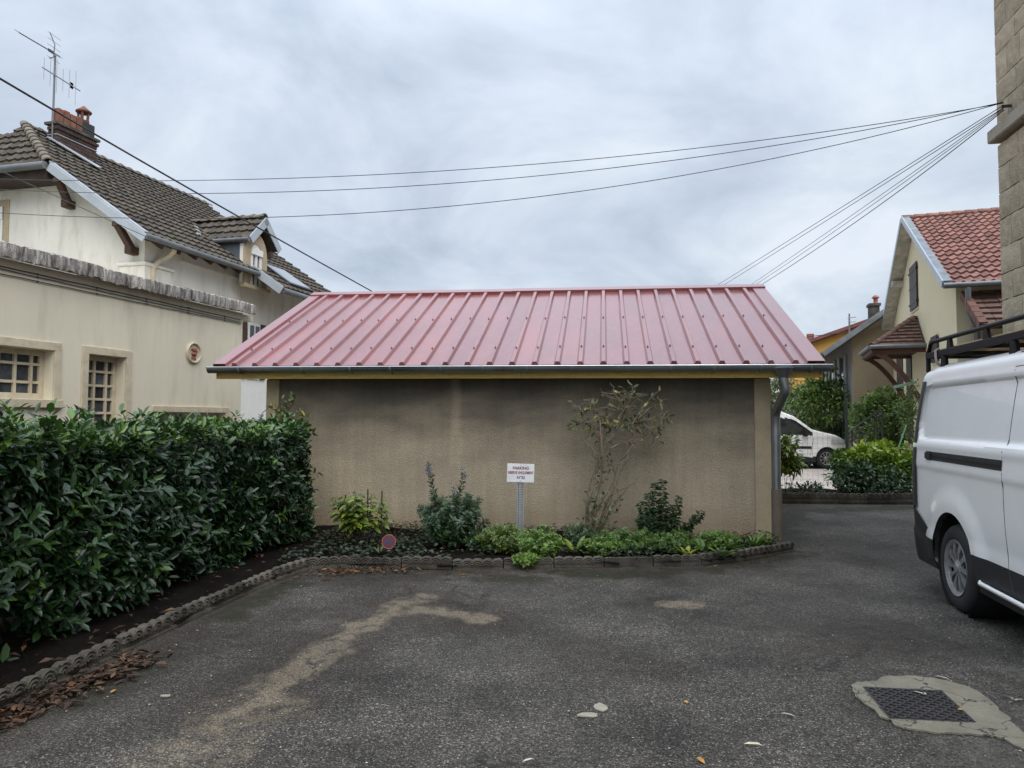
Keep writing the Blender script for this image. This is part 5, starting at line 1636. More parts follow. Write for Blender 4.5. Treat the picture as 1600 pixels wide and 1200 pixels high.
# ------------------------------------------------------------------ vans: lofted shells
m_wpaint = M('white_car_paint', (.90, .90, .885), .28, .02, 1.2, coat=.6, fine=0.02, fscale=40, stain=(.74, .735, .72), sscale=2.5, samt=.3)
m_clad = M('black_bumper_plastic', (.022, .023, .025), .55, .2, 6, bump=.08, bscale=400)
m_carglass = M('car_glass', (.02, .024, .026), .05, .2, 2, spec=.7)
m_hub = M('silver_hubcap', (.38, .39, .40), .38, .1, 8, metal=.6, stain=(.2, .19, .18), sscale=9, samt=.5)
m_seam = M('door_gap', (.07, .07, .072), .7)
m_lamp = M('lamp_lens', (.55, .57, .6), .1, .2, 6, spec=.7)
m_red_lamp = M('red_lamp', (.25, .01, .01), .15, .2, 6, spec=.7)

def van(t, S):
    """S: dict with x0,x1, ztop(x), half(x,z), feat(x,z), rc(x), arches[(x,z,r)], z0, glass(x,z,kind), clad(x,z)"""
    x0, x1, st = S['x0'], S['x1'], S['step']
    xs = list(np.arange(x0, x1 + 1e-6, st))
    nz = S['nz']
    P_ = []
    for x in xs:
        zt = S['ztop'](x); rc = S['rc'](x)
        zs = zt - rc
        row = []
        for j in range(nz + 1):
            z = S['z0'] + (zs - S['z0']) * j / nz
            row.append((x, S['half'](x, z) - S['feat'](x, z), z, 's'))
        yb = S['half'](x, zs)
        ry = min(rc * 1.15, yb * .8)
        for j in range(1, 9):
            a = math.pi / 2 * j / 8
            row.append((x, yb - ry + ry * math.cos(a), zs + rc * math.sin(a), 'c'))
        for j in range(1, 6):
            f = 1 - j / 5
            y = (yb - ry) * f
            row.append((x, y, zt + .03 * (1 - (y / max(yb - ry, .01)) ** 2) * S.get('crown', 1), 'r'))
        P_.append(row)
    m = len(P_[0]); n = len(xs)
    parts = {}
    V = {}
    for sg in (1, -1):
        for i in range(n):
            for j in range(m):
                x, y, z, k = P_[i][j]
                for ax, az, ar in S['arches']:
                    d = math.hypot(x - ax, z - az)
                    if k == 's' and ar - st * .8 < d < ar + st * .8 and d > 0:
                        f = ar / d; x = ax + (x - ax) * f; z = az + (z - az) * f
                V[(sg, i, j)] = Vector((x, y * sg, z))
    def put(name, key, fs):
        parts.setdefault((name, key), []).append(fs)
    for sg in (1, -1):
        for i in range(n - 1):
            for j in range(m - 1):
                q = [(sg, i, j), (sg, i + 1, j), (sg, i + 1, j + 1), (sg, i, j + 1)]
                if sg == 1: q = q[::-1]
                c = sum((V[k] for k in q), Vector()) / 4
                kind = P_[i][j + 1][3]
                if kind == 's' and any(math.hypot(c.x - ax, c.z - az) < ar for ax, az, ar in S['arches']): continue
                cl_ = S['cls'](c.x, c.z, kind)
                put(cl_, None if cl_ in ('body', 'windscreen') else (sg, sum(c.x > a[0] for a in S['arches'])), q)
    for i, flip in ((0, False), (n - 1, True)):
        q = [(1, i, j) for j in range(m)] + [(-1, i, j) for j in range(m - 2, -1, -1)]
        put('body', None, q if flip else q[::-1])
    mats = S['mats']
    for (nm, _k), fs in parts.items():
        ids = {}; vs = []; ff = []
        for f in fs:
            g = []
            for k in f:
                if k not in ids:
                    ids[k] = len(vs); vs.append(V[k][:])
                g.append(ids[k])
            ff.append(g)
        me = bpy.data.meshes.new(nm); me.from_pydata(vs, [], ff)
        bm = bmesh.new(); bm.from_mesh(me); bmesh.ops.remove_doubles(bm, verts=bm.verts, dist=1e-4); bm.to_mesh(me); bm.free()
        me.materials.append(mats[nm]); smooth_mesh(me, S.get('ang', 32))
        o = bpy.data.objects.new(nm, me); COL.objects.link(o); o.parent = t
def loc_part(name, mb, mat, parent, smooth=None, bevel=0, segs=1):
    me = mb.mesh(name, mat, Vector((0, 0, 0)), smooth, bevel, True, segs)
    o = bpy.data.objects.new(name, me); COL.objects.link(o); o.parent = parent
    return o
def wheel(t, x, y, r, w, out, nsp=10):
    """wheel with tyre, outward side = out (+1/-1 along y)"""
    M4 = Matrix.Translation((x, y, r)) @ Matrix.Rotation(-math.pi / 2 * out, 4, 'X')
    ri = r * .62
    mb = MB(); mb.lathe([(ri, -w / 2), (r * .90, -w / 2), (r * .975, -w * .40), (r, -w * .25), (r, w * .25), (r * .975, w * .40), (r * .90, w / 2), (r * .7, w / 2 + .004), (ri, w / 2 - .012), (ri, -w / 2)], 40, M4, closed=False)
    o = loc_part('wheel', mb, m_rubber, t, 40)
    mb = MB()
    n = 64
    for k in range(n):
        a = 2 * math.pi * k / n
        for sg in (-1, 1):
            mb.cbox(M4 @ Vector((r * math.cos(a), r * math.sin(a), sg * w * .13)), (M4.to_3x3() @ Vector((math.cos(a), math.sin(a), 0))) * .008, (M4.to_3x3() @ Vector((-math.sin(a), math.cos(a), 0))) * .02, (M4.to_3x3() @ Vector((0, 0, 1))) * (w * .22))
    loc_part('tread', mb, m_rubber, o)['kind'] = 'stuff'
    mb = MB(); mb.lathe([(0.0, w / 2 - .075), (ri * .95, w / 2 - .06), (ri * .97, w / 2 - .05)], 32, M4, closed=False); loc_part('wheel_disc', mb, M('brake_dark', (.015, .015, .016), .7), o, 40)
    mb = MB()
    mb.lathe([(ri * .88, w / 2 - .035), (ri * .90, w / 2 - .012), (ri * .97, w / 2 - .004), (ri * 1.03, w / 2 + .004), (ri * 1.04, w / 2 - .012)], 40, M4, closed=False)
    mb.lathe([(0, w / 2 + .002), (ri * .16, w / 2 + .0), (ri * .2, w / 2 - .008), (ri * .3, w / 2 - .014), (ri * .32, w / 2 - .04)], 24, M4, closed=False)
    for k in range(nsp):
        a = 2 * math.pi * k / nsp
        da0, da1 = .20, .155
        def pt(rr, aa, zz): return M4 @ Vector((rr * math.cos(aa), rr * math.sin(aa), zz))
        r0, r1 = ri * .27, ri * .92
        vs = []
        for (rr, da, z) in ((r0, da0 * .9, w / 2 - .016), (ri * .6, da1 * .85, w / 2 - .008), (r1, da1, w / 2 - .016)):
            vs += [pt(rr, a - da, z), pt(rr, a + da, z), pt(rr, a + da * .8, z - .03), pt(rr, a - da * .8, z - .03)]
        fs = []
        for s in (0, 4):
            for q in range(4):
                fs.append((s + q, s + (q + 1) % 4, s + 4 + (q + 1) % 4, s + 4 + q))
        mb.add(vs, fs)
    loc_part('hubcap', mb, m_hub, o, 35)
    return o
def sstep(a, b, x):
    t_ = min(1, max(0, (x - a) / (b - a))); return t_ * t_ * (3 - 2 * t_)
def lerpt(x, tab):
    for (a, b), (c, d) in zip(tab[:-1], tab[1:]):
        if x <= c:
            return b + (d - b) * max(0, (x - a)) / (c - a)
    return tab[-1][1]

# ---- big white panel van at the right: +x is its front, right side (y<0) faces the drive
def build_van():
    vth = math.atan(.21)
    fw = Vector((-math.sin(vth), -math.cos(vth), 0))
    lf = UP.cross(fw)
    hubp = P(1513, 878, 5.62); axle = Vector((hubp.x, hubp.y, 0)) + lf * .86
    t = thing('panel_van', 'large white panel van with black bumper parts parked at the right edge', 'van', axle)
    t.rotation_euler = (0, 0, math.atan2(fw.y, fw.x))
    def ztop(x): return lerpt(x, [(-.98, 1.83), (-.95, 1.91), (-.88, 1.955), (-.6, 1.985), (2.3, 1.99), (2.6, 1.90), (3.35, 1.24), (3.6, 1.14), (3.95, 1.0), (4.03, .8)])
    def half(x, z):
        b = .975 - .028 * max(0, (.85 - z) / .5) ** 2 - .115 * (max(0, z - 1.05) / .85) ** 1.5
        if x < -.80: b -= .12 * ((-.80 - x) / .18) ** 3
        if x > 3.1: b -= .30 * ((x - 3.1) / .93) ** 2
        return b
    # pressed side panels: rounded frames given by signed distance
    def rbox(x, z, xa, xb, za, zb, r):
        qx = abs(x - (xa + xb) / 2) - (xb - xa) / 2 + r; qz = abs(z - (za + zb) / 2) - (zb - za) / 2 + r
        return math.hypot(max(qx, 0), max(qz, 0)) + min(max(qx, qz), 0) - r
    def feat(x, z):
        f = 0
        d = rbox(x - .25 * max(0, (1.50 - z)) * (1 if x < 0 else 0), z, -.80, 2.2, 1.315, 1.80, .07)
        f += .030 * (1 - sstep(-.022, .002, d))
        # waist crease and wheel arch lip
        f += .010 * (1 - sstep(1.06, 1.10, z)) * sstep(.5, .62, z)
        f -= .010 * math.exp(-((z - 1.27) / .03) ** 2)
        for ax in (0, 3.1):
            dd = math.hypot(x - ax, z - .34)
            f -= .022 * sstep(.66, .47, dd) * (1 if z > .3 else 0)
        return f
    def cls(x, z, k):
        if k == 's':
            if 2.02 < x < 3.05 and 1.13 < z < min(1.74, ztop(x) - .12): return 'cab_window'
            if x < -.2 and z < .5: return 'lower_cladding'
            if z < .52 and x >= -.2: return 'lower_cladding'
            if x > 3.45 and z < .62: return 'lower_cladding'
        elif 2.66 < x < 3.32 and k == 'r': return 'windscreen'
        return 'body'
    S = dict(x0=-.98, x1=4.03, step=.0209, nz=84, ztop=ztop, half=half, feat=feat, rc=lambda x: .115 if x < 2.6 else .09, z0=.24, arches=[(0, .36, .405), (3.1, .36, .405)], cls=cls,
             mats=dict(body=m_wpaint, cab_window=m_carglass, lower_cladding=m_clad, windscreen=m_carglass), crown=1)
    van(t, S)
    Y = lambda x, z: -(half(x, z) - feat(x, z))
    loc_part('underbody', MB().box(-.9, 3.9, -.72, .72, .22, .6), m_black, t)
    for ax in (0, 3.1):
        for sg in (-1, 1):
            mb = MB(); mb.lathe([(.40, 0), (.40, .34)], 28, Matrix.Translation((ax, sg * .60 if sg > 0 else -.94, .36)) @ Matrix.Rotation(-math.pi / 2, 4, 'X'), closed=False)
            loc_part('arch_liner', mb, m_black, t, 60)
    for ax in (0, 3.1):
        wheel(t, ax, -.845, .337, .215, -1); wheel(t, ax, .845, .337, .215, 1)
    # bumper: proud black shell round the rear corner
    for sg in (-1, 1):
        mb = MB(); rows = []
        for q in range(15):
            f = q / 14; r_ = []
            for k in range(16):
                g = k / 15
                xe = -.975
                ztp = .50 + max(0, (-.42 + .555 * g) * -1 * 0 + g * .26)
                z = .245 + (ztp - .245) * f
                xs_ = -math.sqrt(max(.405 ** 2 - (z - .36) ** 2, .01)) - .003
                x = xs_ + (xe - xs_) * g
                step_ = .014 if f < .62 else .004
                y = half(max(x, -.975), max(z, .3)) + step_ - .03 * max(0, (.30 - z) / .06) * .5
                r_.append((x - (.02 if f < .62 else .0) * g ** 3, sg * y, z))
            xr = -.985
            for k in range(1, 6):
                zz = r_[15][2]; r_.append((-.985 - .03 * math.sin(k / 5 * 1.57), sg * half(-.975, .5) * (1 - k / 5), zz))
            rows.append(r_)
        mb.grid(rows); loc_part('rear_bumper', mb, m_clad, t, 35)
    # tall black tail lamp strip at the rear corners, and dark rear window band
    for sg in (-1, 1):
        mb = MB(); rows = []
        for k in range(18):
            z = .72 + (1.84 - .72) * k / 17
            r_ = []
            for q in range(5):
                x = -.765 - .215 * q / 4 + .012 * (k / 17) ** 4
                r_.append((x, sg * (half(max(x, -.98), z) + .007), z))
            rows.append(r_)
        mb.grid(rows); o = loc_part('tail_lamp', mb, m_black, t, 40)
        mb = MB(); mb.cbox((-.992, sg * .80, 1.0), (.02, 0, 0), (0, .08, 0), (0, 0, .42)); loc_part('lamp_lens', mb, m_red_lamp, o)
    mb = MB(); mb.box(-.994, -.98, -.68, -.05, 1.15, 1.66); mb.box(-.994, -.98, .05, .68, 1.15, 1.66); loc_part('rear_window', mb, m_carglass, t, bevel=.004)
    # slide rail cover on the visible side
    def lp(u, v):                                              # pixel to van coordinates on the side y ~ -0.96
        p = PL(u, v, axle - lf * .955, lf); d = p - axle
        return d.dot(fw), p.z
    xa, za = lp(1450, 711); xb, zb_ = lp(1569, 728)
    zr = (za + zb_) / 2
    for sg in (-1, 1):
        mb = MB(); rows = []
        for zq in (-.040, -.034, .034, .040):
            rows.append([(x, sg * (-Y(x, zr + zq) + (.004 if abs(zq) < .036 else -.006)), zr + zq) for x in np.linspace(xa, xb if sg < 0 else xa + .9, 14)])
        mb.grid(rows); rl = loc_part('slide_rail', mb, m_black, t, 30)
        mb = MB(); mb.cbox((xa + .06, sg * (-Y(xa + .06, zr) + .006), zr), (.13, 0, 0), (0, .026, 0), (0, 0, .075)); loc_part('rail_cap', mb, m_clad, rl, bevel=.012, segs=2)
        mb = MB(); mb.grid([[(x, sg * (-Y(x, zr + q) + .0065), zr + q) for x in np.linspace(xa + .14, (xb if sg < 0 else xa + .9) - .02, 10)] for q in (-.012, .004)]); loc_part('rail_slot', mb, M('rail_slot_black', (.006, .006, .006), .8), rl)
    # door gaps
    def seam(pts, sg=-1):
        mb = MB(); mb.tube([(x, sg * (-Y(x, z) - .0005), z) for x, z in pts], .0032, 5); loc_part('door_gap', mb, m_seam, t)
    gx = xb
    for sg in (-1, 1):
        seam([(gx, z) for z in np.linspace(zr - .05, .98, 4)] + [(gx + .07 * f ** 1.5, .98 - .62 * f) for f in np.linspace(.15, 1, 8)], sg)
        seam([(gx + .0, z) for z in np.linspace(zr + .045, 1.84, 14)], sg)
        seam([(gx + 1.15, z) for z in np.linspace(.36, 1.84, 24)], sg); seam([(3.0, z) for z in np.linspace(.75, 1.2, 8)], sg)
        seam([(x, 1.86) for x in np.linspace(gx, gx + 1.15, 10)], sg)
    # side step bar, mud marks, mirror, handle, lamps
    for sg in (-1, 1):
        mb = MB(); mb.tube([(.47, sg * .955, .335), (.50, sg * .975, .325), (2.62, sg * .975, .315)], .017, 8); loc_part('side_bar', mb, m_wpaint, t, 50)
        mb = MB(); mb.box(2.55, 2.75, sg * 1.0 - .1, sg * 1.0 + .1, 1.12, 1.38); loc_part('mirror', mb, m_clad, t, bevel=.04, segs=2)
        mb = MB(); mb.cbox((2.1, sg * .965, 1.02), (.2, 0, 0), (0, .03, 0), (0, 0, .045)); loc_part('door_handle', mb, m_clad, t, bevel=.01)
        mb = MB(); mb.cbox((3.75, sg * .62, .86), (.3, 0, 0), (0, .3, 0), (0, 0, .16)); loc_part('headlight', mb, m_lamp, t, bevel=.04, segs=2)
    mb = MB(); mb.cbox((4.02, 0, .5), (.12, 0, 0), (0, 1.5, 0), (0, 0, .4)); loc_part('front_bumper', mb, m_clad, t, bevel=.05, segs=2)
    # roof drip strip
    for sg in (-1, 1):
        mb = MB(); mb.tube([(x, sg * (half(x, 1.88) - .045), 1.957) for x in np.linspace(gx - .02, 2.4, 12)], .008, 5); loc_part('roof_strip', mb, m_seam, t)
    # ---- roof rack: its own thing, bolted on top
    rk = thing('roof_rack', 'long black tubular roof rack carrying timber boards on the white panel van', 'roof rack', axle + UP * 1.95)
    rk.rotation_euler = t.rotation_euler
    zo = -1.95
    rb = M('rack_black', (.010, .010, .011), .55, .2, 6, spec=.25)
    for sg in (-1, 1):
        y = sg * .80
        mb = MB()
        pts = [(-.93, y, 2.02 + zo), (-.93, y, 2.11 + zo), (-.915, y, 2.11 + zo), (-.86, y, 2.19 + zo), (-.78, y, 2.20 + zo), (2.3, y, 2.20 + zo), (2.42, y, 2.17 + zo), (2.46, y, 2.09 + zo)]
        mb.tube(pts, .019, 8); loc_part('top_rail', mb, rb, rk, 60)
        mb = MB(); mb.box(-.95, 2.45, y - .018, y + .018, 2.05 + zo, 2.108 + zo); loc_part('side_beam', mb, rb, rk, bevel=.006)
        mb = MB(); mb.box(-.95, -.91, y - .016, y + .016, 1.93 + zo, 2.13 + zo); loc_part('rear_post', mb, rb, rk, bevel=.005)
        for x in (-.42, .28, 1.0, 1.7):
            mb = MB(); mb.prism([(x - .05, y - .012, 2.10 + zo), (x + .05, y - .012, 2.10 + zo), (x + .02, y - .012, 2.19 + zo), (x - .035, y - .012, 2.19 + zo)], (0, .024, 0)); loc_part('stanchion', mb, rb, rk)
        for x in (-.55, .7, 2.0):
            mb = MB(); mb.prism([(x - .055, y - .02, 1.94 + zo), (x + .055, y - .02, 1.94 + zo), (x + .03, y - .02, 2.055 + zo), (x - .03, y - .02, 2.055 + zo)], (0, .04, 0)); loc_part('rack_foot', mb, rb, rk, bevel=.01)
    for x in (-.93, -.55, .1, .7, 1.35, 2.0, 2.45):
        mb = MB(); mb.box(x - .02, x + .02, -.8, .8, 2.056 + zo, 2.09 + zo); loc_part('cross_bar', mb, rb, rk)
    mb = MB(); mb.tube([(-.94, -.8, 2.1 + zo), (-.94, .8, 2.1 + zo)], .03, 8); loc_part('rear_roller', mb, m_black, rk, 60)
    m_lum = M('lumber', (.52, .36, .16), .75, .2, 3, stretch=(8, 1, 1), rand=.12)
    for k, (y, l0, l1, z) in enumerate(((-.70, -.9, 1.9, 2.098), (-.52, -1.02, 2.2, 2.098), (-.33, -.8, 2.2, 2.098))):
        bd = thing('timber_board', ['pale timber board lying on the roof rack nearest the open drive', 'middle pale timber board lying on the van roof rack, sticking out at the back', 'innermost pale timber board lying on the van roof rack'][k], 'board', axle + UP * z, 'boards on the roof rack')
        bd.rotation_euler = t.rotation_euler
        mb = MB(); mb.box(l0, l1, y - .075, y + .075, 0, .028); loc_part('plank', mb, m_lum, bd, bevel=.003)
    st = thing('cargo_strap', 'pale webbing strap hanging from the beam of the van roof rack', 'strap', axle + UP * 1.95)
    st.rotation_euler = t.rotation_euler
    mb = MB(); pts = [(-.66, -.80, 2.125 + zo), (-.67, -.825, 2.11 + zo), (-.665, -.828, 2.05 + zo), (-.64, -.83, 2.0 + zo), (-.645, -.80, 1.97 + zo)]
    mb.tube(pts, .012, 6); loc_part('webbing', mb, M('webbing', (.34, .29, .27), .8), st, 60)
build_van()

# ---- small white van parked beyond the fence, nose to the right
def build_small_van():
    hub = P(1288, 703, 21.5)
    fw = Vector((.985, .05, 0)).normalized(); lf = UP.cross(fw)
    t = thing('small_van', 'small white delivery van parked on pale gravel behind the wire fence', 'van', Vector((hub.x, hub.y, 0)) - fw * 2.68 + lf * .74)
    t.rotation_euler = (0, 0, math.atan2(fw.y, fw.x))
    zt0 = P(1230, 650, 21.5).z
    def ztop(x): return lerpt(x, [(-.72, 1.5), (-.66, 1.70), (-.4, 1.79), (.8, 1.80), (1.3, 1.76), (1.75, 1.57), (2.25, 1.19), (2.5, 1.12), (3.0, 1.02), (3.3, .90), (3.45, .72)])
    def half(x, z):
        b = .905 - .02 * max(0, (.7 - z) / .4) ** 2 - .16 * (max(0, z - .95) / .8) ** 1.5
        if x < -.5: b -= .1 * ((-.5 - x) / .22) ** 2
        if x > 2.6: b -= .33 * ((x - 2.6) / .85) ** 2
        return b
    def feat(x, z):
        f = .008 * (1 - sstep(.9, .94, z)) * sstep(.5, .6, z)
        for ax in (0, 2.68):
            f -= .02 * sstep(.52, .36, math.hypot(x - ax, z - .31))
        return f
    def cls(x, z, k):
        if k == 's':
            if 1.25 < x < 2.25 and 1.0 < z < min(1.52, ztop(x) - .10): return 'cab_window'
            if z < .36 or (x > 3.05 and z < .62) : return 'lower_cladding'
        elif 1.42 < x < 2.2 and k == 'r': return 'windscreen'
        return 'body'
    S = dict(x0=-.72, x1=3.45, step=.045, nz=26, ztop=ztop, half=half, feat=feat, rc=lambda x: .10 if x < 1.6 else .07, z0=.2, arches=[(0, .31, .35), (2.68, .31, .35)], cls=cls,
             mats=dict(body=m_wpaint, cab_window=m_carglass, lower_cladding=m_clad, windscreen=m_carglass))
    van(t, S)
    loc_part('underbody', MB().box(-.6, 3.2, -.66, .66, .18, .55), m_black, t)
    for ax in (0, 2.68):
        for sg in (-1, 1): wheel(t, ax, sg * .76, .312, .19, sg, 9)
        for sg in (-1, 1):
            mb = MB(); mb.lathe([(.345, 0), (.345, .3)], 24, Matrix.Translation((ax, .56 if sg > 0 else -.86, .31)) @ Matrix.Rotation(-math.pi / 2, 4, 'X'), closed=False)
            loc_part('arch_liner', mb, m_black, t, 60)
    for sg in (-1, 1):
        y = lambda x, z: sg * (half(x, z) - feat(x, z))
        mb = MB(); mb.grid([[(x, y(x, z) + sg * .012, z) for x in np.linspace(1.15, 2.2, 8)] for z in (.60, .68)]); loc_part('side_moulding', mb, m_clad, t)
        mb = MB(); mb.cbox((2.0, sg * .98, 1.07), (.16, 0, 0), (0, .16, 0), (0, 0, .2)); loc_part('mirror', mb, m_black, t, bevel=.04, segs=2)
        mb = MB(); mb.grid([[(x, sg * (half(x, z) + .008), z) for x in np.linspace(2.82, 3.36, 7)] for z in (.74, .80, .88 )]); loc_part('headlight', mb, m_lamp, t, 50)
        mb = MB(); mb.tube([(x, y(x, z) , z) for x, z in [(2.24, 1.1), (2.28, .9), (2.2, .55), (2.18, .4)]], .006, 5); loc_part('door_gap', mb, m_seam, t)
        mb = MB(); mb.tube([(x, y(x, z), z) for x, z in [(.96, 1.6), (.95, 1.1), (.95, .4)]], .006, 5); loc_part('door_gap', mb, m_seam, t)
    mb = MB(); mb.cbox((3.42, 0, .5), (.1, 0, 0), (0, 1.1, 0), (0, 0, .32)); loc_part('front_bumper', mb, m_clad, t, bevel=.04, segs=2)
build_small_van()
# ------------------------------------------------------------------ laurel hedge
m_bark = M('bark', (.085, .062, .042), .9, .35, 12, bump=.4, bscale=80)
m_bark_d = M('dark_bark', (.03, .023, .017), .9, .35, 12)
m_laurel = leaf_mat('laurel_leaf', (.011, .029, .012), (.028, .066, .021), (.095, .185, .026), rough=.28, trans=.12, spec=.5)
def build_hedge():
    a = Vector((-3.09, 1.6, 0)); b = Vector((-2.46, 8.72, 0))
    d = (b - a).normalized(); out = Vector((d.y, -d.x, 0)); Ln = (b - a).length
    H, Dp = 1.40, 1.15
    t = thing('laurel_hedge', 'dense clipped cherry laurel hedge of glossy dark leaves beside the drive', 'hedge', (a + b) / 2 - out * .5)
    rs = random.Random(21)
    lv = Leaves(); bias = []
    ctr = lambda s, w, z: a + d * s - out * w + UP * z
    def shoot(p, ax, top):
        k = rs.choice((5, 6, 7, 8))
        ph = rs.uniform(0, 6.28)
        o = ax.orthogonal().normalized(); q = ax.cross(o)
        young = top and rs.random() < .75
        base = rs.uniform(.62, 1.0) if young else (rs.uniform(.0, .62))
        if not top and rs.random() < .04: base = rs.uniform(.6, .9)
        for i in range(k):
            th = ph + i * 2.4
            rad = o * math.cos(th) + q * math.sin(th)
            f = i / k
            spread = .95 - .45 * f
            dr = (ax * (1 - spread * .7) + rad * spread + UP * (-.18 if not top else .1) + rvec(rs, .18)).normalized()
            pos = p - ax * (.10 * (1 - f))
            nn = (ax * .8 + UP * .5 - rad * .25 + rvec(rs, .2))
            nn = nn - dr * nn.dot(dr)
            if nn.length < .05: nn = dr.orthogonal()
            l = rs.uniform(.055, .12) * (1 if not top else .95)
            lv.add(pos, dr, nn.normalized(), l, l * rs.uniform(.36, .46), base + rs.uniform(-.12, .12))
    def bulge(s, z): return .10 * (math.sin(s * 2.1 + z * 1.3) * .5 + math.sin(s * 4.7 - z * 3.1 + 1) * .35 + math.sin(s * .9 + 2) * .4)
    n = 0
    while n < 2700:                                        # front face
        s = rs.uniform(-.1, Ln) if rs.random() < .75 else rs.uniform(1.5, 4.6)
        z = rs.uniform(.02, H)
        lim = .30 - .26 * min(1, max(0, (s - 1.6) / 5.2)) + .13 * math.sin(s * 3.3) + .07 * math.sin(s * 7.7)
        if z < lim and rs.random() < .93: continue
        dep = rs.expovariate(1 / .09)
        if dep > .38: continue
        lean = .02 * (1 - z / H)                            # the face leans in a little towards the foot
        p = ctr(s, dep + lean - bulge(s, z), z)
        ax = (out * .75 + UP * rs.uniform(.15, .75) + rvec(rs, .42)).normalized()
        shoot(p, ax, z > H - .10); n += 1
    for _ in range(1700):                                  # top
        s = rs.uniform(-.1, Ln); w = rs.uniform(-.04, Dp)
        z = H - rs.expovariate(1 / .05) + .05 * math.sin(s * 3 + w * 4) + (.10 if rs.random() < .10 else 0) + .05 * max(0, (2.9 - s) / 2)
        shoot(ctr(s, w - bulge(s, 1.4) * (1 if w < .2 else 0), z), (UP + rvec(rs, .38) + out * .12).normalized(), True)
    for _ in range(560):                                   # far end by the shed
        w = rs.uniform(0, Dp); z = rs.uniform(.12, H)
        shoot(ctr(Ln - rs.expovariate(1 / .09) + .06 * math.sin(z * 5) + .08, w, z), (d * .8 + UP * .4 + out * .2 + rvec(rs, .4)).normalized(), z > H - .15)
    for _ in range(60):                                    # stray shoots
        s = rs.uniform(1.0, Ln); 
        shoot(ctr(s, -.12 - rs.uniform(0, .08), rs.uniform(.45, 1.3)), (out + UP * .5 + rvec(rs, .3)).normalized(), False)
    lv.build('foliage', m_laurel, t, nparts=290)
    # solid dark core for the twiggy interior, added to block light and view
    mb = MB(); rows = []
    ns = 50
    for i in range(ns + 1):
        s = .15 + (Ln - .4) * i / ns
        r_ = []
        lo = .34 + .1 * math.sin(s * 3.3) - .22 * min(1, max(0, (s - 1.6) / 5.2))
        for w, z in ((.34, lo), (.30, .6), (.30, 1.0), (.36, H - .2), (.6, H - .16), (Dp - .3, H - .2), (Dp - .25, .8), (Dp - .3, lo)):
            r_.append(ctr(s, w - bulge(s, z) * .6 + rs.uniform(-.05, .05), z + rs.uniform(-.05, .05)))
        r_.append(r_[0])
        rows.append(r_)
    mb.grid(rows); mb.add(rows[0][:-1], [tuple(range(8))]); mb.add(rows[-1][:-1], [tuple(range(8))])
    mb.build('blocking_core', M('dark_core', (.022, .024, .013), .95, .5, 14), t, kind='stuff')
    for k in range(16):
        s = .3 + (Ln - .6) * k / 15 + rs.uniform(-.1, .1); w = .5 + rs.uniform(-.15, .2)
        mb = MB(); mb.tube([ctr(s, w, -.02), ctr(s + rs.uniform(-.1, .1), w + rs.uniform(-.1, .1), .3), ctr(s + rs.uniform(-.2, .2), w + rs.uniform(-.2, .1), .7)], [.03, .024, .015], 6)
        mb.build('stem', m_bark_d, t, smooth=60)
build_hedge()

# ------------------------------------------------------------------ plants of the bed
def stem_path(rs, base, tip, n=7, wob=.03, sag=0.0):
    pts = []
    for i in range(n + 1):
        f = i / n
        p = base.lerp(tip, f)
        k = math.sin(math.pi * f)
        pts.append(p + Vector((rs.uniform(-wob, wob) * k, rs.uniform(-wob, wob) * k, sag * k)))
    return pts
def plant(name, label, cat, base, stems, leafm, stemm, seed, group=None, simple=True, nparts=0, joined=None):
    """stems: list of dicts(path, r0, f0, gap, ll, lw, ang, droop, var)"""
    t = thing(name, label, cat, base, group)
    rs = random.Random(seed)
    lv = Leaves()
    many = len(stems) > 24 if joined is None else joined
    allmb = MB()
    for S in stems:
        pts = S['path']
        mb = allmb if many else MB()
        r0 = S.get('r0', .005)
        mb.tube(pts, [r0 * (1 - .75 * i / (len(pts) - 1)) for i in range(len(pts))], 5)
        if not many: mb.build('stem', stemm, t, smooth=60)
        seg = [(q - p).length for p, q in zip(pts[:-1], pts[1:])]; tot = sum(seg)
        s = tot * S.get('f0', .2); ph = rs.uniform(0, 6)
        while s < tot:
            q = s; i = 0
            while i < len(seg) - 1 and q > seg[i]: q -= seg[i]; i += 1
            p = pts[i].lerp(pts[i + 1], q / max(seg[i], 1e-6)); tg = (pts[i + 1] - pts[i]).normalized()
            o = tg.orthogonal().normalized(); o2 = tg.cross(o)
            for _ in range(S.get('per', 1)):
                ph += 2.4 + rs.uniform(-.3, .3)
                rad = o * math.cos(ph) + o2 * math.sin(ph)
                an = S.get('ang', .9)
                dr = (tg * (1 - an * .6) + rad * an - UP * S.get('droop', .1) + rvec(rs, .2)).normalized()
                nn = (tg * .6 + UP * .6 + Vector((0, -.9, 0)) + rvec(rs, .35)); nn -= dr * nn.dot(dr)
                if nn.length < .05: nn = dr.orthogonal()
                sc = rs.uniform(.7, 1.15) * (1 - .35 * (s / tot) ** 3)
                lv.add(p, dr, nn.normalized(), S['ll'] * sc, S['ll'] * S['lw'] * sc, rs.uniform(*S.get('var', (.1, .6))))
            s += S['gap'] * rs.uniform(.7, 1.3)
    if many and allmb.v: allmb.build('stems', stemm, t, smooth=60, kind='stuff')
    if lv.p: lv.build('leaves', leafm, t, simple=simple, nparts=nparts)
    return t
def bush_stems(rs, base, H, Rr, n, lean=1.0, **kw):
    out = []
    for k in range(n):
        th = 2 * math.pi * (k + rs.uniform(-.3, .3)) / n
        rr = Rr * math.sqrt(rs.uniform(.05, 1))
        tip = base + Vector((rr * math.cos(th) * lean, rr * math.sin(th) * .8, H * (1 - .45 * (rr / Rr) ** 2) * rs.uniform(.75, 1.0)))
        b0 = base + Vector((rr * .25 * math.cos(th), rr * .25 * math.sin(th), 0))
        out.append(dict(path=stem_path(rs, b0, tip, 6, .03), **kw))
    return out
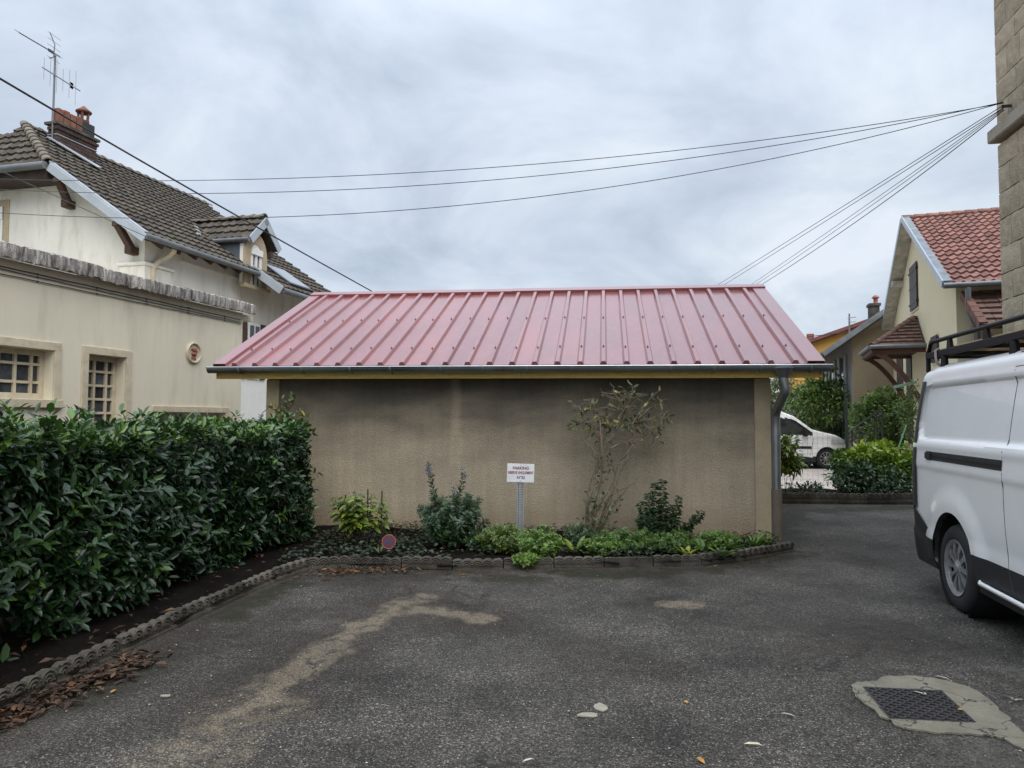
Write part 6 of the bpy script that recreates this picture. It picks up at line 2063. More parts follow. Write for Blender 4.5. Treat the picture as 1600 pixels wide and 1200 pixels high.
ml_yel = leaf_mat('yellow_green_leaf', (.055, .095, .016), (.14, .20, .028), (.40, .40, .045), .4, .25)
ml_dark = leaf_mat('deep_green_leaf', (.014, .036, .014), (.035, .075, .026), (.08, .15, .04), .42, .15)
ml_mid = leaf_mat('mid_green_leaf', (.045, .095, .017), (.10, .19, .026), (.22, .34, .045), .45, .25)
ml_grey = leaf_mat('grey_green_leaf', (.075, .10, .05), (.17, .205, .09), (.38, .35, .10), .5, .25)
ml_ivy = leaf_mat('ground_leaf', (.012, .022, .012), (.025, .042, .02), (.06, .085, .035), .45, .15)
ml_blue = M('blue_flower', (.075, .085, .17), .7, .3, 60)

def bp(u, v, z=.06): return G(u, v, z)
# staked young laurel with yellowing drooping leaves
rs = random.Random(1)
b = bp(571, 858); b.y = max(b.y, 7.95); b = P(571, 700, 8.0); b.z = .06
st = []
for k in range(15):
    x = rs.uniform(-.24, .24); 
    tip = b + Vector((x * 1.25 + rs.uniform(-.06, .06), rs.uniform(-.14, .14), .56 * (1 - 1.6 * x * x) * rs.uniform(.78, 1.05)))
    st.append(dict(path=stem_path(rs, b + Vector((x * .55, rs.uniform(-.06, .06), 0)), tip, 6, .02), r0=.007, f0=.40, gap=.014, ll=.15, lw=.36, ang=.85, droop=.55, var=(.0, .75)))
t = plant('staked_shrub', 'staked shrub with drooping yellow-green leaves in front of the shed wall, behind the round sign', 'shrub', b, st, ml_yel, m_bark_d, 3, nparts=60, simple=False)
for (u, vt) in ((540, 773), (575, 764), (597, 767)):
    q = P(u, 700, 8.0); tp = P(u, vt, 8.0)
    MB().tube([Vector((q.x, 8.0, 0)), tp], .008, 6).build('stake', m_brown_wood, t, smooth=60)
# blue-flowered shrub
rs = random.Random(2)
b = P(706, 700, 7.95); b.z = .06
st = bush_stems(rs, b, .68, .42, 40, r0=.007, f0=.2, gap=.016, ll=.09, lw=.42, ang=.95, droop=.2, var=(.05, .75), per=3)
tips = []
for (u, v) in ((668, 722), (724, 738), (742, 782), (655, 792), (752, 778)):
    tip = P(u, v, 7.95); tips.append(tip)
    st.append(dict(path=stem_path(rs, b + Vector((rs.uniform(-.1, .1), 0, .1)), tip, 7, .03), r0=.006, f0=.35, gap=.02, ll=.075, lw=.36, ang=.8, droop=.1, var=(.1, .6), per=3))
t = plant('flowering_shrub', 'bushy dark green shrub with a few small blue flower heads before the wall', 'shrub', b, st, ml_dark, m_bark, 4, nparts=80, joined=True)
for (u, v) in ((669, 735), (724, 738), (708, 764)):
    c = P(u, v, 7.9); mb = MB()
    for k in range(22):
        q = c + Vector((rs.gauss(0, .02), rs.gauss(0, .02), rs.gauss(0, .032)))
        mb.lathe([(0.001, -.008), (.008, 0), (.001, .008)], 5, Matrix.Translation(q))
    mb.build('flower_head', ml_blue, t, kind='stuff')
# low bright green mounds spilling over the edging
def mound(name, label, u, v, Y, H, Rr, n, leaf, ll, seed, mat=ml_mid, lw=.55, var=(.1, .9), gap=.017, droop=.1, nparts=0, lean=1.0, z0=.06):
    rs = random.Random(seed)
    b = P(u, v, Y); b.z = z0
    st = bush_stems(rs, b, H * 1.15, Rr * 1.12, int(n * 1.5), lean, r0=.004, f0=.2, gap=gap, ll=ll * 1.5, lw=lw * 1.15, ang=1.0, droop=droop, var=var, per=3)
    return plant(name, label, 'plant', b, st, mat, m_bark, seed, nparts=nparts, joined=True)
mound('leafy_perennial', 'fluffy bright green perennial spilling over the edging at the foot of the parking sign', 842, 860, 7.35, .30, .24, 34, None, .036, 11, nparts=40)
mound('leafy_perennial', 'low yellow-green leafy mound just left of the parking sign post', 786, 860, 7.65, .30, .26, 34, None, .034, 12, mat=ml_yel, var=(.0, .6))
mound('leafy_perennial', 'small tuft of green leaves hanging over the edging below the mounds', 822, 880, 7.12, .10, .13, 18, None, .034, 13, z0=.05)
mound('leafy_perennial', 'low tangled green plant between the bare climber and the dark nettle-like plant', 985, 850, 7.75, .24, .34, 40, None, .030, 14, var=(.0, .55), lean=1.2)
mound('leafy_perennial', 'dull green ground plant in front of the dark nettle-like plant', 1055, 850, 7.75, .22, .22, 26, None, .033, 15, var=(.0, .6))
mound('leafy_perennial', 'scrappy little plant at the foot of the bare climber', 905, 835, 8.1, .26, .18, 20, None, .028, 16, mat=ml_dark)
# dark upright nettle-like plant
rs = random.Random(6)
b = P(1038, 700, 8.35); b.z = .06
st = []
for (u, v, bu) in ((1022, 752, 1028), (1036, 748, 1036), (1062, 776, 1046), (1000, 786, 1016), (1098, 798, 1056), (1012, 770, 1022), (1048, 790, 1042), (1088, 812, 1050), (996, 806, 1012)):
    q = P(bu, 700, 8.35); q.z = .06
    st.append(dict(path=stem_path(rs, q, P(u, v, 8.35 + rs.uniform(-.08, .08)), 7, .015), r0=.006, f0=.06, gap=.024, ll=.095, lw=.66, ang=1.0, droop=.35, var=(.0, .5), per=3))
plant('nettle_like_plant', 'dark green upright plant with toothed leaves in tiers against the shed wall', 'plant', b, st, ml_dark, m_bark, 8, nparts=60, joined=False)
# broad-leaved clumps
def clump(u, Y, n, ll, label, seed, lw=.3, mat=ml_yel, var=(.05, .7), spread=.8, z0=.07):
    rs = random.Random(seed)
    b = P(u, 850, Y); b.z = z0
    t = thing('broad_leaf_clump', label, 'plant', b, None)
    lv = Leaves()
    for k in range(n):
        th = rs.uniform(0, 6.28); e = rs.uniform(.25, 1.2)
        dr = Vector((math.cos(th) * spread, math.sin(th) * spread, e)).normalized()
        p = b + Vector((math.cos(th) * .03, math.sin(th) * .03, rs.uniform(0, .03)))
        nn = UP - dr * dr.z; nn = (nn + rvec(rs, .2))
        lv.add(p, dr, nn, ll * rs.uniform(.7, 1.15), ll * lw * rs.uniform(.85, 1.2), rs.uniform(*var))
    lv.build('leaves', mat, t, nparts=60)
clump(898, 7.55, 16, .20, 'pale yellow-green broad-leaved clump at the foot of the bare climber', 31)
clump(925, 7.5, 14, .17, 'smaller broad-leaved clump beside the edging, right of the yellow-green one', 32)
clump(1073, 7.42, 16, .15, 'broad-leaved clump with one reddish yellow leaf drooping over the edging', 33, spread=1.1, var=(.2, 1.0))
clump(1100, 7.6, 18, .16, 'broad green clump in the bed under the right half of the wall', 34, mat=ml_mid)
clump(1140, 7.7, 20, .17, 'green strappy clump near the right end of the bed', 35, lw=.22, mat=ml_mid)
clump(1128, 7.45, 12, .14, 'small drooping clump over the edging near the right end', 36, mat=ml_mid, spread=1.2)
clump(1176, 7.95, 22, .18, 'long-leaved green clump before the right pillar', 37, lw=.2, mat=ml_mid)
clump(1198, 8.1, 18, .16, 'yellowish strappy clump at the very end of the bed beside the downpipe foot', 38, lw=.2)
mound('leafy_perennial', 'bright green filler plant in the bed left of the pillar strappy leaves', 1120, 850, 7.9, .20, .26, 26, None, .034, 17, var=(.1, .8))
mound('leafy_perennial', 'loose green plant in the bed between the blue-flowered shrub and the sign', 752, 860, 7.8, .20, .20, 24, None, .034, 18, mat=ml_dark)
mound('leafy_perennial', 'rough green plant filling the bed in front of the bare climber', 940, 862, 7.6, .17, .24, 26, None, .034, 19)
clump(592, 7.5, 12, .12, 'low strappy tuft beside the round no parking sign', 39, lw=.16, mat=ml_grey)
# bare climber on the wall
def climber():
    rs = random.Random(9)
    Yw = 8.62
    b = P(925, 835, Yw); b.z = .06
    t = thing('bare_climber', 'tall straggly climber with bare twisting stems and few pale leaves against the wall', 'shrub', b)
    m_tw = M('pale_bark', (.21, .165, .12), .9, .35, 15, bump=.3, bscale=90)
    def W(u, v, dy=0.0): return P(u, v, Yw + dy)
    mains = [[(915, 840), (917, 800), (920, 770), (933, 720), (941, 690), (945, 650), (955, 622), (962, 612)],
             [(925, 838), (935, 795), (950, 765), (965, 725), (985, 700), (1000, 685), (1020, 676)],
             [(930, 838), (945, 800), (958, 770), (970, 740), (980, 715), (985, 690), (990, 660), (1005, 635), (1018, 620)],
             [(920, 838), (928, 790), (938, 752), (944, 715), (940, 680), (935, 655), (925, 635), (912, 625)],
             [(928, 838), (940, 808), (952, 780), (960, 740), (955, 700), (962, 668), (975, 640), (985, 622), (990, 612)],
             [(935, 836), (950, 800), (972, 772), (985, 758)],
             [(918, 838), (921, 815), (919, 790), (926, 760), (936, 735), (930, 705), (915, 690), (905, 672)],
             [(926, 838), (944, 800), (951, 775), (975, 762), (992, 752)],
             [(936, 720), (950, 690), (965, 670), (990, 660), (1012, 655), (1030, 648)],
             [(955, 700), (975, 690), (985, 672), (1000, 660), (1015, 668), (1022, 680)],
             [(942, 690), (930, 670), (918, 660), (905, 668)], [(945, 650), (925, 640), (908, 642), (900, 636)],
             [(975, 640), (968, 625), (958, 615)], [(990, 660), (1010, 640), (1028, 632)], [(965, 725), (990, 715), (1010, 705)],
             [(985, 690), (1000, 672), (1024, 664), (1033, 655)], [(960, 668), (975, 655), (982, 640), (1000, 618)], [(948, 655), (965, 640), (980, 615)]]
    lv = Leaves()
    for i, m in enumerate(mains):
        pts = [W(u + rs.uniform(-2, 2), v, -.05 - .22 * min(1, max(0, (838 - v) / 120)) * rs.uniform(.3, 1)) for u, v in m]
        dense = []
        for p, q in zip(pts[:-1], pts[1:]):
            dense += [p, p.lerp(q, .5) + rvec(rs, .012)]
        dense.append(pts[-1])
        r0 = .013 if i < 8 else .007
        MB().tube(dense, [r0 * (1 - .7 * k / (len(dense) - 1)) for k in range(len(dense))], 6).build('stem', m_tw, t, smooth=60)
    tw = MB()
    allp = []
    for m in mains:
        for (u, v) in m:
            if v < 700: allp.append((u, v))
    for k in range(380):
        u, v = rs.choice(allp); p = W(u, v, -.05 - rs.uniform(0, .2))
        d = (Vector((rs.gauss(0, 1), rs.gauss(-.2, .5), rs.gauss(.35, .7)))).normalized()
        l = rs.uniform(.04, .15); q = p + d * l
        tw.tube([p, p.lerp(q, .5) + rvec(rs, .012), q], [.005, .004, .0025], 4)
        if q.z > 1.35 or rs.random() < .25:
            for _ in range(rs.choice((0, 1, 1, 2))):
                dr = (d * .5 + rvec(rs, .8) - UP * .3).normalized()
                lv.add(q - d * rs.uniform(0, .05), dr, rvec(rs), rs.uniform(.05, .10), .034, rs.uniform(0, 1) ** 1.5)
    for k in range(150):
        u, v = rs.choice([(925, 790), (935, 760), (945, 730), (955, 790), (920, 820), (930, 825), (940, 810)])
        p = W(u + rs.uniform(-12, 12), v + rs.uniform(-12, 12), -.1)
        q = p + Vector((rs.gauss(0, .04), rs.gauss(-.02, .03), rs.gauss(.06, .05)))
        tw.tube([p, q], [.003, .0015], 4)
        if rs.random() < .75: lv.add(q, rvec(rs), rvec(rs) + Vector((0, -1.2, .4)), .065, .03, rs.uniform(0, .6))
    tw.build('twigs', m_tw, t, smooth=60, kind='stuff')
    lv.build('leaves', ml_grey, t, nparts=60)
climber()
# thin sprig at the left pillar, rising behind the hedge
def sprig():
    rs = random.Random(10); Y = 9.2
    b = P(462, 700, Y); b.z = .1
    t = thing('thin_sprig', 'thin sparse sprig with few leaves rising behind the hedge before the left pillar', 'shrub', b)
    lv = Leaves()
    for m in ([(464, 740), (468, 690), (462, 660), (452, 640), (440, 622)], [(468, 690), (474, 665), (470, 648), (482, 652)], [(462, 660), (445, 652), (430, 640), (424, 634)], [(452, 640), (458, 628), (462, 618)], [(470, 690), (478, 670), (478, 655)], [(445, 652), (436, 645), (428, 652)]):
        pts = [P(u, v, Y - .1) for u, v in m]
        MB().tube(pts, [.012 - .007 * i / (len(pts) - 1) for i in range(len(pts))], 5).build('stem', m_bark, t, smooth=60)
        for k in range(14):
            p = pts[-1].lerp(pts[-2], rs.uniform(0, 1.2))
            lv.add(p, (rvec(rs) + UP * .3).normalized(), rvec(rs), rs.uniform(.05, .10), .04, rs.uniform(0, 1))
    lv.build('leaves', ml_grey, t)
sprig()
# ground cover on the bed soil
def ground_cover():
    rs = random.Random(14); lv = Leaves()
    pl = [tuple(p[:2]) for p in KERB[5:]] + [(3.1, 8.6), (-2.2, 9.4)]
    xs = []
    while len(xs) < 6500:
        x, y = rs.uniform(-2.4, 3.2), rs.uniform(6.8, 9.4)
        if fbm(np.array([x]), np.array([y]), 1.6, 5)[0] < .46 and x > -.9: continue
        if fbm(np.array([x]), np.array([y]), 2.2, 15)[0] < .40: continue
        xs.append((x, y))
    ok = inside(np.array(xs), pl)
    for (x, y), o in zip(xs, ok):
        if not o: continue
        th = rs.uniform(0, 6.28); l = rs.uniform(.03, .07)
        lv.add(Vector((x, y, .07 + rs.uniform(-.01, .09))), Vector((math.cos(th), math.sin(th), rs.uniform(-.2, .6))).normalized(), (UP + rvec(rs, .5)).normalized(), l, l * .6, rs.uniform(0, 1) ** 1.6)
    o = lv.build('ground_cover', ml_ivy, None, simple=True)
    lv = Leaves()
    for k in range(420):                                   # dead leaves on the shaded soil
        s = rs.random()
        x, y = (rs.uniform(-3.0, -1.9), rs.uniform(3.0, 9.0)) if s < .6 else (rs.uniform(-2, 3), rs.uniform(7.2, 8.9))
        if not inside(np.array([[x, y]]), bed_poly)[0]: continue
        th = rs.uniform(0, 6.28); l = rs.uniform(.04, .09)
        lv.add(Vector((x, y, .085 + rs.uniform(0, .03))), Vector((math.cos(th), math.sin(th), rs.uniform(-.2, .2))), (UP + rvec(rs, .4)).normalized(), l, l * .4, rs.uniform(0, 1))
    lv.build('bed_leaf_litter', ml_dead, None, simple=True)
ml_dead = leaf_mat('dead_leaf', (.022, .013, .009), (.06, .033, .020), (.15, .085, .045), .6, .1, .3)
ground_cover()

# ------------------------------------------------------------------ garden beyond the drive
def blob(name, label, cat, c, rx, ry, rz, n, ll, mat, seed, lw=.5, var=(.05, .9), stems=7, clumps=26, trunkm=None, parts=0, up=.35, topvar=0.0):
    rs = random.Random(seed)
    base = Vector((c[0], c[1], 0.0 if c[1] > 14.3 else .08))
    t = thing(name, label, cat, base)
    lv = Leaves()
    cl = []
    for k in range(clumps):
        v = rvec(rs); v = Vector((v.x * rx, v.y * ry, v.z * rz)) * rs.uniform(.55, 1.0)
        cl.append((Vector(c) + v, rs.uniform(.22, .42) * (rx + rz) / 2 * 1.0, rs.uniform(0, .35)))
    for k in range(n):
        q, r, cv = cl[rs.randrange(clumps)]
        o = rvec(rs) * r * rs.uniform(.4, 1.0) ** .6
        p = q + o
        if p.z < base.z + .03: continue
        dr = (o.normalized() * .8 + rvec(rs, .6) + UP * .1 - UP * .25).normalized()
        nn = (UP * .7 + o.normalized() * .5 + rvec(rs, .4))
        hz = (p.z - (c[2] - rz)) / (2 * rz)
        lv.add(p, dr, nn, ll * rs.uniform(.7, 1.2), ll * lw * rs.uniform(.8, 1.2), rs.uniform(*var) * .75 + cv * .6 + topvar * max(0, hz - .5))
    lv.build('crown', mat, t, simple=True, nparts=parts)
    for k in range(stems):
        q = cl[k % clumps][0]
        MB().tube(stem_path(rs, base + Vector((rs.uniform(-.15, .15) * rx, rs.uniform(-.1, .1), -.03)), q, 6, .06), [.025 * rx, .022 * rx, .02 * rx, .016 * rx, .012 * rx, .01 * rx, .006 * rx], 6).build('stem', trunkm or m_bark, t, smooth=60)
    return t
def wpos(u, v, Y): return P(u, v, Y)
ml_bush = leaf_mat('bush_leaf', (.05, .095, .02), (.12, .20, .04), (.28, .38, .075), .45, .3)
ml_hyd = leaf_mat('hydrangea_leaf', (.035, .08, .014), (.12, .21, .02), (.34, .44, .035), .45, .3)
c = wpos(1302, 650, 25.5)
blob('round_shrub', 'large loose green shrub behind the small white van', 'bush', c, 1.6, 1.2, 1.2, 9500, .17, ml_bush, 41, clumps=60)
c = wpos(1385, 655, 22); blob('round_shrub', 'mid green shrub below the wall of the beige house', 'bush', c, 1.1, .9, .9, 5200, .15, ml_bush, 42, var=(.2, 1), clumps=36)
c = wpos(1222, 622, 29); blob('round_shrub', 'pale thin shrub seen between the shed pillar and its downpipe', 'bush', c, .8, .8, 1.0, 2200, .15, ml_grey, 43, clumps=26)
c = wpos(1420, 640, 15.5); blob('ivy_column', 'ivy-grown wooden post between the garden and the white van', 'plant', c, .16, .16, .75, 900, .07, ml_bush, 44, clumps=24, stems=2)
c = wpos(1366, 712, 13.6); blob('hydrangea', 'fresh yellow-green leafy hydrangea in the fenced garden', 'bush', (c.x, 13.75, .66), .72, .35, .30, 2300, .12, ml_hyd, 45, lw=.6, var=(.25, 1), clumps=30, parts=40, topvar=.4)
c = wpos(1420, 715, 13.6); blob('hydrangea', 'yellow-green bush partly hidden behind the rear of the white van', 'bush', (c.x, 13.8, .6), .35, .3, .35, 900, .12, ml_hyd, 46, lw=.6, var=(.2, 1), clumps=14, topvar=.4)
c = wpos(1362, 750, 13.1); blob('low_shrub', 'dark spreading shrub in front of the yellow-green hydrangea', 'bush', (c.x, 13.15, .40), .78, .3, .24, 2400, .085, ml_dark, 47, lw=.5, var=(.1, 1), clumps=34, parts=30)
c = wpos(1324, 735, 13.3); blob('low_shrub', 'leafy green shrub hiding the front wheel of the small van', 'bush', (c.x, 13.4, .55), .22, .24, .36, 900, .10, ml_mid, 48, lw=.5, var=(.1, .8), clumps=16)
c = wpos(1229, 708, 12.95); blob('rhododendron', 'sparse rhododendron-like shrub just right of the shed downpipe', 'bush', (c.x, 12.95, .86), .25, .2, .36, 620, .15, ml_yel, 49, lw=.36, var=(.0, .7), clumps=13, stems=5, parts=40)
c = wpos(1245, 765, 12.9); blob('low_shrub', 'scrubby weeds along the dark edging near the downpipe', 'plant', (c.x, 12.95, .2), .55, .2, .12, 600, .07, ml_dark, 50, var=(.1, .9), clumps=20, stems=3)
c = wpos(1400, 770, 12.75); blob('low_shrub', 'dark leaves spilling over the far edging towards the van', 'plant', (c.x, 12.8, .22), .45, .16, .14, 600, .08, ml_dark, 51, var=(.0, .7), clumps=18, stems=3)
# cut dead stump of branches
def stump():
    b = wpos(1258, 758, 12.8); b.z = .12
    t = thing('cut_stump', 'cut back stump with a few short dark branch stubs in the garden bed', 'stump', b)
    for dx, dz in ((-.13, .22), (-.05, .15), (.06, .13), (.13, .2), (.02, .2), (-.2, .1), (.2, .1)):
        MB().tube([b, b + Vector((dx * .5, .02, dz * .6)), b + Vector((dx, .03, dz))], [.03, .022, .016], 7).build('branch', m_bark_d, t, smooth=60)
stump()
# ------------------------------------------------------------------ fence, railing, wall beyond the drive
def wire_fence():
    y0 = 14.0; xa = P(1206, 700, y0).x; xb = P(1440, 700, y0).x
    t = thing('wire_fence', 'dark green wire mesh fence on slim posts around the garden', 'fence', ((xa + xb) / 2, y0, 0))
    m_g = M('green_wire', (.03, .045, .035), .5, .1, 5)
    zt = 1.72
    for u in (1324, 1206, 1440):
        x = P(u, 700, y0).x
        h = P(1324, 625, y0).z if u == 1324 else zt + .05
        MB().tube([Vector((x, y0 + .02, 0)), Vector((x, y0 + .02, h))], .028, 8).build('post', m_g, t, smooth=60)
    mb = MB(); z = .12; r = random.Random(3)
    while z < zt:
        mb.bar((xa, y0, z), (xb, y0, z + r.uniform(-.01, .01)), .0024, .0024); z += .1
    x = xa
    while x < xb:
        mb.bar((x, y0 - .003, .1), (x + r.uniform(-.01, .01), y0 - .003, zt), .0024, .0024, (0, 1, 0)); x += .1
    mb.build('wire_mesh', m_g, t, kind='stuff')
    # stake leaning on the fence
    a = P(1395, 727, 13.9); b = P(1416, 664, 13.9)
    q = thing('garden_stake', 'light green garden stake leaning by the wire fence', 'stake', Vector((a.x, a.y, .1)))
    MB().tube([a + (a - b) * .8, b], .014, 8).build('cane', M('green_stake', (.18, .36, .22), .5), q, smooth=60)
    # crossbar of the ivy post
    p = P(1397, 605, 15.5); s = P(1432, 597, 15.5)
    w = thing('wooden_batten', 'pale green batten fixed across the top of the ivy-grown post', 'batten', (p + s) / 2)
    MB().bar(p, s, .04, .06).build('board', M('green_batten', (.22, .33, .25), .7), w)
wire_fence()
def railing():
    Y = 18.0
    b = P(1335, 712, Y); b.z = 0
    t = thing('stair_railing', 'dark metal railing of garden steps climbing to the right behind the fence', 'railing', b)
    for (u0, v0), (u1, v1) in (((1325, 676), (1372, 642)), ((1326, 684), (1378, 648)), ((1328, 690), (1380, 664))):
        MB().tube([P(u0, v0, Y), P(u1, v1, Y + 1)], .022, 6).build('rail', m_dark_metal, t, smooth=60)
    for u, v in ((1331, 672), (1369, 642), (1378, 640)):
        p = P(u, v, Y + (u - 1331) / 50); MB().tube([Vector((p.x, p.y, 0)), p], .022, 6).build('post', m_dark_metal, t, smooth=60)
    for i in range(5):
        p = P(1338 + 9 * i, 700, Y + .3 + .2 * i)
        MB().box(p.x, p.x + .32, p.y, p.y + 1.0, 0, .17 * (i + 1)).build('step', m_conc, t, bevel=.01)
railing()
a = P(1203, 650, 31); b = P(1262, 650, 31)
gw = thing('garden_wall', 'low pale garden wall glimpsed through the gap beside the downpipe', 'wall', Vector(((a.x + b.x) / 2, 31, 0)))
MB().box(a.x, b.x, 31, 31.2, -.05, P(1240, 620, 31).z).build('masonry', M('pale_wall', (.62, .60, .56), .9, .08, 1), gw)
MB().box(a.x - .05, b.x + .05, 30.95, 31.25, P(1240, 620, 31).z + .002, P(1240, 616, 31).z + .05).build('wall_cap', m_conc, gw)

# ------------------------------------------------------------------ signs
def text_mesh(s, size, mat, name='lettering', wscale=1.0):
    cu = bpy.data.curves.new(name, 'FONT'); cu.body = s; cu.size = size; cu.align_x = 'CENTER'; cu.align_y = 'CENTER'; cu.extrude = .0006; cu.offset = .0012
    o = bpy.data.objects.new(name, cu); COL.objects.link(o)
    dg = bpy.context.evaluated_depsgraph_get()
    me = bpy.data.meshes.new_from_object(o.evaluated_get(dg))
    bpy.data.objects.remove(o); bpy.data.curves.remove(cu)
    for v in me.vertices: v.co.x *= wscale
    me.materials.clear(); me.materials.append(mat)
    return me
def parking_sign():
    Y = 7.95
    c = P(813.5, 739, Y)
    rz = .05; tilt = R(-1.6)
    ex = Vector((math.cos(rz), math.sin(rz), 0)); nf = Vector((math.sin(rz), -math.cos(rz), 0))
    ex2 = (ex * math.cos(tilt) + UP * math.sin(tilt)).normalized(); up2 = (UP * math.cos(tilt) - ex * math.sin(tilt)).normalized()
    b = Vector((c.x, c.y + .02, 0))
    t = thing('parking_sign', 'small white reserved parking sign with red lettering on a perforated steel post', 'sign', b)
    m_sw = M('sign_white', (.78, .80, .82), .35, .04, 6, stain=(.6, .58, .55), sscale=9, samt=.4)
    w, h = .302, .205
    MB().cbox(c, ex2 * w, up2 * h, nf * .003).build('sign_board', m_sw, t, bevel=.001)
    m_r = M('red_print', (.20, .02, .035), .5); m_d = M('dark_print', (.06, .03, .06), .5)
    for s, sz, dz, ws, mm in (('PARKING', .043, .052, 1.0, m_r), ('RESERVE UNIQUEMENT', .041, .002, .66, m_r), ('N°32', .043, -.052, .95, m_d)):
        me = text_mesh(s, sz, mm, wscale=ws)
        piece('lettering', me, t, basis(ex2, up2, nf, c + up2 * dz + nf * .0024 + ex2 * (.004 if dz < 0 else 0)))
    m_ga = M('galvanised', (.42, .44, .46), .45, .15, 8, metal=.5)
    foot = P(812.5, 825, Y + .02); foot.z = 0
    tp = P(813, 752, Y + .02)
    d = (tp - foot).normalized()
    for k, o in enumerate((-.021, .021)):
        mb = MB()
        mb.obox(foot + ex * (o - .018) + nf * .0, ex * .036, d * (tp - foot).length, -nf * .003)
        for e in (-.018, .015): mb.obox(foot + ex * (o + e) + nf * .012, ex * .003, d * (tp - foot).length, -nf * .012)
        pst = mb.build('post_channel', m_ga, t)
        mb = MB(); z = .05
        while z < (tp - foot).length - .02:
            mb.cbox(foot + d * z + ex * o + nf * .0008, ex * .009, d * .016, nf * .0012); z += .028
        mb.build('slot', m_black, pst, kind='stuff')
    for dz in (.06, -.06):
        mb = MB(); mb.lathe([(.006, 0), (.006, .003), (.003, .005)], 8, basis(ex, up2, nf, c + up2 * dz * 1.45 + nf * .0016)); mb.build('bolt', m_ga, t)
parking_sign()
def no_parking():
    Y = 7.38
    c = P(607.5, 846.5, Y)
    t = thing('no_parking_disc', 'small round red and blue no parking disc standing low behind the edging', 'sign', Vector((c.x, c.y, .05)))
    nf = Vector((.05, -1, .06)).normalized(); ex = UP.cross(nf).normalized() * -1; ex = nf.cross(UP).normalized() * -1
    ex = Vector((1, .05, 0)).normalized(); u2 = nf.cross(ex) * 1.0
    if u2.z < 0: u2 = -u2
    r = .071
    M4 = basis(ex, u2, nf, c)
    m_red = M('sign_red', (.21, .025, .03), .5, .3, 20, stain=(.12, .03, .05), sscale=20, samt=.5); m_blu = M('sign_blue', (.05, .06, .12), .4, .2, 20); m_rim = M('sign_rim', (.36, .20, .15), .5)
    MB().lathe([(r, -.003), (r, .0), (0, .0005)], 32, M4, closed=False).build('disc', m_red, t)
    MB().lathe([(r - .003, .0012), (r + .001, .0016), (r + .002, -.003)], 32, M4, closed=False).build('rim', m_rim, t)
    for sg in (1, -1):
        pts = []
        for k in range(13):
            a = R(45) + (R(8) + (math.pi - R(16)) * k / 12) * sg
            pts.append(M4 @ Vector((.047 * math.cos(a), .047 * math.sin(a), .0018)))
        MB().prism(pts, nf * .0008).build('blue_field', m_blu, t)
    MB().obox(c + nf * -.012 - ex * .008 - UP * (c.z), ex * .016, UP * (c.z - .02), nf * .008).build('stake', m_dark_metal, t)
no_parking()

# ------------------------------------------------------------------ overhead cables
def cable(px, Y0, Y1, r, label, group=None, n=60):
    us = np.array([p[0] for p in px], float); vs = np.array([p[1] for p in px], float)
    co = np.polyfit(us, vs, 2 if len(px) > 2 else 1)
    pts = []
    for k in range(n + 1):
        f = k / n
        # even in depth, so that the cable is an even curve in space
        Yk = Y0 + (Y1 - Y0) * f
        a, b = us[0] * Y0, us[-1] * Y1
        u = (a + (b - a) * f) / Yk
        pts.append(P(u, float(np.polyval(co, u)), Yk))
    t = thing('overhead_cable', label, 'cable', pts[-1], group)
    MB().tube(pts, r, 6).build('wire', m_dark_metal, t, smooth=60)
    mid = pts[n // 2]
    return t
g = 'overhead cables'
cable([(-180, 18), (0, 118), (90, 176), (300, 299), (480, 401), (592, 461), (640, 486)], 6.5, 16.5, .0125, 'thick black cable slanting down in front of the tall house chimney to behind the shed', g)
yw = CABLE_ANCHOR.y - .02
cable([(-250, 274), (0, 277), (217, 277), (500, 275), (800, 261), (1000, 246), (1300, 207), (1568, 157)], 11.5, yw, .0048, 'topmost thin cable crossing the sky to the stone building', g)
cable([(-250, 286), (0, 291), (250, 296), (600, 294), (900, 275), (1200, 231), (1500, 172), (1568, 158)], 11.2, yw, .0048, 'second thin cable crossing the sky to the stone building', g)
cable([(-250, 316), (0, 327), (300, 336), (500, 336), (800, 316), (1100, 275), (1350, 214), (1568, 158)], 10.8, yw, .0048, 'lowest thin cable crossing the sky above the shed ridge', g)
cable([(1568, 164), (1440, 246), (1350, 301), (1240, 371), (1128, 441), (1090, 465)], yw, 20, .0055, 'upper of the two close cables running from the stone building to behind the ridge', g)
cable([(1568, 168), (1440, 251), (1350, 307), (1240, 377), (1136, 442), (1098, 466)], yw, 20, .0055, 'lower of the two close cables running from the stone building to behind the ridge', g)
cable([(1568, 168), (1460, 248), (1370, 309), (1280, 370), (1182, 439), (1140, 468)], yw, 20, .0048, 'leftmost of three cables dropping behind the right end of the ridge', g)
cable([(1568, 170), (1460, 252), (1370, 316), (1280, 376), (1190, 438), (1150, 466)], yw, 20, .0048, 'middle of three cables dropping behind the right end of the ridge', g)
cable([(1568, 172), (1460, 258), (1370, 324), (1280, 385), (1200, 438), (1160, 464)], yw, 20, .007, 'rightmost and darkest of three cables dropping behind the right end of the ridge', g)
cable([(-60, 238), (0, 267), (100, 312), (180, 348), (240, 375)], 8.5, 13.6, .006, 'short thin cable slanting across the gable wall of the tall house', g)
cable([(1262, 526), (1340, 517), (1400, 508)], 30, 26, .016, 'faint distant cable between the yellow and the beige house', g)

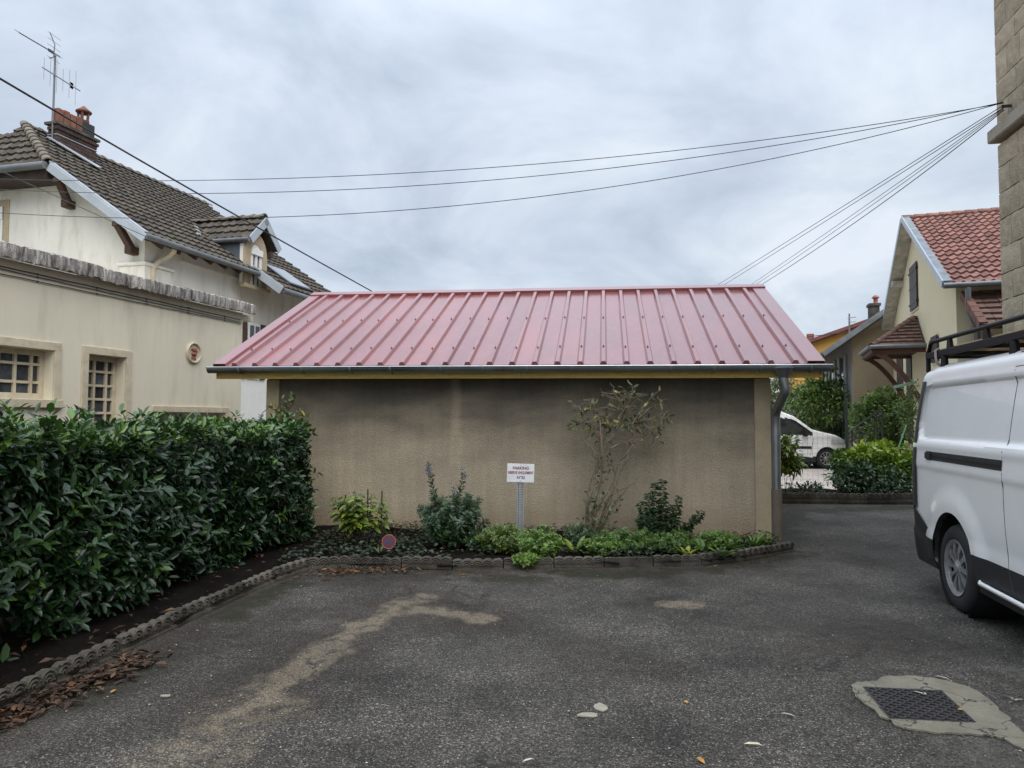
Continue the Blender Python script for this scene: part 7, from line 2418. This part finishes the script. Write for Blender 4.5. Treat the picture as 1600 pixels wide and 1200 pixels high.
# ------------------------------------------------------------------ litter on the drive
def litter():
    rs = random.Random(17)
    def pile(name, path, wid, n, mat, lmin, lmax, lift=.02):
        lv = Leaves()
        pts = [G(u, v) for u, v in path]
        for k in range(n):
            i = rs.randrange(len(pts) - 1); p = pts[i].lerp(pts[i + 1], rs.random())
            p = p + Vector((rs.gauss(0, wid), rs.gauss(0, wid), 0))
            th = rs.uniform(0, 6.28); l = rs.uniform(lmin, lmax)
            lv.add(Vector((p.x, p.y, .012 + rs.uniform(0, lift))), Vector((math.cos(th), math.sin(th), rs.uniform(-.25, .3))).normalized(), (UP + rvec(rs, .45)).normalized(), l, l * rs.uniform(.25, .45), rs.uniform(0, 1) ** 1.3)
        lv.build(name, mat, None, simple=False)
    pile('leaf_litter', [(-60, 1160), (20, 1118), (80, 1095), (140, 1068), (190, 1048), (225, 1028)], .075, 620, ml_dead, .03, .085)
    ml_or = leaf_mat('orange_dead_leaf', (.04, .018, .01), (.12, .05, .02), (.26, .13, .055), .6, .1, .3)
    pile('leaf_litter', [(505, 893), (530, 897), (560, 894), (600, 891), (640, 893)], .06, 150, ml_or, .03, .075)
    pile('leaf_litter', [(430, 912), (520, 893), (700, 896), (900, 893), (1160, 885), (1225, 868)], .05, 160, ml_dead, .025, .05, .01)
    # loose chippings
    def chips(name, n, s0, s1, mat):
        mb = MB()
        for k in range(n):
            y = 2.6 + 9 * rs.random() ** 1.6; x = rs.uniform(-.72, .78) * y
            if not (-2.7 + .08 * y < x < 5): continue
            if y > 6.9 and x < 3.1: continue
            s = rs.uniform(s0, s1); z = .004
            a = rs.uniform(0, 3)
            vs = [Vector((math.cos(a + q * 1.57) * s * rs.uniform(.6, 1.2), math.sin(a + q * 1.57) * s * rs.uniform(.6, 1.2), s * .15)) for q in range(4)] + [Vector((0, 0, s * .7)), Vector((0, 0, -s * .3))]
            o = Vector((x, y, z + (fbm(np.array([x]), np.array([y]), 1.3, 1)[0] - .5) * .012))
            mb.add([o + v for v in vs], [(0, 1, 4), (1, 2, 4), (2, 3, 4), (3, 0, 4), (1, 0, 5), (2, 1, 5), (3, 2, 5), (0, 3, 5)])
        return mb.build(name, mat, None, kind='stuff', fixn=False)
    chips('pale_chippings', 650, .003, .0075, M('chip_pale', (.36, .34, .30), .9, .3, 30))
    chips('grey_chippings', 1500, .003, .007, M('chip_grey', (.13, .125, .12), .9, .3, 30))
    # single fallen leaves
    ml_pale = leaf_mat('pale_fallen_leaf', (.5, .48, .42), (.58, .55, .47), (.62, .56, .42), .6, .05, .3)
    ml_org = leaf_mat('orange_fallen_leaf', (.42, .20, .05), (.5, .26, .06), (.55, .32, .09), .6, .1, .3)
    def one(u, v, l, w, ang, mat, lab, gr=None, z=.01, rise=.1):
        p = G(u, v, z)
        o = thing('fallen_leaf', lab, 'leaf', p, gr)
        lv = Leaves(); d = Vector((math.cos(ang), math.sin(ang), rise)).normalized()
        n_ = (UP + Vector((rs.uniform(-.3, .3), rs.uniform(-.3, .3), 0))).normalized()
        lv.add(p - d * l / 2 + UP * .004, d, n_, l, w, rs.uniform(0, 1)); q = lv.build('blade', mat, o, kind='thing')
    one(1231, 1117, .075, .013, -.5, ml_pale, 'pale slender leaf lying alone on the asphalt, left of the cracked concrete patch')
    one(1177, 1163, .085, .016, -.15, ml_pale, 'pale slender leaf low on the asphalt, the one nearest the bottom edge right of centre')
    one(1472, 1059, .085, .010, -.75, ml_pale, 'thin pale leaf lying just beyond the far rim of the concrete patch')
    one(1574, 1089, .085, .018, -1.1, ml_pale, 'pale curled leaf on the asphalt right of the concrete patch')
    one(1594, 1094, .07, .018, .1, ml_pale, 'pale leaf cut by the frame edge right of the concrete patch')
    one(1436, 1083, .06, .012, -.8, ml_pale, 'pale leaf lying on the cast iron manhole cover', z=.014)
    one(1445, 1084, .035, .012, 1.3, ml_pale, 'tiny pale leaf fragment on the far edge of the manhole cover', z=.014)
    one(826, 1188, .06, .015, .5, ml_pale, 'pale leaf near the bottom edge in the middle of the drive')
    one(1072, 1097, .03, .016, -1, ml_org, 'small orange leaf on open asphalt in the middle distance')
    one(1095, 1188, .06, .022, -1.3, ml_org, 'orange leaf lying at the very bottom of the drive')
    one(1501, 1109, .03, .02, .3, ml_org, 'round yellow leaf at the corner of the manhole cover', z=.016)
    one(178, 1080, .05, .02, 1.4, ml_org, 'yellow leaf beside the heap of brown leaves')
    one(510, 905, .09, .03, .2, ml_org, 'larger orange leaf in front of the edging beside the reddish litter')
    one(724, 898, .12, .010, .25, ml_org, 'long thin straw-coloured blade before the edging')
    # small pale mortar splashes
    m_sp = M('mortar_splash', (.30, .28, .22), .9, .15, 20, bump=.5, bscale=60)
    for (u, v, a, b_, lab) in ((939, 1106, .035, .05, 'small pale mortar splash on the drive, the rounder farther one of two'), (918, 1118, .055, .03, 'small pale mortar splash on the drive, the longer nearer one of two'), (258, 1088, .03, .016, 'white crumpled scrap on the asphalt near the brown leaf heap')):
        p = G(u, v, .003); o = thing('mortar_splash', lab, 'debris', p)
        pts = [p + Vector((a * math.cos(q * .52) * rs.uniform(.7, 1.15), b_ * math.sin(q * .52) * rs.uniform(.7, 1.15), 0)) for q in range(12)]
        MB().prism(pts, (0, 0, .006)).build('lump', m_sp, o)
litter()
